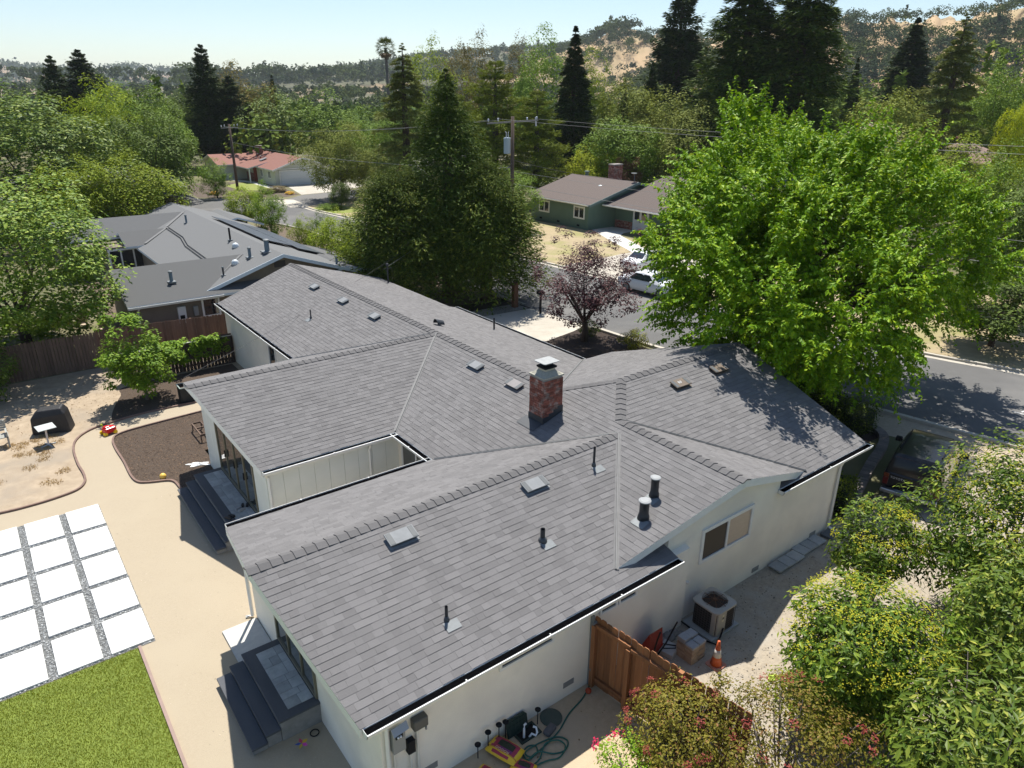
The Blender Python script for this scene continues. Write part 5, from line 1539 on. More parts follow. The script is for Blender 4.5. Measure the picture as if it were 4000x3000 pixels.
make_car('parked_car', 'white sedan parked across the street, half hidden by the big green tree', (24.8, 24.2, 0.02), R(6), ('white_car_paint', (0.78, 0.79, 0.80)), False)
make_car('parked_car', 'white car parked at the far kerb behind the purple tree', (21.8, 21.6, 0.02), R(-85), ('silver_car_paint', (0.70, 0.72, 0.74)), False)
# ------------------------------------------------------------------ neighbouring houses
def gable_roof(hs, name, x0, x1, y0, y1, ridge, zr, ze0, ze1, along, cover, edge, e=.16, th=.14, seed=1, scale=1.0, singles=0, ends=(0, 0)):
    """gable roof with shingle courses; along = ridge axis"""
    rx0, rx1 = (x0 - ends[0], x1 + ends[1]) if along == 'x' else (y0 - ends[0], y1 + ends[1])
    mb = MB()
    shg = Shingles(e, seed, scale, 3.0)
    if along == 'x':
        A = [(rx0, ridge, zr), (rx1, ridge, zr), (x1, y0, ze0), (x0, y0, ze0)]
        B = [(rx1, ridge, zr), (rx0, ridge, zr), (x0, y1, ze1), (x1, y1, ze1)]
        slab(mb, A, th); slab(mb, B, th)
        shg.piece(A, (x0, y0, ze0), (1, 0, 0), (0, ridge - y0, zr - ze0))
        shg.piece(B, (x1, y1, ze1), (-1, 0, 0), (0, ridge - y1, zr - ze1))
    else:
        A = [(ridge, rx1, zr), (ridge, rx0, zr), (x0, y0, ze0), (x0, y1, ze0)]
        B = [(ridge, rx0, zr), (ridge, rx1, zr), (x1, y1, ze1), (x1, y0, ze1)]
        slab(mb, A, th); slab(mb, B, th)
        shg.piece(A, (x0, y1, ze0), (0, -1, 0), (ridge - x0, 0, zr - ze0))
        shg.piece(B, (x1, y0, ze1), (0, 1, 0), (ridge - x1, 0, zr - ze1))
    o = mb.build(name, [cover, edge], hs)
    shg.build(o, cover, singles)
    return o

def wall_block(hs, x0, x1, y0, y1, z0, mat, ze, ridge=None, zr=None, along='x'):
    if ridge is None:
        return MB().box(x0, x1, y0, y1, z0, ze).build('wall', mat, hs)
    if along == 'x':
        return MB().extrude([(x0, y0, z0), (x0, y1, z0), (x0, y1, ze), (x0, ridge, zr), (x0, y0, ze)], (x1 - x0, 0, 0)).build('wall', mat, hs)
    return MB().extrude([(x0, y0, z0), (x1, y0, z0), (x1, y0, ze), (ridge, y0, zr), (x0, y0, ze)], (0, y1 - y0, 0)).build('wall', mat, hs)

def simple_chimney(hs, x, y, z0, z1, lx, ly):
    c = MB().box(x - lx / 2 + .01, x + lx / 2 - .01, y - ly / 2 + .01, y + ly / 2 - .01, z0, z1).build('chimney', MORTAR, hs)
    z, k = z0, 0
    while z < z1 - .05:
        for s, horiz, L in ((-1, True, lx), (1, True, lx), (-1, False, ly), (1, False, ly)):
            nb = 3 if k % 2 else 2
            for i in range(nb):
                w = L / nb
                cpos = -L / 2 + w * (i + .5)
                if horiz: MB().box(x + cpos - w / 2 + .008, x + cpos + w / 2 - .008, y + s * ly / 2 - .02, y + s * ly / 2 + .02, z, z + .11).build('brick', BRICK, c)
                else: MB().box(x + s * lx / 2 - .02, x + s * lx / 2 + .02, y + cpos - w / 2 + .008, y + cpos + w / 2 - .008, z, z + .11).build('brick', BRICK, c)
        z += .125; k += 1
    MB().box(x - lx / 2 - .04, x + lx / 2 + .04, y - ly / 2 - .04, y + ly / 2 + .04, z1, z1 + .1).build('crown', MORTAR, c)
    return c

# --- grey house beyond the back fence
TAUPE = M('taupe_stucco', (0.20, 0.165, 0.125), .9, (0.16, 0.13, 0.10), 2, bump=.15)
gh = thing('grey_house', 'taupe house with a dark grey shingle roof and solar panels behind the back fence', 'house', (0, 40, -.2))
PALE = M('pale_trim', (0.60, 0.66, 0.70), .6)
gw = wall_block(gh, -4.0, 4.9, 28.2, 52.5, -.3, TAUPE, 2.18, .5, 3.62, 'y')
wall_block(gh, -7.5, -2, 27.65, 34.3, -.3, TAUPE, 2.15, 31.0, 3.25, 'x')
gw2 = wall_block(gh, -6.2, -2, 43.4, 46.6, -.3, TAUPE, 2.32)
wall_block(gh, -8.5, -1, 44.8, 49.5, -.3, TAUPE, 2.4)
wall_block(gh, 4, 6.8, 28.6, 36, -.3, TAUPE, 2.0)
m_ = gable_roof(gh, 'roof', -4.3, 5.2, 27.8, 53.0, .5, 3.80, 2.20, 2.23, 'y', SHINGG, PALE, .19, seed=11, scale=1.25)
gable_roof(gh, 'roof', -7.9, -.75, 27.3, 34.7, 31.0, 3.40, 2.18, 2.18, 'x', SHINGG, PALE, .17, seed=12, scale=1.0)
gable_roof(gh, 'roof', -5.0, -1.0, 42.9, 47.1, 45.0, 3.05, 2.36, 2.36, 'x', SHINGG, PALE, .19, seed=13, scale=1.2)
gable_roof(gh, 'roof', -8.6, 0.3, 45.6, 50.8, 47.6, 3.74, 2.65, 2.65, 'x', SHINGG, PALE, .19, seed=14, scale=1.2)
gable_roof(gh, 'roof', 3.6, 7.0, 27.9, 36.5, 4.4, 2.62, 2.4, 1.85, 'y', SHINGG, PALE, .17, seed=15)
gable_roof(gh, 'roof', 3.2, 6.5, 48.5, 54, 4.4, 2.8, 2.5, 2.1, 'y', SHINGG, PALE, .19, seed=16)
caps((.5, 27.8, 3.80), (.5, 53, 3.80), (-1, 0, -.333), (1, 0, -.333), m_, SHINGG, step=.3, half=.14)
caps((-7.9, 31.0, 3.40), (-2.7, 31.0, 3.40), (0, -1, -.33), (0, 1, -.33), m_, SHINGG, step=.3, half=.14)
VGH = M('valley_grey', (0.15, 0.15, 0.148), .7)
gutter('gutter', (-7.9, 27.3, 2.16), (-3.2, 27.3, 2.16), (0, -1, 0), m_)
for a, b in (((-4.3, 27.79, 2.2), (.5, 27.79, 3.80)), ((.5, 27.79, 3.80), (5.2, 27.79, 2.23))):
    a, b = Vector(a), Vector(b)
    MB().extrude([a, b, b - Vector((0, 0, .2)), a - Vector((0, 0, .2))], (0, -.035, 0)).build('barge_board', PALE, m_)
for A, B, mt in (((-.9, 31, 3.36), (-4.25, 27.75, 2.24), VGH), ((-.9, 31, 3.36), (-4.2, 34.2, 2.24), DARKMETAL), ((-1.75, 45.0, 3.06), (-3.75, 43.0, 2.42), VGH), ((.1, 47.5, 3.70), (-1.75, 45.2, 3.08), VGH)):
    A, B = Vector(A), Vector(B); s = (B - A).cross(Vector((0, 0, 1))).normalized() * .09; z = Vector((0, 0, .05))
    MB().quad(A + s + z, A - s + z, B - s + z, B + s + z).build('valley_flashing', mt, m_)
# solar panels on the street slope
ez = lambda x: 3.80 - (x - .5) * .334
for row, (ya, yb) in enumerate(((33.2, 44.6),)):
    for c_ in range(2):
        for k in range(7):
            xa = 1.35 + c_ * 1.75; y_ = ya + k * 1.62 - c_ * 1.0
            P = [Vector((xa, y_, ez(xa) + .13)), Vector((xa + 1.68, y_, ez(xa + 1.68) + .13)), Vector((xa + 1.68, y_ + 1.58, ez(xa + 1.68) + .13)), Vector((xa, y_ + 1.58, ez(xa) + .13))]
            MB().extrude(P, (0, 0, .04)).build('solar_panel', M('solar_glass', (0.045, 0.048, 0.056), .4, spec=.5), m_)
def roof_pipe(par, x, y, z, r, h, mat=DARKPIPE, cap_=True):
    o = MB().tube([(x, y, z - .1), (x, y, z + h)], r, 12).build('vent_pipe', mat, par, smooth=False)
    if cap_: MB().lathe([(r * 1.25, h), (r * 1.3, h + .05), (r * .8, h + .09)], (x, y, z), 12).build('pipe_cap', GALV, o)
    MB().box(x - r * 2.2, x + r * 2.2, y - r * 2.2, y + r * 2.2, z - .06, z + .02).build('pipe_flashing', GALV, o)
BLUEPIPE = M('blue_grey_pipe', (0.13, 0.18, 0.22), .5)
roof_pipe(m_, .15, 29.4, 3.72, .14, .62, BLUEPIPE); roof_pipe(m_, -.75, 29.8, 3.42, .09, .5, BLUEPIPE); roof_pipe(m_, -5.3, 29.0, 2.80, .09, .5, BLUEPIPE)
roof_pipe(m_, -2.6, 28.9, 2.80, .05, .4, DARKPIPE); roof_pipe(m_, -.3, 34.8, 3.6, .06, .75, BLACKM, False); roof_pipe(m_, -.6, 44.0, 3.44, .07, .5, BLUEPIPE); roof_pipe(m_, 4.0, 28.6, 2.65, .07, .4, BLUEPIPE)
for x, y, z in ((-.55, 33.0, 3.5), (-1.6, 29.9, 3.15)):
    MB().lathe([(.24, -.08), (.2, .05), (.19, .12), (.12, .2), (0, .23)], (x, y, z), 14).build('skylight_dome', M('dome', (0.62, 0.66, 0.68), .2, spec=.7), m_, smooth=True)
MB().box(.05, .7, 28.17, 28.2, 3.0, 3.35).build('gable_vent', M('dark_louvre', (0.06, 0.05, 0.045), .8), gw)
window(gw, 'y-', -4.3, -3.35, .95, 2.0, 27.65, 1, w=.1)
window(gw2, 'y-', -6.1, -3.7, .2, 2.2, 43.4, 3, w=.12, name='sliding_door')
for dx in (0, .16):
    MB().tube([(-1.85 + dx, 44.9, 3.07 + dx / 3), (-1.95 + dx, 40.5, 3.03 + dx / 3), (-2.30 + dx, 38.0, 2.92 + dx / 3), (-2.45 + dx, 33.3, 2.87 + dx / 3)], .022, 6).build('roof_conduit', BLACKM, m_)
mt_ = MB().box(-5.55, -5.15, 27.48, 27.65, .85, 1.75).build('meter_cabinet', M('cabinet_white', (0.68, 0.68, 0.65), .5), gw, bevel=.01)
MB().box(-5.48, -5.25, 27.47, 27.48, 1.1, 1.3).build('meter_window', BLACKM, mt_)
MB().box(-4.75, -4.52, 27.5, 27.65, 1.15, 1.65).build('meter_box', GREYBOX, gw, bevel=.01)
down(m_, [(-7.35, 27.3, 2.05), (-7.42, 27.55, 1.8), (-7.42, 27.58, -.2)])
# folding chairs heaped at the corner of the grey house
for k, (x, y, lab) in enumerate(((-8.6, 31.5, 'tan patio chair beside the grey house patio'), (-9.4, 33.0, 'tan patio lounger further along the grey house patio'))):
    t = thing('patio_chair', lab, 'chair', (x, y, -.25))
    SL = M('tan_sling', (0.45, 0.36, 0.26), .8)
    MB().obox((x, y, .15), (.25, 0, 0), (0, .25, 0), (0, 0, .02)).build('seat', SL, t)
    MB().obox((x, y + .28, .48), (.25, 0, 0), (0, .06, .3), (0, .015, 0)).build('backrest', SL, t)
    for sx in (-1, 1):
        for sy in (-1, 1): MB().box(x + sx * .24 - .015, x + sx * .24 + .015, y + sy * .22 - .015, y + sy * .22 + .015, -.25, .15).build('leg', BLACKM, t)

# --- house with the red tile roof
rh = thing('red_roof_house', 'pale green house with a red clay tile roof and white garage at the street bend', 'house', (26, 100, 0))
SAGE = M('sage_white', (0.56, 0.58, 0.50), .8, (0.50, 0.52, 0.45), 1.5)
rw = wall_block(rh, 22.8, 31.2, 90.5, 109, 0, SAGE, 2.25, 26.8, 3.55, 'y')
rw2 = wall_block(rh, 18.9, 27, 102.7, 110.3, 0, SAGE, 2.25, 106.5, 3.2, 'x')
rr_ = gable_roof(rh, 'roof', 22.3, 31.7, 90.0, 109.5, 26.8, 3.80, 2.25, 2.25, 'y', TILE, WHITE, .38, seed=21, scale=1.1)
gable_roof(rh, 'roof', 18.4, 26, 102.2, 110.8, 106.5, 3.45, 2.22, 2.22, 'x', TILE, WHITE, .38, seed=22, scale=1.1)
gable_roof(rh, 'porch_roof', 20.9, 24.5, 96.2, 102.5, 24.4, 2.95, 2.1, 2.9, 'y', TILE, WHITE, .38, seed=23, scale=1.1)
simple_chimney(rh, 25.6, 104.2, 3.2, 4.55, .9, .7)
roof_pipe(rr_, 24.9, 103.0, 3.1, .12, .35, M('red_pipe', (0.35, 0.1, 0.07), .8), True); roof_pipe(rr_, 24.6, 101.0, 3.0, .12, .3, M('red_pipe', (0.35, 0.1, 0.07), .8), True)
MB().obox((24.2, 98.8, 3.06), (.5, 0, .17), (0, .45, 0), (0, 0, .03)).build('skylight', GALV, rr_)
gd_ = MB().box(23.6, 28.4, 90.44, 90.5, .02, 2.0).build('garage_door', M('garage_white', (0.60, 0.63, 0.64), .6), rw)
for k in range(3): MB().box(23.65, 28.35, 90.425, 90.44, .48 + k * .5, .50 + k * .5).build('panel_line', WHITE, gd_)
MB().box(23.4, 28.6, 90.38, 90.46, 2.0, 2.12).build('garage_trim', WHITE, rw)
for x in (23.45, 28.5): MB().box(x - .08, x + .08, 90.38, 90.46, 0, 2.0).build('garage_trim', WHITE, rw)
MB().box(22.8, 31.2, 90.40, 90.46, 2.22, 2.36).build('garage_trim', WHITE, rw)
for a, b in ((92.2, 93.3), (95.4, 96.5)): window(rw, 'x-', a, b, .85, 1.95, 22.8, 2, w=.12)
window(rw2, 'x-', 105.6, 107.0, .9, 1.95, 18.9, 2, w=.12); window(rw2, 'x-', 108.2, 109.2, .9, 1.95, 18.9, 1, w=.12)
MB().box(22.68, 22.8, 98.0, 99.2, 0, 2.05).build('door', M('red_door', (0.24, 0.055, 0.03), .7), rw)
MB().box(22.69, 22.8, 99.6, 102.4, 0, 1.1).build('brick_panel', BRICK, rw)
MB().box(21.1, 21.25, 96.3, 96.45, 0, 2.1).build('porch_post', WHITE, rh)
for a, b in (((22.3, 89.97, 2.25), (26.8, 89.97, 3.8)), ((26.8, 89.97, 3.8), (31.7, 89.97, 2.25))):
    a, b = Vector(a), Vector(b)
    MB().extrude([a, b, b - Vector((0, 0, .22)), a - Vector((0, 0, .22))], (0, -.04, 0)).build('barge_board', WHITE, rr_)

# --- green house over the street
grn = thing('green_house', 'sage green house with a brown shingle roof across the street', 'house', (40, 42, 0))
GRN = M('green_siding', (0.125, 0.19, 0.145), .8, (0.105, 0.165, 0.125), 1.2)
g1 = wall_block(grn, 34.9, 47.3, 39.4, 48.2, 0, GRN, 2.42, 41.1, 4.05, 'y')
g2 = wall_block(grn, 38.6, 53, 24, 39.4, 0, GRN, 2.35, 46, 4.0, 'y')
gr1 = gable_roof(grn, 'roof', 34.5, 47.7, 38.9, 48.8, 41.1, 4.22, 2.48, 2.48, 'y', SHINGB, M('green_trim', (0.14, 0.20, 0.19), .7), .20, seed=31, scale=1.2)
gr2 = gable_roof(grn, 'roof', 36.6, 54, 23.5, 39.2, 45.6, 4.55, 2.40, 2.4, 'y', SHINGB, WHITE, .20, seed=32, scale=1.2)
simple_chimney(grn, 43.4, 44.5, 3.2, 5.35, 1.3, .8)
for a, b in ((39.9, 41.5), (45.2, 46.9)):
    window(g1, 'x-', a, b, .95, 2.15, 34.9, 2, w=.14)
for y in (40.6, 43.6, 46.4): MB().box(34.86, 34.9, y, y + .35, .22, .38).build('foundation_vent', BLACKM, g1)
dd = MB().box(38.5, 38.6, 34.9, 36.9, .05, 2.2).build('double_door', M('door_white', (0.66, 0.68, 0.70), .5), g2)
for ya, yb in ((35.15, 35.75), (36.05, 36.65)):
    MB().box(38.47, 38.5, ya, yb, 1.1, 2.0).build('pane', GLASS, dd)
for y in (35.85, 35.97): MB().tube([(38.46, y, .85), (38.43, y, .98), (38.46, y, 1.1)], .02, 6).build('handle', BLACKM, dd)
for ya, yb in ((37.0, 39.3), (28, 34.8)):
    pn = MB().box(38.53, 38.6, ya, yb, 0, .75).build('brick_panel', MORTAR, g2)
    z, k = .02, 0
    while z < .72:
        y = ya + (.0 if k % 2 else -.15)
        while y < yb:
            a, b = max(y + .006, ya), min(y + .294, yb)
            if b - a > .03: MB().box(38.505, 38.54, a, b, z, z + .09).build('brick', BRICK, pn)
            y += .3
        z += .105; k += 1
roof_pipe(gr2, 39.2, 33.2, 3.0, .13, .55, M('tan_pipe', (0.5, 0.38, 0.3), .7)); roof_pipe(gr2, 39.6, 29.5, 3.1, .05, .5, GALV, False)
MB().obox((40.4, 31.0, 3.36), (.35, 0, .085), (0, .4, 0), (0, 0, .06)).build('skylight', BLACKM, gr2)
MB().lathe([(.3, -.1), (.3, .05), (.2, .16), (0, .2)], (39.2, 42.3, 3.56), 14).build('skylight_dome', M('dome', (0.62, 0.66, 0.68)), gr1, smooth=True)
MB().lathe([(.2, -.1), (.2, .4), (.3, .42), (.25, .52), (0, .55)], (41.6, 47, 4.1), 12).build('vent_pipe', M('green_pipe', (0.16, 0.2, 0.15), .6), gr1)
an = MB(); an.tube([(41.0, 39.4, 4.1), (41.0, 39.4, 5.0)], .03, 6); an.lathe([(.02, 0), (.28, .06), (.3, .1)], (41.0, 39.5, 4.95), 12)
an.build('aerial', GALV, gr1)
for a, b in (((34.5, 38.87, 2.48), (41.1, 38.87, 4.22)), ((41.1, 38.87, 4.22), (47.7, 38.87, 2.48))):
    a, b = Vector(a), Vector(b)
    MB().extrude([a, b, b - Vector((0, 0, .25)), a - Vector((0, 0, .25))], (0, -.05, 0)).build('barge_board', M('green_trim', (0.14, 0.20, 0.19)), gr1)
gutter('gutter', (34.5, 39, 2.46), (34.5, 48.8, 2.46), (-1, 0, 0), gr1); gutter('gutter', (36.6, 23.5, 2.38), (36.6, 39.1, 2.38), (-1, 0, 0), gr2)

# --- roofs glimpsed between the far trees
def far_house(label, x, y, z, lx, ly, h, rz, mat, wall):
    t = thing('far_house', label, 'house', (x, y, z), rz, local=True)
    MB().box(-lx / 2, lx / 2, -ly / 2, ly / 2, 0, h).build('wall', wall, t)
    e = .6
    hp_ = MB(); a, b = lx / 2 + e, ly / 2 + e; r_ = ly * .26
    hp_.add([(-a, -b, h), (a, -b, h), (a, b, h), (-a, b, h), (-a + b, 0, h + r_), (a - b, 0, h + r_)], [(0, 1, 5, 4), (2, 3, 4, 5), (1, 2, 5), (3, 0, 4), (3, 2, 1, 0)])
    rf = hp_.build('roof', mat, t)
    for s in (-1, 1):
        for k in range(2):
            w = MB().box(-lx * .3 + k * lx * .5, -lx * .3 + k * lx * .5 + 1.6, s * ly / 2 - .05, s * ly / 2 + .05, h * .4, h * .85).build('window', WHITE, t)
            MB().box(-lx * .3 + k * lx * .5 + .1, -lx * .3 + k * lx * .5 + 1.5, s * ly / 2 - .07, s * ly / 2 + .07, h * .45, h * .8).build('pane', GLASS, w)
    MB().box(.5, 1.1, .6, 1.2, h, h + r_ + .4).build('chimney', BRICK, rf)
TANR = M('tan_roof', (0.36, 0.27, 0.22), .9, (0.28, 0.21, 0.17), 3)
GRR = M('pale_grey_roof', (0.28, 0.28, 0.28), .9, (0.22, 0.22, 0.22), 3)
WL = M('cream_wall', (0.5, 0.47, 0.4), .9)
far_house('tan hip roof house between the dark conifers on the right', 92, 42, 3.5, 13, 10, 3.0, R(20), TANR, WL)
far_house('pale grey roof house glimpsed above the big green tree', 62.5, 32.5, 0, 12, 9, 2.8, R(35), GRR, WL)
far_house('dark grey roof house at the right edge below the lawn', 57, 8.5, .5, 12, 9, 2.7, R(10), GRR, WL)
far_house('brown roof house behind the spreading cedar on the right', 92, 30, 2, 12, 9, 2.8, R(15), M('brown_far_roof', (0.25, 0.17, 0.14), .9), WL)
far_house('pale house behind the redwoods and the transformer pole', 40, 73, 0, 12, 9, 2.7, R(5), GRR, M('pale_blue_wall', (0.55, 0.58, 0.6), .9))
far_house('pale house behind the leafy trees on the far left', 1.5, 78, 0, 11, 8, 2.6, R(-10), GRR, WL)
sheet('far_meadow', [(66, 12), (80, 24), (100, 24), (100, 8), (75, 2)], 4.2, M('bright_meadow', (0.30, 0.36, 0.05), .95, (0.22, 0.28, 0.04), 1)) if False else None
# ------------------------------------------------------------------ leaf and tree kit
def unit(a):
    return a / np.maximum(np.linalg.norm(a, axis=-1, keepdims=True), 1e-9)
def rdir(r, n):
    return unit(r.normal(size=(n, 3)))
UPV = np.array([0, 0, 1.0])

def leaf_geo(P, N, A, L, W, fold=0.12):
    """one bent four-point leaf per row"""
    N = unit(N)
    A = unit(A - N * np.sum(A * N, 1, keepdims=True))
    B = np.cross(N, A)
    L = np.broadcast_to(np.asarray(L, float), (len(P),))[:, None]
    W = np.broadcast_to(np.asarray(W, float), (len(P),))[:, None]
    mid = P + A * L * .45
    V = np.stack([P, mid - B * W / 2 + N * W * fold, P + A * L, mid + B * W / 2 + N * W * fold], 1).reshape(-1, 3)
    return V, np.arange(len(P) * 4).reshape(-1, 4)

def join(parts):
    Vs, Fs, k = [], [], 0
    for V, F in parts:
        Vs.append(V); Fs.append(F + k); k += len(V)
    return np.concatenate(Vs), np.concatenate(Fs)

def clump_leaves(r, C, RC, centre, per, L, W, droop=.25, outward=.2, upb=.95, keep=-.45, jit=.4):
    """leaves over the surfaces of clumps C (radii RC)"""
    n = len(C)
    q = rdir(r, n * per).reshape(n, per, 3)
    out = unit(C - centre)[:, None, :]
    ok = (np.sum(q * out, 2) > keep)
    rad = RC[:, None, None] * (.45 + .6 * r.random((n, per, 1)) ** .6)
    P = C[:, None, :] + q * rad * np.array([1, 1, .85])
    N = unit(q * .55 + UPV * upb + out * outward + jit * rdir(r, n * per).reshape(n, per, 3))
    A = unit(q * .5 + rdir(r, n * per).reshape(n, per, 3) - UPV * droop)
    P, N, A = P[ok], N[ok], A[ok]
    s = r.uniform(.7, 1.25, len(P))
    return leaf_geo(P, N, A, L * s, W * s)

def clumps(r, n, Rr, z0, z1, crad, inner=.45, lump=.2, power=1.0, flat_bottom=.0):
    d = rdir(r, n)
    if flat_bottom:
        d[:, 2] = np.where(d[:, 2] < -flat_bottom, -flat_bottom + .3 * (d[:, 2] + flat_bottom), d[:, 2])
    f = inner + (1 - inner) * r.random(n) ** .55
    bump = 1 + lump * np.sin(3.1 * d[:, 0] + 2 * d[:, 1] + r.uniform(0, 6)) * np.cos(2.7 * d[:, 2] + 3 * d[:, 1] + r.uniform(0, 6))
    c = np.array([0, 0, (z0 + z1) / 2])
    C = d * (f * bump)[:, None] * np.array([Rr, Rr, (z1 - z0) / 2]) + c
    RC = crad * r.uniform(.65, 1.3, n)
    return C, RC, c

def limbs(r, mb, base_h, targets, r0, top, n=6):
    mb.tube([(0, 0, -.15), (.03 * r0, 0, base_h * .5), (0, .05, base_h)], [r0 * 1.25, r0, r0 * .85], 9)
    for tgt in targets:
        tgt = Vector(tuple(tgt))
        a = Vector((0, .05, base_h * r.uniform(.75, 1.0)))
        m = a.lerp(tgt, .5) + Vector((r.normal() * .12, r.normal() * .12, .08)) * tgt.length * .25
        mb.tube([a, a.lerp(m, .5), m, tgt], [r0 * .5, r0 * .38, r0 * .26, r0 * .07], n)

def tree_thing(name, label, loc, trunk_mb, crown, mat, bark, cat='tree', group=None, rz=0, extra=None):
    t = thing(name, label, cat, loc, rz, group, local=True)
    if trunk_mb: trunk_mb.build('trunk', bark, t, smooth=True)
    V, F = crown
    link_obj('crown', np_mesh('crown', V, F, mat), t)
    for nm, (V, F), m in (extra or []):
        link_obj(nm, np_mesh(nm, V, F, m), t)
    return t

def broad(seed, Rr, H, z0, nc, per, L, W, crad, bh=None, r0=None, **kw):
    r = np.random.default_rng(seed)
    C, RC, c = clumps(r, nc, Rr, z0, H, crad, **{k: v for k, v in kw.items() if k in ('inner', 'lump', 'flat_bottom')})
    cr = clump_leaves(r, C, RC, c, per, L, W, **{k: v for k, v in kw.items() if k in ('droop', 'outward', 'upb', 'keep', 'jit')})
    mb = MB()
    idx = r.choice(nc, min(nc, 9), replace=False)
    limbs(r, mb, bh or z0 + (H - z0) * .22, C[idx] * np.array([.8, .8, .95]), r0 or Rr * .05, H)
    return mb, cr

def conifer(seed, H, Rr, z0, nb, per, L, W, droop=.25, rise=.15, power=.8, spread=.28, thick=.05, upb=.9, ragged=.3):
    r = np.random.default_rng(seed)
    t = np.sort(r.random(nb) ** .85)
    z = z0 + (H - z0) * t
    R_ = Rr * (1 - t) ** power * r.uniform(1 - ragged, 1.08, nb) + .05
    az = np.arange(nb) * 2.399 + r.normal(0, .3, nb)
    s = .15 + .85 * r.random((nb, per)) ** .75
    lat = r.normal(0, 1, (nb, per)) * spread * (1.15 - s * .75) * R_[:, None] * .55
    rr = R_[:, None] * s
    ca, sa = np.cos(az)[:, None], np.sin(az)[:, None]
    zz = z[:, None] + rise * rr - droop * rr * s + r.normal(0, thick, (nb, per)) * R_[:, None]
    P = np.stack([rr * ca - lat * sa, rr * sa + lat * ca, zz], -1).reshape(-1, 3)
    out = np.stack([ca + 0 * s, sa + 0 * s, -droop * s - .1], -1).reshape(-1, 3)
    side = np.sign(lat).reshape(-1, 1) * np.stack([-sa + 0 * s, ca + 0 * s, 0 * s], -1).reshape(-1, 3)
    A = unit(out + side * .7 + .35 * r.normal(size=P.shape))
    N = unit(UPV * upb + out * .25 + .45 * r.normal(size=P.shape))
    k = r.uniform(.7, 1.3, len(P)) * np.repeat(np.clip(.3 + (1 - t) * 2.2, .3, 1), per)
    cr = leaf_geo(P, N, A, L * k, W * k, .18)
    mb = MB()
    mb.tube([(0, 0, -.2), (0, 0, H * .5), (0, 0, H * .98)], [Rr * .085 + .05, Rr * .05 + .03, .03], 9)
    for i in range(0, nb, max(1, nb // 40)):
        mb.tube([(0, 0, z[i]), (R_[i] * .75 * math.cos(az[i]), R_[i] * .75 * math.sin(az[i]), z[i] + rise * R_[i] * .75 - droop * R_[i] * .5)], [.05, .015], 4)
    return mb, cr

# leaf colours
L_MUL = leafmat('mulberry_leaf', (0.075, 0.190, 0.008), (0.190, 0.360, 0.016), .28, .36, .5, c3=(0.34, 0.48, 0.03))
L_MID = leafmat('mid_leaf', (0.070, 0.147, 0.017), (0.160, 0.266, 0.036), .26, .42, .5)
L_SILV = leafmat('silver_green_leaf', (0.060, 0.135, 0.018), (0.155, 0.245, 0.042), .25, .36, .6, c3=(.27, .36, .10))
L_YEL = leafmat('yellow_green_leaf', (0.105, 0.180, 0.012), (0.230, 0.310, 0.026), .3, .45, .4)
L_LIME = leafmat('lime_leaf', (0.190, 0.270, 0.010), (0.330, 0.400, 0.020), .35, .45, .4)
L_OLIVE = leafmat('olive_leaf', (0.102, 0.147, 0.034), (0.203, 0.252, 0.066), .2, .5, .4)
L_BROWN = leafmat('brown_olive_leaf', (0.101, 0.098, 0.038), (0.169, 0.156, 0.066), .2, .5, .35)
L_DARK = leafmat('dark_leaf', (0.042, 0.081, 0.020), (0.096, 0.152, 0.036), .2, .45, .45)
L_RED = leafmat('redwood_needle', (0.029, 0.065, 0.017), (0.078, 0.137, 0.031), .15, .5, .4, c3=(.12, .17, .045))
L_RWG = leafmat('redwood_green', (0.035, 0.073, 0.015), (0.099, 0.156, 0.033), .18, .5, .4, c3=(.19, .23, .06))
L_CON = leafmat('conifer_needle', (0.021, 0.045, 0.017), (0.051, 0.087, 0.028), .12, .5, .4)
L_CEDAR = leafmat('cedar_needle', (0.088, 0.124, 0.046), (0.182, 0.221, 0.084), .15, .5, .4)
L_PINE = leafmat('pine_needle', (0.081, 0.127, 0.019), (0.189, 0.247, 0.038), .18, .5, .4)
L_PLUM = leafmat('plum_leaf', (0.034, 0.012, 0.014), (0.105, 0.038, 0.040), .3, .34, .6, c3=(.20, .10, .10))
L_PHOT = leafmat('glossy_leaf', (0.037, 0.086, 0.012), (0.111, 0.193, 0.030), .25, .3, .6, c3=(.28, .36, .07))
L_BIGL = leafmat('broad_glossy_leaf', (0.041, 0.086, 0.016), (0.111, 0.168, 0.036), .3, .28, .65, c3=(.30, .34, .11))
L_MYR = leafmat('myrtle_leaf', (0.070, 0.075, 0.018), (0.170, 0.165, 0.040), .28, .35, .5, c3=(.24, .12, .05))
L_FLOW = leafmat('yellow_bud', (0.27, 0.30, 0.035), (0.38, 0.38, 0.06), .25, .6, .3)
L_PINK = leafmat('pink_bloom', (0.50, 0.02, 0.08), (0.62, 0.05, 0.14), .3, .6, .3)
L_RTIP = leafmat('red_bud', (0.22, 0.035, 0.03), (0.36, 0.10, 0.08), .25, .6, .3)
L_YARD = leafmat('persimmon_leaf', (0.072, 0.168, 0.017), (0.189, 0.315, 0.036), .3, .36, .5)
L_HEDGE = leafmat('hedge_leaf', (0.039, 0.078, 0.014), (0.104, 0.156, 0.026), .22, .4, .5)

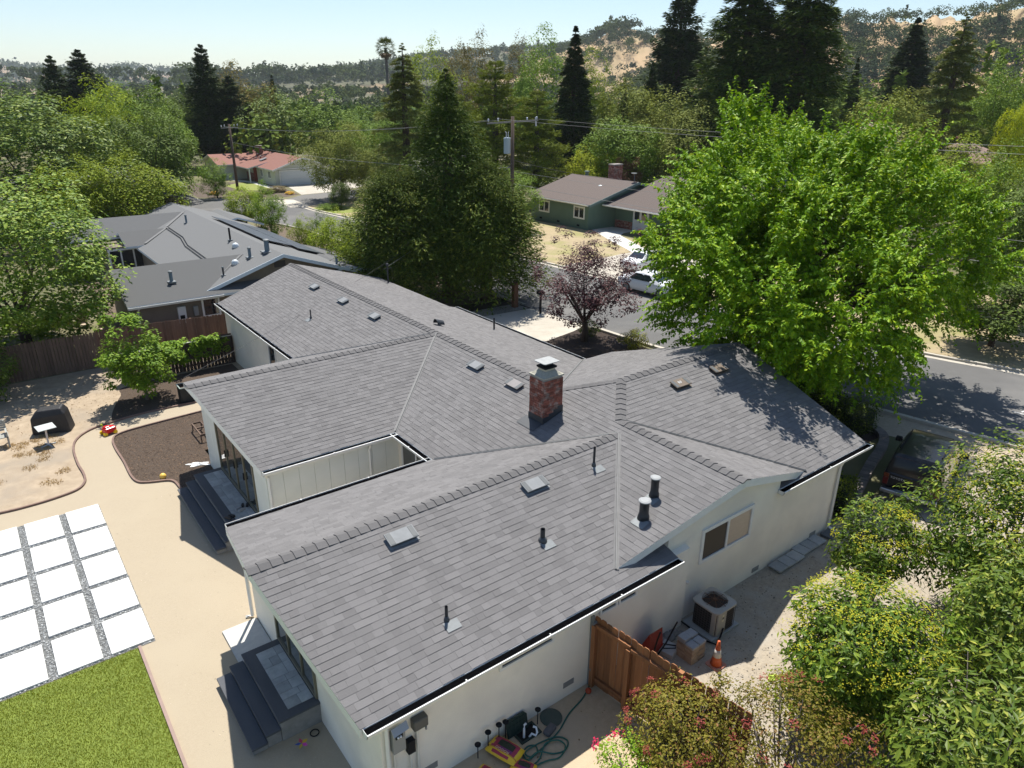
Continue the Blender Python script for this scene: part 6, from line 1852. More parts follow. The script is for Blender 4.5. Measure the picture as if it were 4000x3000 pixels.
# ------------------------------------------------------------------ the big mulberry by the street
def mulberry(seed):
    r = np.random.default_rng(seed)
    mb = MB()
    mb.tube([(0, 0, -.2), (.05, .0, 1.2), (0, .1, 2.6)], [.42, .34, .30], 12)
    parts = []
    c = np.array([0, 0, 5.6])
    tips = []
    for k in range(13):
        az = k * 2.399; el = R(18 + 52 * ((k * .618) % 1))
        d = np.array([math.cos(az) * math.cos(el), math.sin(az) * math.cos(el), math.sin(el)])
        Lb = 5.2 * (1.05 - .25 * math.sin(el))
        a = Vector((0, .08, 2.2 + .3 * (k % 3)))
        e = a + Vector(tuple(d)) * Lb
        m = a.lerp(e, .5) + Vector((0, 0, .35))
        mb.tube([a, a.lerp(m, .6), m, e], [.17, .13, .09, .03], 7)
        for q in range(4):
            s0 = m.lerp(e, r.uniform(0, .9)); s1 = s0 + Vector(tuple(unit(d + rdir(r, 1)[0] * .8))) * 1.9
            mb.tube([s0, s0.lerp(s1, .5) + Vector((0, 0, .1)), s1], [.05, .035, .012], 5)
    # leafy shoots springing from several uneven lobes around the limbs
    rt_, tc_ = np.array([.794, -.608, 0]), np.array([-.608, -.794, 0])
    LB = [(-3.0, .3, 9.3, 2.3), (.6, .2, 7.9, 2.9), (4.9, -1.2, 6.7, 2.9), (-4.6, .4, 6.3, 2.1), (.2, 2.2, 5.2, 3.3), (6.8, -1.2, 5.3, 2.2), (2.6, 1.4, 3.2, 1.8), (-2.9, 2.6, 5.4, 2.7),
          (-1.2, -2.6, 8.2, 2.8), (3.0, -2.6, 6.8, 2.7), (-3.4, -2.4, 6.4, 2.5), (-1.0, 3.4, 7.0, 2.3), (.5, .5, 4.2, 3.2), (-4.2, 1.6, 4.2, 1.8), (2.2, 1.6, 8.6, 1.7), (-3.9, 5.4, 6.6, 2.0), (-4.2, 7.2, 5.7, 1.2), (-3.9, 3.7, 8.2, 2.1), (-1.8, 7.0, 5.1, 1.3), (-.2, 5.5, 5.2, 2.0)]
    LC = np.array([rt_ * a + tc_ * b + np.array([0, 0, z]) for a, b, z, q in LB]); LR = np.array([q[3] for q in LB])
    nc = 760
    li = r.choice(len(LB), nc, p=LR ** 2 / np.sum(LR ** 2))
    dc = rdir(r, nc)
    cc = LC[li] + dc * (LR[li] * r.uniform(.72, 1.04, nc))[:, None]
    inside = np.min(np.linalg.norm(cc[:, None] - LC[None], axis=2) / LR[None], 1) < .62
    cc, dc, li = cc[~inside], dc[~inside], li[~inside]
    nc = len(cc)
    k = 12
    S = (cc[:, None, :] + r.normal(0, .30, (nc, k, 3))).reshape(-1, 3)
    d = np.repeat(dc, k, 0)
    d = unit(d + .35 * unit(S - np.array([0, 0, 5.0])))
    ns = len(S)
    top = np.clip(d[:, 2], 0, 1)
    dirn = unit(d * .7 + UPV * (.15 + .35 * top)[:, None] + .45 * rdir(r, ns))
    dirn[:, 2] = np.where(d[:, 2] < -.1, dirn[:, 2] - .3, dirn[:, 2])
    Ls = r.uniform(.5, 1.15, ns) * (1 + .5 * top * (r.random(ns) < .3))
    per = 24
    t = (np.arange(per)[None, :] + r.random((ns, per))) / per
    P = S[:, None, :] + dirn[:, None, :] * (Ls[:, None] * t)[..., None]
    P[..., 2] -= (t ** 2) * .2 * Ls[:, None]
    sd = unit(np.cross(np.repeat(dirn[:, None, :], per, 1), UPV + .2 * r.normal(size=(ns, per, 3))))
    sg = np.where(np.arange(per) % 2, 1, -1)[None, :, None]
    A = unit(sd * sg * .8 + dirn[:, None, :] * .35 - UPV * .6 + .3 * r.normal(size=(ns, per, 3)))
    N = unit(UPV * .8 + sd * sg * .45 + d[:, None, :] * .2 + .35 * r.normal(size=(ns, per, 3)))
    tall = (r.random(ns) < .02) & (top > .6)
    P[tall] = S[tall][:, None, :] + (UPV + .12 * r.normal(size=(tall.sum(), 1, 3))) * (t[tall] * r.uniform(1.3, 2.2, (tall.sum(), 1)))[..., None]
    sz = r.uniform(.65, 1.25, (ns, per)) * (1.12 - .5 * t)
    parts.append(leaf_geo(P.reshape(-1, 3), N.reshape(-1, 3), A.reshape(-1, 3), (.215 * sz).ravel(), (.125 * sz).ravel(), .18))
    for q in range(0, nc, 6):
        a = Vector((0, 0, 4.2)).lerp(Vector(tuple(cc[q])), .45)
        mb.tube([tuple(a), tuple(a.lerp(Vector(tuple(cc[q])), .6) + Vector((0, 0, .12))), tuple(cc[q])], [.05, .03, .01], 4)
    return mb, join(parts)
mb, cr = mulberry(3)
tree_thing('mulberry_tree', 'very large bright green leafy tree beside the street and east wing', (14.35, 4.1, 0), mb, cr, L_MUL, BARK)

# purple plum in the front yard
r = np.random.default_rng(12)
C, RC, c = clumps(r, 150, 2.6, 1.5, 5.0, .45, inner=.3, lump=.28)
C2 = np.stack([r.normal(0, .9, 20), r.normal(0, .9, 20), r.uniform(4.6, 5.9, 20)], 1)
C, RC = np.concatenate([C, C2]), np.concatenate([RC, np.full(20, .28)])
cr = clump_leaves(r, C, RC, c, 105, .13, .075, droop=.2)
mb = MB()
mb.tube([(0, 0, -.1), (.05, 0, .7), (0, .05, 1.2)], [.2, .15, .14], 10)
for k in range(7):
    a = k * 2.4; e = Vector((1.7 * math.cos(a), 1.7 * math.sin(a), 3.2 + .25 * (k % 3)))
    mb.tube([(0, .03, 1.05), (.5 * math.cos(a), .5 * math.sin(a), 1.75), tuple(e)], [.09, .065, .02], 7)
tree_thing('plum_tree', 'purple-leaved plum tree with a forked trunk in the front yard bed', (11.6, 14.6, 0), mb, cr, L_PLUM, BARK)

# small leafy tree in the back yard
r = np.random.default_rng(31)
C, RC, c = clumps(r, 90, 1.45, .55, 3.1, .36, inner=.3, lump=.3)
C2 = np.stack([r.normal(-.25, .35, 12), r.normal(.2, .35, 12), r.uniform(3.0, 3.75, 12)], 1)
cr = clump_leaves(r, np.concatenate([C, C2]), np.concatenate([RC, np.full(12, .3)]), c, 100, .15, .085, droop=.45)
mb = MB(); limbs(r, mb, .7, C[:7] * .8, .07, 3)
tree_thing('garden_tree', 'small bushy green tree in the mulched back yard bed', (-8.75, 21.0, WY), mb, cr, L_YARD, BARKG)

# vines on the low fence
for k, (x, n, lab) in enumerate(((-6.7, 34, 'leafy vine spilling over the low fence next to the small tree'), (-5.3, 40, 'leafy vine spilling over the low fence nearest the house wall'))):
    r = np.random.default_rng(40 + k)
    C = np.stack([r.normal(0, .45, n), r.normal(-.05, .12, n), .15 + 1.45 * r.random(n) ** .45], 1)
    cr = clump_leaves(r, C, np.full(n, .17), np.array([0, .6, .8]), 46, .12, .085, droop=.4, keep=-.9)
    mb = MB()
    for q in range(4): mb.tube([(-.3 + .2 * q, 0, 0), (-.25 + .2 * q, -.05, .8), (-.35 + .22 * q, 0, 1.5)], .012, 5)
    tree_thing('climbing_vine', lab, (x, 23.55, WY), mb, cr, L_YARD, BARKG, 'vine', 'vines on the low fence')

# ------------------------------------------------------------------ shrubs by the drive
def shrub(seed, Rr, H, z0, nc, per, L, W, crad, mat, label, loc, name='shrub', flowers=0, fmat=None, fsize=.16, bark=BARKG, ry=1.0, twigs=14, cat='shrub', droop=.15, upb=.45, fl_up=.25, fleaf=.035, **kw):
    r = np.random.default_rng(seed)
    C, RC, c = clumps(r, nc, Rr, z0, H, crad, inner=.35, lump=.24, **kw)
    C[:, 1] *= ry
    cr = clump_leaves(r, C, RC, c, per, L, W, droop=droop, upb=upb, outward=.3)
    mb = MB()
    for k in range(5):
        a = k * 1.256 + seed; e = Vector((Rr * .5 * math.cos(a), Rr * .5 * ry * math.sin(a), H * .62))
        mb.tube([(.1 * math.cos(a), .1 * math.sin(a), -.1), tuple(e * .45), tuple(e)], [.05, .04, .015], 6)
    for i in r.choice(nc, min(nc, twigs), replace=False):
        e = Vector(tuple(C[i])); s = e * .4
        mb.tube([tuple(s), tuple(e * .75), tuple(e * 1.06)], [.018, .012, .005], 4)
    ex = []
    if flowers:
        d = rdir(r, flowers * 4); d = d[d[:, 2] > fl_up][:flowers]
        FC = d * np.array([Rr, Rr * ry, (H - z0) / 2]) * r.uniform(.92, 1.08, (len(d), 1)) + c
        ex.append(('blossom', clump_leaves(r, FC, np.full(len(FC), fsize), c, 60, fleaf, fleaf * .8, upb=.8, keep=-.2), fmat))
    return tree_thing(name, label, loc, mb, cr, mat, bark, cat, extra=ex)
shrub(51, 1.55, 3.3, .1, 230, 75, .16, .056, .40, L_PHOT, 'large evergreen shrub with yellow bud clusters in the middle of the drive side', (-1.0, -7.3, 0), flowers=95, fmat=L_FLOW, fsize=.2)
shrub(52, 1.05, 2.9, .9, 95, 70, .15, .052, .32, L_PHOT, 'small open shrub with yellow buds and bare twigs near the house corner', (2.85, -5.6, 0), flowers=45, fmat=L_FLOW, fsize=.14, twigs=40)
shrub(53, 2.0, 4.6, .4, 260, 85, .16, .058, .46, L_PHOT, 'tall evergreen shrub with yellow bud clusters in front of the black SUV', (5.0, -7.75, 0), flowers=110, fmat=L_FLOW, fsize=.24)
shrub(54, 1.5, 4.2, .3, 210, 65, .19, .06, .42, L_BIGL, 'big shrub with long pale green leaves at the lower right corner', (-2.3, -10.1, 0), droop=.3, twigs=40)
shrub(55, 1.9, 4.6, .4, 230, 70, .17, .06, .46, L_BIGL, 'dark leafy shrub at the right edge behind the long leaved shrub', (1.7, -9.4, 0), droop=.3, twigs=20)
shrub(56, 1.1, 2.15, .4, 170, 80, .065, .036, .24, L_MYR, 'bronze crepe myrtle with red buds in front of the wooden gate', (-5.05, -6.05, 0), flowers=14, fmat=L_RTIP, fsize=.09, twigs=60)
shrub(57, 1.45, 2.7, .5, 190, 70, .065, .036, .27, L_MYR, 'bronze crepe myrtle at the bottom edge right of the gate end', (-4.0, -7.6, 0), flowers=16, fmat=L_RTIP, fsize=.09, twigs=40)
shrub(58, .7, 1.3, .1, 70, 60, .06, .035, .2, L_YARD, 'small green bush with crimson blooms at the bottom edge', (-6.0, -5.75, 0), flowers=4, fmat=L_PINK, fsize=.12, fleaf=.05, fl_up=.1)
shrub(59, .8, 1.6, .1, 80, 50, .07, .04, .22, L_YEL, 'light green seedling shrub between the gate end and the big shrub', (-2.0, -7.0, 0), twigs=20)
shrub(65, 2.2, 2.3, .05, 150, 80, .14, .08, .4, L_DARK, 'dark overgrown shrub in front of the fence at the left edge', (-15.2, 25.4, WY))
# clipped hedges and border plants
def hedge(seed, label, P0, P1, w, h, mat, L=.075, W=.045, dens=900, loc_z=0):
    r = np.random.default_rng(seed)
    P0, P1 = Vector((*P0, 0)), Vector((*P1, 0))
    d = P1 - P0; Lh = d.length; u = d.normalized(); v = Vector((-u.y, u.x, 0))
    n = int(Lh * dens * (w + 2 * h) / 2)
    a = r.uniform(0, Lh, n); b = r.uniform(-w / 2, w / 2, n); z = r.uniform(.05, h, n)
    f = r.integers(0, 5, n)
    b = np.where(f == 0, w / 2, np.where(f == 1, -w / 2, b)); z = np.where((f == 2) | (f == 3), h, z)
    e = (f == 4); a = np.where(e, np.where(r.random(n) < .5, 0, Lh), a)
    jit = r.normal(0, .07, (n, 3)); lump = .08 * np.sin(a * 3.1 + b * 2) + .06 * np.sin(a * 7.3)
    P = np.array(P0)[None] + a[:, None] * np.array(u)[None] + b[:, None] * np.array(v)[None] + np.stack([0 * z, 0 * z, z + lump * (z > h * .8)], 1) + jit
    out = np.where((f == 0)[:, None], np.array(v), np.where((f == 1)[:, None], -np.array(v), UPV))
    N = unit(out * .7 + UPV * .3 + .6 * r.normal(size=P.shape)); A = rdir(r, n)
    P[:, 0] -= P0.x; P[:, 1] -= P0.y
    k = r.uniform(.7, 1.3, n)
    mb = MB()
    m = max(2, int(Lh / .7))
    for i in range(m):
        p = u * (Lh * (i + .5) / m)
        mb.tube([tuple(p), tuple(p + Vector((r.normal() * .05, r.normal() * .05, h * .55)))], .03, 5)
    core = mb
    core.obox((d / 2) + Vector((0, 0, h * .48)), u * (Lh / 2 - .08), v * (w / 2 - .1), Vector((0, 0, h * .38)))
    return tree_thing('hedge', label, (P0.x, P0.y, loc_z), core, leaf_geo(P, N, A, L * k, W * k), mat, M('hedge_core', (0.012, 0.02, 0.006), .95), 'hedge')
hedge(71, 'dark clipped hedge along the kerb behind the east wing', (13.3, 4.2), (12.55, -.35), 1.5, 1.05, L_HEDGE)
hedge(72, 'low sunlit box hedge at the corner of the east wing', (6.3, -2.75), (7.9, -2.2), .7, .75, leafmat('box_leaf', (0.05, 0.09, 0.012), (0.13, 0.18, 0.03), .25, .4))
shrub(73, .75, 1.0, .05, 60, 70, .07, .04, .2, leafmat('variegated_leaf', (0.07, 0.11, 0.015), (0.20, 0.22, 0.045), .25, .4, c3=(.32, .3, .1)), 'round yellow-green bush beside the kerb below the big tree', (12.9, 12.2, 0))
shrub(74, .55, .9, .05, 40, 60, .08, .04, .18, L_DARK, 'dark low shrub at the foot of the purple plum', (12.4, 15.1, 0))
shrub(75, .7, 1.3, .05, 40, 50, .3, .03, .2, L_YEL, 'strappy light green clump beside the redwood trunks', (7.0, 24.0, 0), upb=.2, droop=-.3)

# ------------------------------------------------------------------ redwoods in the front corner
mb, cr = conifer(81, 13.6, 7.0, 1.2, 330, 160, .26, .075, droop=.28, rise=.12, power=.85, spread=.45, ragged=.6, thick=.1)
tree_thing('redwood_tree', 'tall narrow dark green redwood rising from the front corner clump', (11.0, 26.8, 0), mb, cr, L_RED, BARK)
mb, cr = conifer(82, 8.3, 4.8, 1.0, 330, 190, .26, .075, droop=.26, rise=.16, power=.4, spread=.42, ragged=.6, thick=.1)
tree_thing('redwood_tree', 'broad low redwood on the left of the front corner clump', (7.6, 26.9, 0), mb, cr, L_RWG, BARK)
mb, cr = conifer(83, 8.6, 4.5, 1.2, 330, 190, .26, .075, droop=.26, rise=.16, power=.4, spread=.42, ragged=.6, thick=.1)
tree_thing('redwood_tree', 'broad low redwood on the right of the front corner clump above the driveway', (12.0, 24.2, 0), mb, cr, L_RWG, BARK)

# ------------------------------------------------------------------ prototypes for the neighbourhood trees
def proto(fn, name, mat, bark, *a, **k):
    mb, cr = fn(*a, **k)
    t = thing(name, 'x', 'tree', (0, 0, -500), local=True)
    mb.build('trunk', bark, t, smooth=True)
    link_obj('crown', np_mesh('crown', *cr, mat), t)
    return t
PR = {
 'oakA': (proto(broad, 'broadleaf_tree', L_MID, BARK, 101, 4, 9, 1.4, 230, 90, .27, .15, .85, flat_bottom=.6), 4, 9),
 'oakN': (proto(broad, 'broadleaf_tree', L_SILV, BARK, 111, 4, 9, .3, 460, 95, .19, .11, .62, flat_bottom=.9, lump=.32), 4, 9),
 'oakB': (proto(broad, 'broadleaf_tree', L_MID, BARK, 102, 4, 9, .9, 200, 95, .27, .15, .9, inner=.3, lump=.35), 4, 9),
 'oakC': (proto(broad, 'broadleaf_tree', L_MID, BARK, 103, 4, 10, 1.6, 170, 100, .28, .15, .85, inner=.3, lump=.4, droop=.5), 4, 10),
 'fine': (proto(broad, 'broadleaf_tree', L_OLIVE, BARK, 104, 4, 8, 1.0, 300, 90, .24, .09, .7, inner=.3, lump=.25, droop=.5), 4, 8),
 'airy': (proto(broad, 'broadleaf_tree', L_YEL, BARKG, 105, 4, 12, 3.5, 90, 80, .30, .16, .85, inner=.35, lump=.45), 4, 12),
 'con': (proto(conifer, 'conifer_tree', L_CON, BARK, 106, 18, 3.4, 1.0, 300, 110, .34, .11, droop=.3, rise=.08, power=1.0, spread=.45, ragged=.55, thick=.1), 3.4, 18),
 'conB': (proto(conifer, 'conifer_tree', L_CON, BARK, 107, 16, 3.0, 1.0, 220, 130, .34, .12, droop=.0, rise=.5, power=.72, spread=.55, ragged=.75, thick=.14), 3.0, 16),
 'red': (proto(conifer, 'redwood_tree', L_RED, BARK, 108, 25, 4.6, 1.0, 330, 150, .38, .11, droop=.38, rise=.12, power=.8, spread=.42, ragged=.65, thick=.1), 4.2, 25),
 'ced': (proto(conifer, 'cedar_tree', L_CEDAR, BARK, 109, 17, 5.2, 1.0, 120, 260, .36, .085, droop=.3, rise=.18, power=.85, spread=.4, ragged=.5), 5.0, 17),
 'pine': (proto(conifer, 'pine_tree', L_PINE, BARK, 110, 15, 4.8, 1.2, 110, 230, .36, .085, droop=-.1, rise=.12, power=.45, spread=.34, ragged=.6, upb=.5), 4.6, 15),
}
def put(kind, name, label, x, y, top, rad, mat=None, z=0, group=None, rz=None):
    root, r0, h0 = PR[kind]
    o = copy_tree(root)
    o.name = name
    o.location = (x, y, z - .1)
    o.rotation_euler = (0, 0, rz if rz is not None else (x * 12.9 + y * 7.7) % 6.28)
    o.scale = (rad / r0, rad / r0, (top - z) / h0)
    o['label'] = label
    if group: o['group'] = group
    if mat:
        for ch in o.children:
            if ch.name.startswith('crown'):
                ch.material_slots[0].link = 'OBJECT'; ch.material_slots[0].material = mat
    return o
TT = [
 ('oakN', 'broadleaf_tree', 'big grey-green leafy tree behind the fence at the left edge', -12.3, 29.8, 8.7, 4.8, L_SILV),
 ('oakN', 'broadleaf_tree', 'large rounded bright green tree filling the left side behind the grey house', -8.2, 66.0, 12.2, 8.4, L_SILV),
 ('oakN', 'broadleaf_tree', 'second large green tree touching it at the left edge of the view', -20, 63.0, 11.6, 7.5, L_SILV),
 ('oakB', 'broadleaf_tree', 'yellow-green tree right behind the grey house roof', -1.6, 56.5, 7.4, 3.9, L_YEL),
 ('oakB', 'broadleaf_tree', 'smaller yellow-green tree left of it behind the grey house', -6.0, 56.0, 7.2, 2.9, L_YEL),
 ('oakC', 'broadleaf_tree', 'tall dark green tree left of the red-roofed house', 3.6, 72, 11.2, 4.2, L_DARK),
 ('oakC', 'broadleaf_tree', 'tall mid green tree next to the utility pole at the bend', 7.8, 83, 11.6, 3.4, L_MID),
 ('oakB', 'broadleaf_tree', 'yellow-green tree above the large green tree on the left', 2.8, 92, 13.2, 4.2, L_YEL),
 ('oakB', 'broadleaf_tree', 'light green tree between the left conifers', 7.5, 104, 12.8, 4.5, L_MID),
 ('conB', 'conifer_tree', 'left one of the two dark conifers against the distant left hills', 3.8, 136, 17.7, 5.0, None),
 ('conB', 'conifer_tree', 'right, taller one of the two dark conifers against the distant left hills', 8.2, 137, 18.8, 7.0, None),
 ('conB', 'conifer_tree', 'tall dark spire conifer behind the red-roofed house, left of it', 23.0, 118.6, 19.4, 5.6, None),
 ('conB', 'conifer_tree', 'shorter dark conifer just right of the dark spire', 26.5, 118, 14.8, 5.6, None),
 ('oakC', 'broadleaf_tree', 'brownish olive tree right of the dark spire conifer', 29.5, 121, 15.4, 4.6, L_BROWN),
 ('con', 'conifer_tree', 'small dark conifer above the light green tree behind the red roof', 37.5, 128, 15.4, 3.2, None),
 ('oakB', 'broadleaf_tree', 'light green tree directly behind the red tile roof', 31.5, 116.5, 12.4, 6.0, L_SILV),
 ('oakC', 'broadleaf_tree', 'mid green tree behind the right end of the red tile roof', 37.0, 102, 11.6, 5.0, L_MID),
 ('fine', 'olive_tree', 'rounded grey-olive tree in front of the white garage', 24.6, 72.5, 8.8, 4.6, L_OLIVE),
 ('ced', 'cedar_tree', 'pale deodar cedar with drooping layers left of the dark redwood', 25.4, 57.5, 17.0, 6.2, None),
 ('airy', 'broadleaf_tree', 'airy yellow-green tree right of the palm', 54.5, 99.5, 19.2, 4.6, L_YEL),
 ('pine', 'pine_tree', 'wide yellow-green pine behind the transformer pole', 39.5, 61, 16.2, 5.8, None),
 ('pine', 'pine_tree', 'lower pine right of the transformer pole above the green house', 42.2, 56.5, 13.0, 5.2, None),
 ('pine', 'pine_tree', 'pine left of the transformer pole behind the redwoods', 32.5, 58.5, 12.5, 4.6, None),
 ('airy', 'eucalyptus_tree', 'leftmost of three tall brownish eucalyptus on the skyline', 68, 112, 19.4, 4.0, L_BROWN),
 ('airy', 'eucalyptus_tree', 'middle one of three tall brownish eucalyptus on the skyline', 80, 122, 22.4, 5.0, L_BROWN),
 ('airy', 'eucalyptus_tree', 'rightmost of three tall brownish eucalyptus on the skyline', 84, 114, 21.4, 4.8, L_BROWN),
 ('oakC', 'broadleaf_tree', 'pale green poplar-like tree left of the slim dark cypress spire', 73, 94, 21.0, 5.2, L_MID),
 ('con', 'conifer_tree', 'slim dark pointed conifer above the green house', 56.5, 66.3, 20.8, 6.2, None),
 ('oakC', 'broadleaf_tree', 'yellowish green tree right of the slim dark conifer', 74, 82, 17.5, 3.6, L_YEL),
 ('oakA', 'broadleaf_tree', 'grey-green tree below the golden knoll', 63, 62, 13.8, 4.8, L_OLIVE),
 ('con', 'conifer_tree', 'dark conifer left of the very tall dark tree', 71, 65.5, 16.8, 4.6, None),
 ('con', 'conifer_tree', 'thin small dark conifer below the golden knoll', 64.5, 64.5, 14.6, 1.8, None),
 ('conB', 'conifer_tree', 'very tall dark tree cut off by the top edge, centre right', 85, 73, 29.5, 8.6, None),
 ('red', 'redwood_tree', 'left one of two giant redwoods rising past the top edge', 63.2, 44.2, 29.5, 9.2, None),
 ('red', 'redwood_tree', 'right one of two giant redwoods rising past the top edge', 66.0, 38.8, 30, 8.8, None),
 ('oakA', 'broadleaf_tree', 'olive oak behind the chimney of the green house', 50.5, 50.5, 9.6, 4.4, L_MID),
 ('oakB', 'broadleaf_tree', 'dull green oak below the very tall dark tree', 63, 53.5, 12.8, 4.6, L_OLIVE),
 ('oakA', 'broadleaf_tree', 'dull green oak left of the giant redwoods', 57.5, 45.5, 11.2, 4.2, L_OLIVE),
 ('oakB', 'broadleaf_tree', 'lime green bush behind the green house roof', 46.5, 52, 6.6, 2.6, L_LIME),
 ('oakB', 'broadleaf_tree', 'rusty brown bush behind the green house ridge', 48.5, 47.8, 6.0, 1.7, leafmat('rust_leaf', (.11, .055, .03), (.19, .10, .05), .2)),
 ('con', 'conifer_tree', 'small dark conifer beside the tan hip roof', 97, 49, 17.8, 3.4, None),
 ('con', 'conifer_tree', 'broad dark pyramid conifer below the right hills', 121.6, 53.2, 24.8, 10, None),
 ('ced', 'cedar_tree', 'spreading grey-green cedar at the right below the hills', 83, 29.2, 21.2, 7.6, None),
 ('oakA', 'broadleaf_tree', 'grey-green tree in front of the tan hip roof', 66, 27.4, 12.6, 4.2, L_OLIVE),
 ('oakB', 'broadleaf_tree', 'mid green tree left of the pale grey roof', 70, 36.5, 11.0, 2.6, L_MID),
 ('oakB', 'broadleaf_tree', 'mid green tree above the right part of the big mulberry', 50, 18, 9.6, 4.4, L_OLIVE),
 ('oakC', 'broadleaf_tree', 'tree with yellowing leaves right of it near the dark roof', 56, 14.5, 8.6, 3.0, L_YEL),
 ('oakB', 'broadleaf_tree', 'mid green tree between the grey roof and the mulberry', 56, 24.5, 9.2, 3.6, L_MID),
 ('oakA', 'broadleaf_tree', 'dark shady tree at the right edge over the street', 36.5, 3.0, 7.6, 3.2, L_DARK),
 ('oakA', 'broadleaf_tree', 'dark low tree shading the far kerb at the right edge', 28.6, 1.2, 4.0, 2.8, L_DARK),
 ('oakB', 'broadleaf_tree', 'green bushy tree at the right edge beyond the bare bank', 45, 8.0, 9.2, 2.6, L_MID),
 ('oakB', 'broadleaf_tree', 'light green tree at the right edge below the hills', 103.8, 31, 17.4, 4.2, L_MID),
 ('oakA', 'broadleaf_tree', 'round yellow bush at the right edge above the meadow', 86, 22.4, 11.6, 2.0, L_LIME),
 ('oakA', 'broadleaf_tree', 'round green bush by the kerb in front of the red-roofed house', 8.3, 59.0, 3.9, 1.9, L_YEL),
 ('oakC', 'broadleaf_tree', 'slender young tree at the road bend', 7.4, 49.5, 5.0, 1.25, L_YARD),
 ('oakC', 'broadleaf_tree', 'loose young green tree in the red-roofed house garden', 12.4, 82.5, 4.4, 1.7, L_YARD),
 ('oakA', 'broadleaf_tree', 'clipped lollipop tree on the corner verge', 21.6, 66.5, 2.9, 1.2, L_DARK),
 ('oakB', 'broadleaf_tree', 'first small shrub tree right of the solar panels', 8.0, 44.0, 3.2, 1.0, L_YEL),
 ('oakC', 'broadleaf_tree', 'upright small shrub tree right of the solar panels', 9.0, 42.6, 3.5, .7, L_YARD),
 ('oakB', 'broadleaf_tree', 'yellow-green shrub tree between the grey house and the redwoods', 7.8, 37.0, 4.4, 1.7, L_YEL),
 ('oakB', 'broadleaf_tree', 'loose shrub tree at the right end of the grey house roof', 7.4, 32.5, 4.6, 1.6, L_YEL),
 ('oakB', 'broadleaf_tree', 'shrub tree right behind the white house ridge end', 6.2, 29.6, 3.9, 1.5, L_YEL),
 ('oakA', 'broadleaf_tree', 'tall leafy tree behind the pole at the road bend', 19.0, 124, 11.8, 4.6, L_DARK),
 ('oakB', 'broadleaf_tree', 'dark green tree at the left end of the red tile roof', 11.5, 112, 9.5, 4.2, L_MID),
 ('fine', 'broadleaf_tree', 'green tree with pale leaves left of the deodar cedar', 32.5, 78, 9.5, 4.4, L_MID),
 ('oakA', 'broadleaf_tree', 'crimson flowering tree peeking above the left redwood', 15.2, 40.5, 6.6, .8, L_PINK),
 ('oakB', 'broadleaf_tree', 'green tree around the crimson flowers', 16.6, 41.5, 6.2, 2.3, L_YARD),
 ('oakB', 'broadleaf_tree', 'mid green tree under the pine at the pole foot', 28.6, 43.8, 5.6, 2.6, L_MID),
 ('oakA', 'broadleaf_tree', 'green tree at the corner of the green house front yard', 29.0, 48.5, 5.0, 2.6, L_DARK),
]
for k, name, lab, x, y, top, rad, mat in TT:
    put(k, name, lab, x, y, top, rad, mat)
# low garden plants in front of the red-roofed house
for k, (x, y, r_, h, m_, lab) in enumerate(((19.0, 83.5, 1.0, .8, L_OLIVE, 'pale tan bush left of the white garage drive'), (20.8, 84.5, 1.3, .9, leafmat('tan_bush', (.2, .16, .07), (.28, .22, .1), .2), 'pair of tan grassy bushes beside the garage drive'), (21.2, 81.3, .6, .5, leafmat('yellow_bloom', (.6, .38, .01), (.7, .48, .03), .2), 'bright yellow flowering mound by the garage drive'), (13.2, 86.5, .6, .5, leafmat('yellow_bloom', (.6, .38, .01), (.7, .48, .03), .2), 'yellow flowering mound in the left garden bed'), (17.0, 81.5, .8, .7, L_OLIVE, 'grey-green bush at the kerb of the left bed'), (20.2, 66.0, 1.3, .8, L_MID, 'spreading low shrub on the corner verge'), (6.5, 62.5, .8, 1.0, L_DARK, 'spiky dark plant by the kerb'))):
    put('fine', 'garden_bush', lab, x, y, h, r_, m_)['category'] = 'bush'
for root, _, _ in PR.values():
    for ch in list(root.children): bpy.data.objects.remove(ch)
    bpy.data.objects.remove(root)

# fan palm on the skyline
pt = thing('palm_tree', 'tall fan palm standing clear above the skyline', 'tree', (57.1, 120.4, 0), local=True)
MB().tube([(0, 0, 0), (.2, 0, 10), (.1, .1, 20.2)], [.38, .32, .26], 9).build('trunk', BARKG, pt, smooth=True)
r = np.random.default_rng(77)
parts, dead = [], []
for k in range(54):
    az = k * 2.399; el = R(75 - 150 * (k / 53) ** .9)
    d = np.array([math.cos(az) * math.cos(el), math.sin(az) * math.cos(el), math.sin(el)])
    q0 = np.array([.1, .1, 20.2]); q = q0 + d * 1.25
    sd = unit(np.cross(d, UPV) + 1e-6); uu = np.cross(sd, d)
    n = 14
    a = np.linspace(-1.3, 1.3, n)
    A = np.cos(a)[:, None] * d + np.sin(a)[:, None] * sd - UPV * .15
    P = np.repeat(q[None], n, 0)
    (dead if k > 40 else parts).append(leaf_geo(P, np.repeat(uu[None], n, 0) + .2 * r.normal(size=(n, 3)), A, .95, .13, .2))
    parts.append(leaf_geo(q0[None], uu[None], d[None], 1.3, .08))
link_obj('crown', np_mesh('crown', *join(parts), leafmat('palm_leaf', (.05, .075, .022), (.10, .125, .04), .15)), pt)
link_obj('dead_fronds', np_mesh('dead_fronds', *join(dead), leafmat('dead_frond', (.16, .11, .06), (.24, .17, .10), .15)), pt)

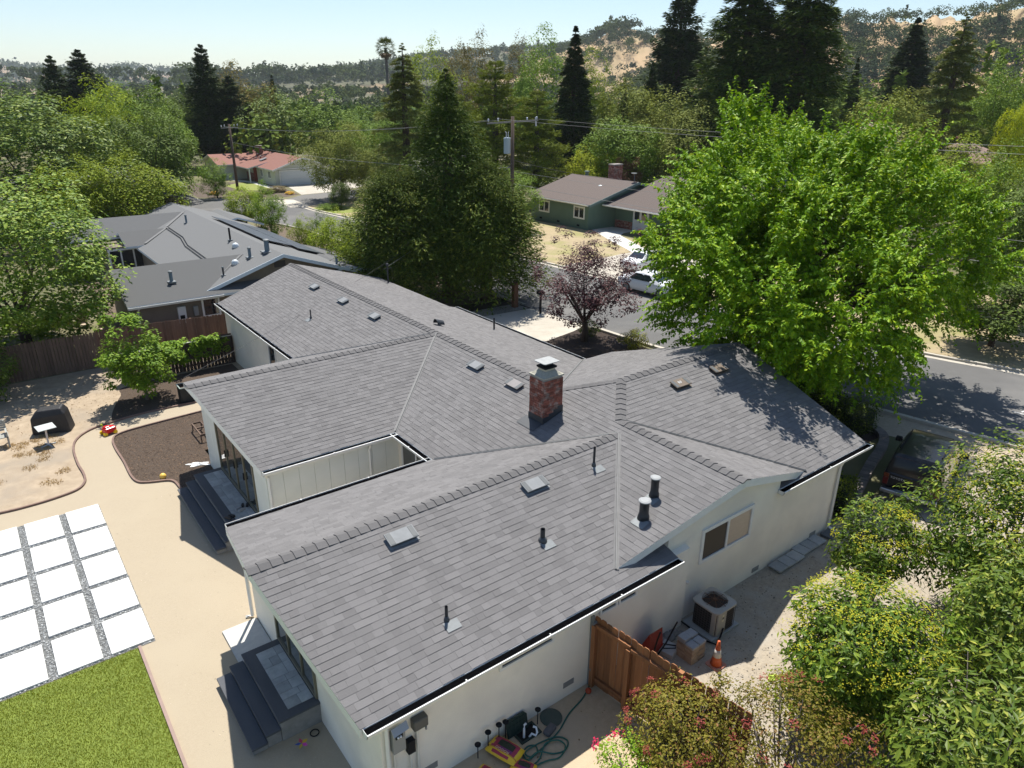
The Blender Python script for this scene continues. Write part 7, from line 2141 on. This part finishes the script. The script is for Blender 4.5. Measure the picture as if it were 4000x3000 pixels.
# fallen leaves and twigs under the trees
def litter(label, x0, x1, y0, y1, z, n, seed, mat, L=.06):
    r = np.random.default_rng(seed)
    P = np.stack([r.uniform(x0, x1, n), r.uniform(y0, y1, n), np.full(n, z)], 1)
    N = UPV + .35 * r.normal(size=(n, 3)); A = rdir(r, n) * np.array([1, 1, .1])
    k = r.uniform(.5, 1.3, n)
    tag(link_obj('leaf_litter', np_mesh('leaf_litter', *leaf_geo(P, N, A, L * k, L * .55 * k), mat), kind='stuff'), label, 'leaf litter')
L_DEAD = leafmat('dead_leaf', (.16, .10, .045), (.30, .21, .10), .1, .8)
litter('fallen leaves on the bare back yard below the left tree', -16, -9, 19.8, 26.4, WY + .02, 900, 301, L_DEAD)
litter('fallen leaves on the dark front yard soil', 9, 13.4, -.5, 15.4, .02, 900, 302, L_DEAD, .07)
litter('fallen leaves on the gravel drive below the shrubs', -3.8, 7, -8.4, -4.2, .03, 420, 303, L_DEAD, .05)
litter('stray leaves on the side yard dirt by the gate', -8.5, -4.7, -6.5, -3.4, .02, 90, 304, L_DEAD, .045)
litter('stray leaves along the near kerb of the street', 15.0, 17.2, -9, 8, .03, 260, 305, L_DEAD, .07)
# ------------------------------------------------------------------ hills, distant woods
def interp(tab, az):
    t = sorted(tab)
    return np.interp(az, [p[0] for p in t], [p[1] for p in t])
RIDGES = {
 'far': (3000, 1000, [(95, .024), (87.37, .027), (85.99, .0263), (85.56, .0229), (85.1, .0208), (84.37, .0206), (83.4, .0186), (81.6, .0197), (79.97, .0231), (78.34, .0227), (76.96, .0211), (74.98, .0182), (73.23, .014), (70.82, .0114), (66.39, .0092), (60, .006)]),
 'mid': (1500, 700, [(79, .004), (75.04, .0085), (72.64, .0105), (70.79, .0130), (68.25, .0185), (66.31, .0231), (64.02, .0275), (61.35, .0355), (58.67, .0420), (56.32, .0458), (54.3, .0488), (51.94, .0515), (49.58, .0535), (47.57, .0545), (45.25, .055), (42.3, .055), (37.83, .055), (33.55, .055), (25, .05), (10, .05)]),
 'knob': (950, 330, [(53, .02), (49.57, .050), (47.74, .0585), (46.76, .0644), (45.96, .0727), (45.15, .0779), (44.5, .0789), (43.84, .0768), (43.0, .070), (41.67, .0641), (39.75, .0644), (37.88, .0688), (36.66, .071), (34.26, .072), (30, .06), (24, .03)]),
 'right': (680, 330, [(46, .0), (42, .03), (39.7, .0500), (36.65, .0640), (33.67, .0720), (31.38, .0790), (30.25, .0815), (28.85, .0815), (27.46, .0795), (25.86, .0795), (24.06, .0800), (22.81, .0810), (21.65, .0865), (20.22, .0902), (18.27, .0936), (10, .10), (0, .09)]),
}
def ridge_z(key, az, d):
    D, wf, tab = RIDGES[key]
    top = D * interp(tab, az) + CAM[2]
    t = np.where(d < D, sstep(D - wf, D, d), 1 - .55 * sstep(D, D + wf * 1.4, d))
    return top * t
def hill_z(x, y):
    az = np.degrees(np.arctan2(y - CAM[1], x - CAM[0])); d = np.hypot(x - CAM[0], y - CAM[1])
    return np.maximum.reduce([ridge_z(k, az, d) for k in RIDGES])
HILLM = M('golden_hill', (0.50, 0.355, 0.195), .95, (0.42, 0.29, 0.155), .03, 6, col3=(0.33, 0.25, 0.13), scale3=.011)
FARM = M('far_hill', (0.36, 0.25, 0.15), .95, (0.27, 0.20, 0.12), .006, 6, col3=(0.055, 0.070, 0.042), scale3=.0042)
MIDM = M('wooded_hill', (0.11, 0.105, 0.05), .95, (0.075, 0.08, 0.038), .012, 6, col3=(0.28, 0.19, 0.10), scale3=.008)
for key, (a0, a1), mat in (('far', (58, 98), FARM), ('mid', (12, 80), MIDM), ('knob', (25, 54), HILLM), ('right', (0, 47), HILLM)):
    D, wf, tab = RIDGES[key]
    az = np.arange(a0, a1 + .01, .25); dd = np.concatenate([np.linspace(D - wf, D, 22), np.linspace(D + wf * .1, D + wf * 1.4, 10)])
    A_, D_ = np.meshgrid(az, dd)
    nz = 1 + .05 * np.sin(A_ * 2.3 + D_ * .012) + .035 * np.sin(A_ * 5.1 - D_ * .02)
    Zh = ridge_z(key, A_, D_) * np.where(D_ < D - 1, nz, 1) - 1.5
    V = np.stack([CAM[0] + D_ * np.cos(np.radians(A_)), CAM[1] + D_ * np.sin(np.radians(A_)), Zh], -1).reshape(-1, 3)
    n = len(az); i, j = np.meshgrid(np.arange(n - 1), np.arange(len(dd) - 1)); q = (j * n + i).ravel()
    tag(link_obj('hills', np_mesh('hills', V, np.stack([q, q + 1, q + n + 1, q + n], 1), mat, True)), kind='structure')

def wood(name, label, pts, hgt, rad, per, L, mat, seed, con=None):
    """a far-off wood that reads as one mass: every crown is a cloud of leaf faces"""
    r = np.random.default_rng(seed)
    n = len(pts)
    q = rdir(r, n * per).reshape(n, per, 3); q[..., 2] = np.abs(q[..., 2]) * 1.15 - .25
    f = r.uniform(.7, 1.05, (n, per, 1))
    lump = 1 + .22 * np.sin(5 * q[..., 0:1] + 4 * q[..., 1:2] + r.uniform(0, 6, (n, 1, 1)))
    sc = np.stack([rad, rad, hgt * .5], 1)[:, None, :]
    P = q * f * lump * sc + np.stack([0 * hgt, 0 * hgt, hgt * .52], 1)[:, None, :]
    if con is not None:
        t = r.random((n, per, 1)) ** .8
        cp = np.concatenate([unit(q[..., :2]) * (1 - t) * rad[:, None, None] * .45 * r.uniform(.5, 1, (n, per, 1)), t * hgt[:, None, None] * 1.35], -1)
        P = np.where(con[:, None, None], cp, P)
    P = P + pts[:, None, :]
    N = unit(q * .8 + UPV * .4 + .5 * r.normal(size=q.shape)).reshape(-1, 3)
    A = rdir(r, n * per)
    k = (r.uniform(.7, 1.3, n * per) * np.repeat(L, per))
    return tag(link_obj(name, np_mesh(name, *leaf_geo(P.reshape(-1, 3), N, A, k, k * .75), mat), kind='stuff'), label, 'woods')
def woodmat(name, a, b, c, s):
    m = leafmat(name, a, b, .12, .6, .25)
    nt = m.node_tree
    geo = next(n for n in nt.nodes if n.type == 'NEW_GEOMETRY')
    cr = next(n for n in nt.nodes if n.type == 'VALTORGB')
    hv = [n for n in nt.nodes if n.type == 'HUE_SAT'][0]
    nz = node(nt, 'ShaderNodeTexNoise'); nz.inputs['Scale'].default_value = s; nz.inputs['Detail'].default_value = 2
    nt.links.new(geo.outputs['Position'], nz.inputs['Vector'])
    mr = node(nt, 'ShaderNodeMapRange'); mr.inputs[1].default_value = .35; mr.inputs[2].default_value = .65
    nt.links.new(nz.outputs[0], mr.inputs[0])
    mx = node(nt, 'ShaderNodeMix', data_type='RGBA'); mx.inputs[7].default_value = (*c, 1)
    nt.links.new(cr.outputs[0], mx.inputs[6]); nt.links.new(mr.outputs[0], mx.inputs[0]); nt.links.new(mx.outputs[2], hv.inputs['Color'])
    return m
def polar_pts(r, n, a0, a1, d0, d1, keep=None):
    az = np.radians(r.uniform(a0, a1, n)); d = np.sqrt(r.uniform(d0 ** 2, d1 ** 2, n))
    x, y = CAM[0] + d * np.cos(az), CAM[1] + d * np.sin(az)
    p = np.stack([x, y, hill_z(x, y) - .3], 1)
    return p[keep(p, d, np.degrees(az))] if keep is not None else p
W1 = woodmat('near_wood_leaf', (.075, .125, .022), (.150, .210, .045), (.045, .085, .022), .035)
W2 = woodmat('far_wood_leaf', (.048, .080, .022), (.085, .125, .036), (.032, .056, .020), .02)
r = np.random.default_rng(90)
# belt of garden trees behind the named ones
p = polar_pts(r, 560, 12, 94, 122, 240)
azp = np.degrees(np.arctan2(p[:, 1] - CAM[1], p[:, 0] - CAM[0]))
h = r.uniform(6, 11.5, len(p)) * np.where(azp < 42, 1.45, 1.0); wood('woodland', 'belt of mixed garden trees beyond the named trees', p, h, h * r.uniform(.38, .6, len(p)), 170, np.full(len(p), .95), W1, 91, r.random(len(p)) < .14)
p = polar_pts(r, 1300, 8, 98, 240, 580)
h = r.uniform(4.5, 8, len(p)); wood('woodland', 'darker belt of distant trees across the valley floor', p, h, h * r.uniform(.5, .75, len(p)), 90, np.full(len(p), 1.6), W2, 92, r.random(len(p)) < .1)
p = polar_pts(r, 1300, 40, 100, 580, 1500)
h = r.uniform(4, 7.5, len(p)); wood('woodland', 'hazy far woods towards the left horizon', p, h, h * r.uniform(.55, .8, len(p)), 60, np.full(len(p), 2.6), W2, 93, r.random(len(p)) < .05)
# oak woods on the slopes, thinner on the golden upper parts
def slope(p, d, az):
    k = .5 + .5 * np.sin(az * 1.7 + d * .013) * np.cos(az * .9 - d * .007)
    frac = np.clip((d - 350) / 330, 0, 1)
    return r.random(len(p)) < np.where(d < 560, .95, .20 + .55 * (k > .6)) * np.where(frac > .97, .75, 1)
def grouped(p, n, spread):
    q = p[r.integers(0, len(p), n)] + np.concatenate([r.normal(0, spread, (n, 2)), np.zeros((n, 1))], 1)
    q[:, 2] = hill_z(q[:, 0], q[:, 1]) - .3
    return q
low = polar_pts(r, 1100, 8, 44, 300, 570)
p = np.concatenate([low, grouped(polar_pts(r, 22, 10, 40, 590, 665), 170, 9), polar_pts(r, 22, 10, 40, 560, 672)])
h = r.uniform(5.5, 9.5, len(p)); wood('hillside_oaks', 'scattered dark oaks and shrubs over the golden right hillside', p, h, h * r.uniform(.5, .75, len(p)), 120, np.full(len(p), 1.15), W2, 94, r.random(len(p)) < .06)
p = polar_pts(r, 320, 34, 54, 620, 960, lambda p, d, az: r.random(len(p)) < np.where(d > 860, .08, .6))
p = np.concatenate([p, grouped(polar_pts(r, 14, 38, 50, 780, 915), 150, 10)])
h = r.uniform(7, 12, len(p)); wood('hillside_oaks', 'dark oaks dotted around the golden knoll', p, h, h * r.uniform(.5, .75, len(p)), 110, np.full(len(p), 1.5), W2, 95)
p = polar_pts(r, 900, 44, 76, 900, 1520)
h = r.uniform(8, 13, len(p)); wood('hillside_oaks', 'oak woods along the middle ridge behind the palm', p, h, h * r.uniform(.6, .9, len(p)), 44, np.full(len(p), 3.2), W2, 96, r.random(len(p)) < .15)
p = polar_pts(r, 800, 66, 99, 2000, 3000, lambda p, d, az: r.random(len(p)) < np.where(np.sin(az * 2.1 + d * .004) > -.1, .9, .15))
h = r.uniform(14, 26, len(p)); wood('hillside_oaks', 'dark tree patches on the far left hills', p, h, h * r.uniform(1.2, 2.4, len(p)), 34, np.full(len(p), 9.0), W2, 97)

# ------------------------------------------------------------------ utility poles and wires
def pole(label, x, y, h, arm_az, armz, trans=False, lean=(0, 0), hl=2.1):
    t = thing('utility_pole', label, 'utility pole', (x, y, 0))
    MB().tube([(x, y, -.2), (x + lean[0], y + lean[1], h)], [.19, .14], 10).build('pole', POLEW, t, smooth=True)
    c, s = math.cos(arm_az), math.sin(arm_az)
    ends = [(x + lean[0] + c * k, y + lean[1] + s * k) for k in (-hl * .95, -hl * .57, hl * .57, hl * .95)]
    MB().bar((x + lean[0] - c * hl, y + lean[1] - s * hl, armz), (x + lean[0] + c * hl, y + lean[1] + s * hl, armz + .12 * hl), .11, .13).build('crossarm', M('arm_wood', (0.30, 0.28, 0.25), .9, (0.2, 0.185, 0.165), 4), t)
    for k, (ex, ey) in enumerate(ends):
        MB().lathe([(.03, 0), (.05, .05), (.09, .1), (.04, .14), (.09, .2), (.03, .26)], (ex, ey, armz + .1 + (.06 * k)), 10).build('insulator', M('porcelain', (0.55, 0.56, 0.58), .25), t, smooth=True)
    if trans:
        bx_, by_ = x - math.cos(arm_az) * .42 - s * .1, y - math.sin(arm_az) * .42 + c * .1
        b = MB().lathe([(.27, 0), (.29, .03), (.29, 1.15), (.31, 1.17), (.28, 1.24), (.05, 1.27)], (bx_, by_, armz - 2.35), 18).build('transformer', M('transformer_grey', (0.36, 0.43, 0.47), .45), t, smooth=False)
        for k in (-1, 1):
            MB().tube([(bx_ + .1 * k, by_, armz - 1.1), (bx_ + .1 * k, by_, armz - .72), (bx_ + .18 * k, by_ + .05, armz - .62)], .035, 8).build('bushing', M('porcelain', (0.55, 0.56, 0.58)), b)
        MB().tube([(x + c * 1.9, y + s * 1.9, armz + .5), (x + c * 1.95, y + s * 1.95, armz - .2)], .06, 8).build('fuse', M('porcelain', (0.55, 0.56, 0.58)), t)
    return ends
PA = (24.0, 37.3)
eA = pole('wooden utility pole with a grey transformer drum and crossarm', *PA, 10.6, R(-28), 10.05, True)
eL = pole('brown utility pole in front of the red-roofed house', 16.9, 88.8, 8.4, R(-35), 7.9, hl=1.1)
nx_, ny_ = 33.0, -26.0
def wire(label, a, b, sag, r_=.012, mat=WIREL, n=18):
    a, b = Vector(a), Vector(b)
    P = [a.lerp(b, i / n) - Vector((0, 0, sag * 4 * (i / n) * (1 - i / n))) for i in range(n + 1)]
    tag(MB().tube(P, r_, 4, cap=False).build('overhead_wire', mat), label, 'wire', 'overhead wires')
for k, nm in ((1, 'lower'), (3, 'upper')):
    ex, ey = eA[k]
    wire('%s power line running right from the transformer pole crossarm' % nm, (ex, ey, 10.4), (nx_ + (k - 2) * .6, ny_, 10.0 + .25 * k), .6, .009)
for k, nm in ((0, 'left'), (1, 'right')):
    ex, ey = eA[k]
    wire('%s power line from the transformer pole to the pole at the bend' % nm, (ex, ey, 10.3), (eL[k][0], eL[k][1], 8.1), .7, .009)
wire('thick cable crossing in front of the green house', (PA[0], PA[1], 5.3), (28.5, -26, 5.0), .45, .015, M('grey_cable', (0.2, 0.2, 0.2), .5))
wire('thin cable above the thick one in front of the green house', (PA[0], PA[1], 6.3), (28.5, -26, 6.3), .4, .009)
wire('cable from the pole over the roof ridge of the green house', (PA[0], PA[1], 7.2), (41.1, 39.0, 4.3), .3, .012, WIRE)
wire('service wire from the pole to the mast on the white house', (PA[0], PA[1], 7.0), (4.5, 23.0, HM - .2725 * 4.5 + .9), .5, .009)
wire('long service wire over the white roof to the middle wing corner', (PA[0], PA[1], 6.6), (-8.45, 14.1, 2.75), .8, .008, WIRE)
wire('cable from the left pole to the lower right', (16.9, 88.8, 6.2), (PA[0], PA[1], 6.6), .8, .016, M('grey_cable', (0.2, 0.2, 0.2)))

# ------------------------------------------------------------------ air
def haze_box():
    mb = MB().box(-4700, 4700, -4700, 4700, -3.0, 125.0)
    m = bpy.data.materials.new('haze_air'); m.use_nodes = True
    nt = m.node_tree
    nt.nodes.remove(nt.nodes['Principled BSDF'])
    pv = node(nt, 'ShaderNodeVolumePrincipled')
    pv.inputs['Color'].default_value = (0.86, 0.93, 1.0, 1)
    pv.inputs['Density'].default_value = HAZE
    pv.inputs['Anisotropy'].default_value = .0
    nt.links.new(pv.outputs[0], nt.nodes['Material Output'].inputs['Volume'])
    o = mb.build('haze', m)
    o['kind'] = 'stuff'; o['label'] = 'thin summer haze over the valley'; o['category'] = 'haze'
HAZE = 0.00011
haze_box()
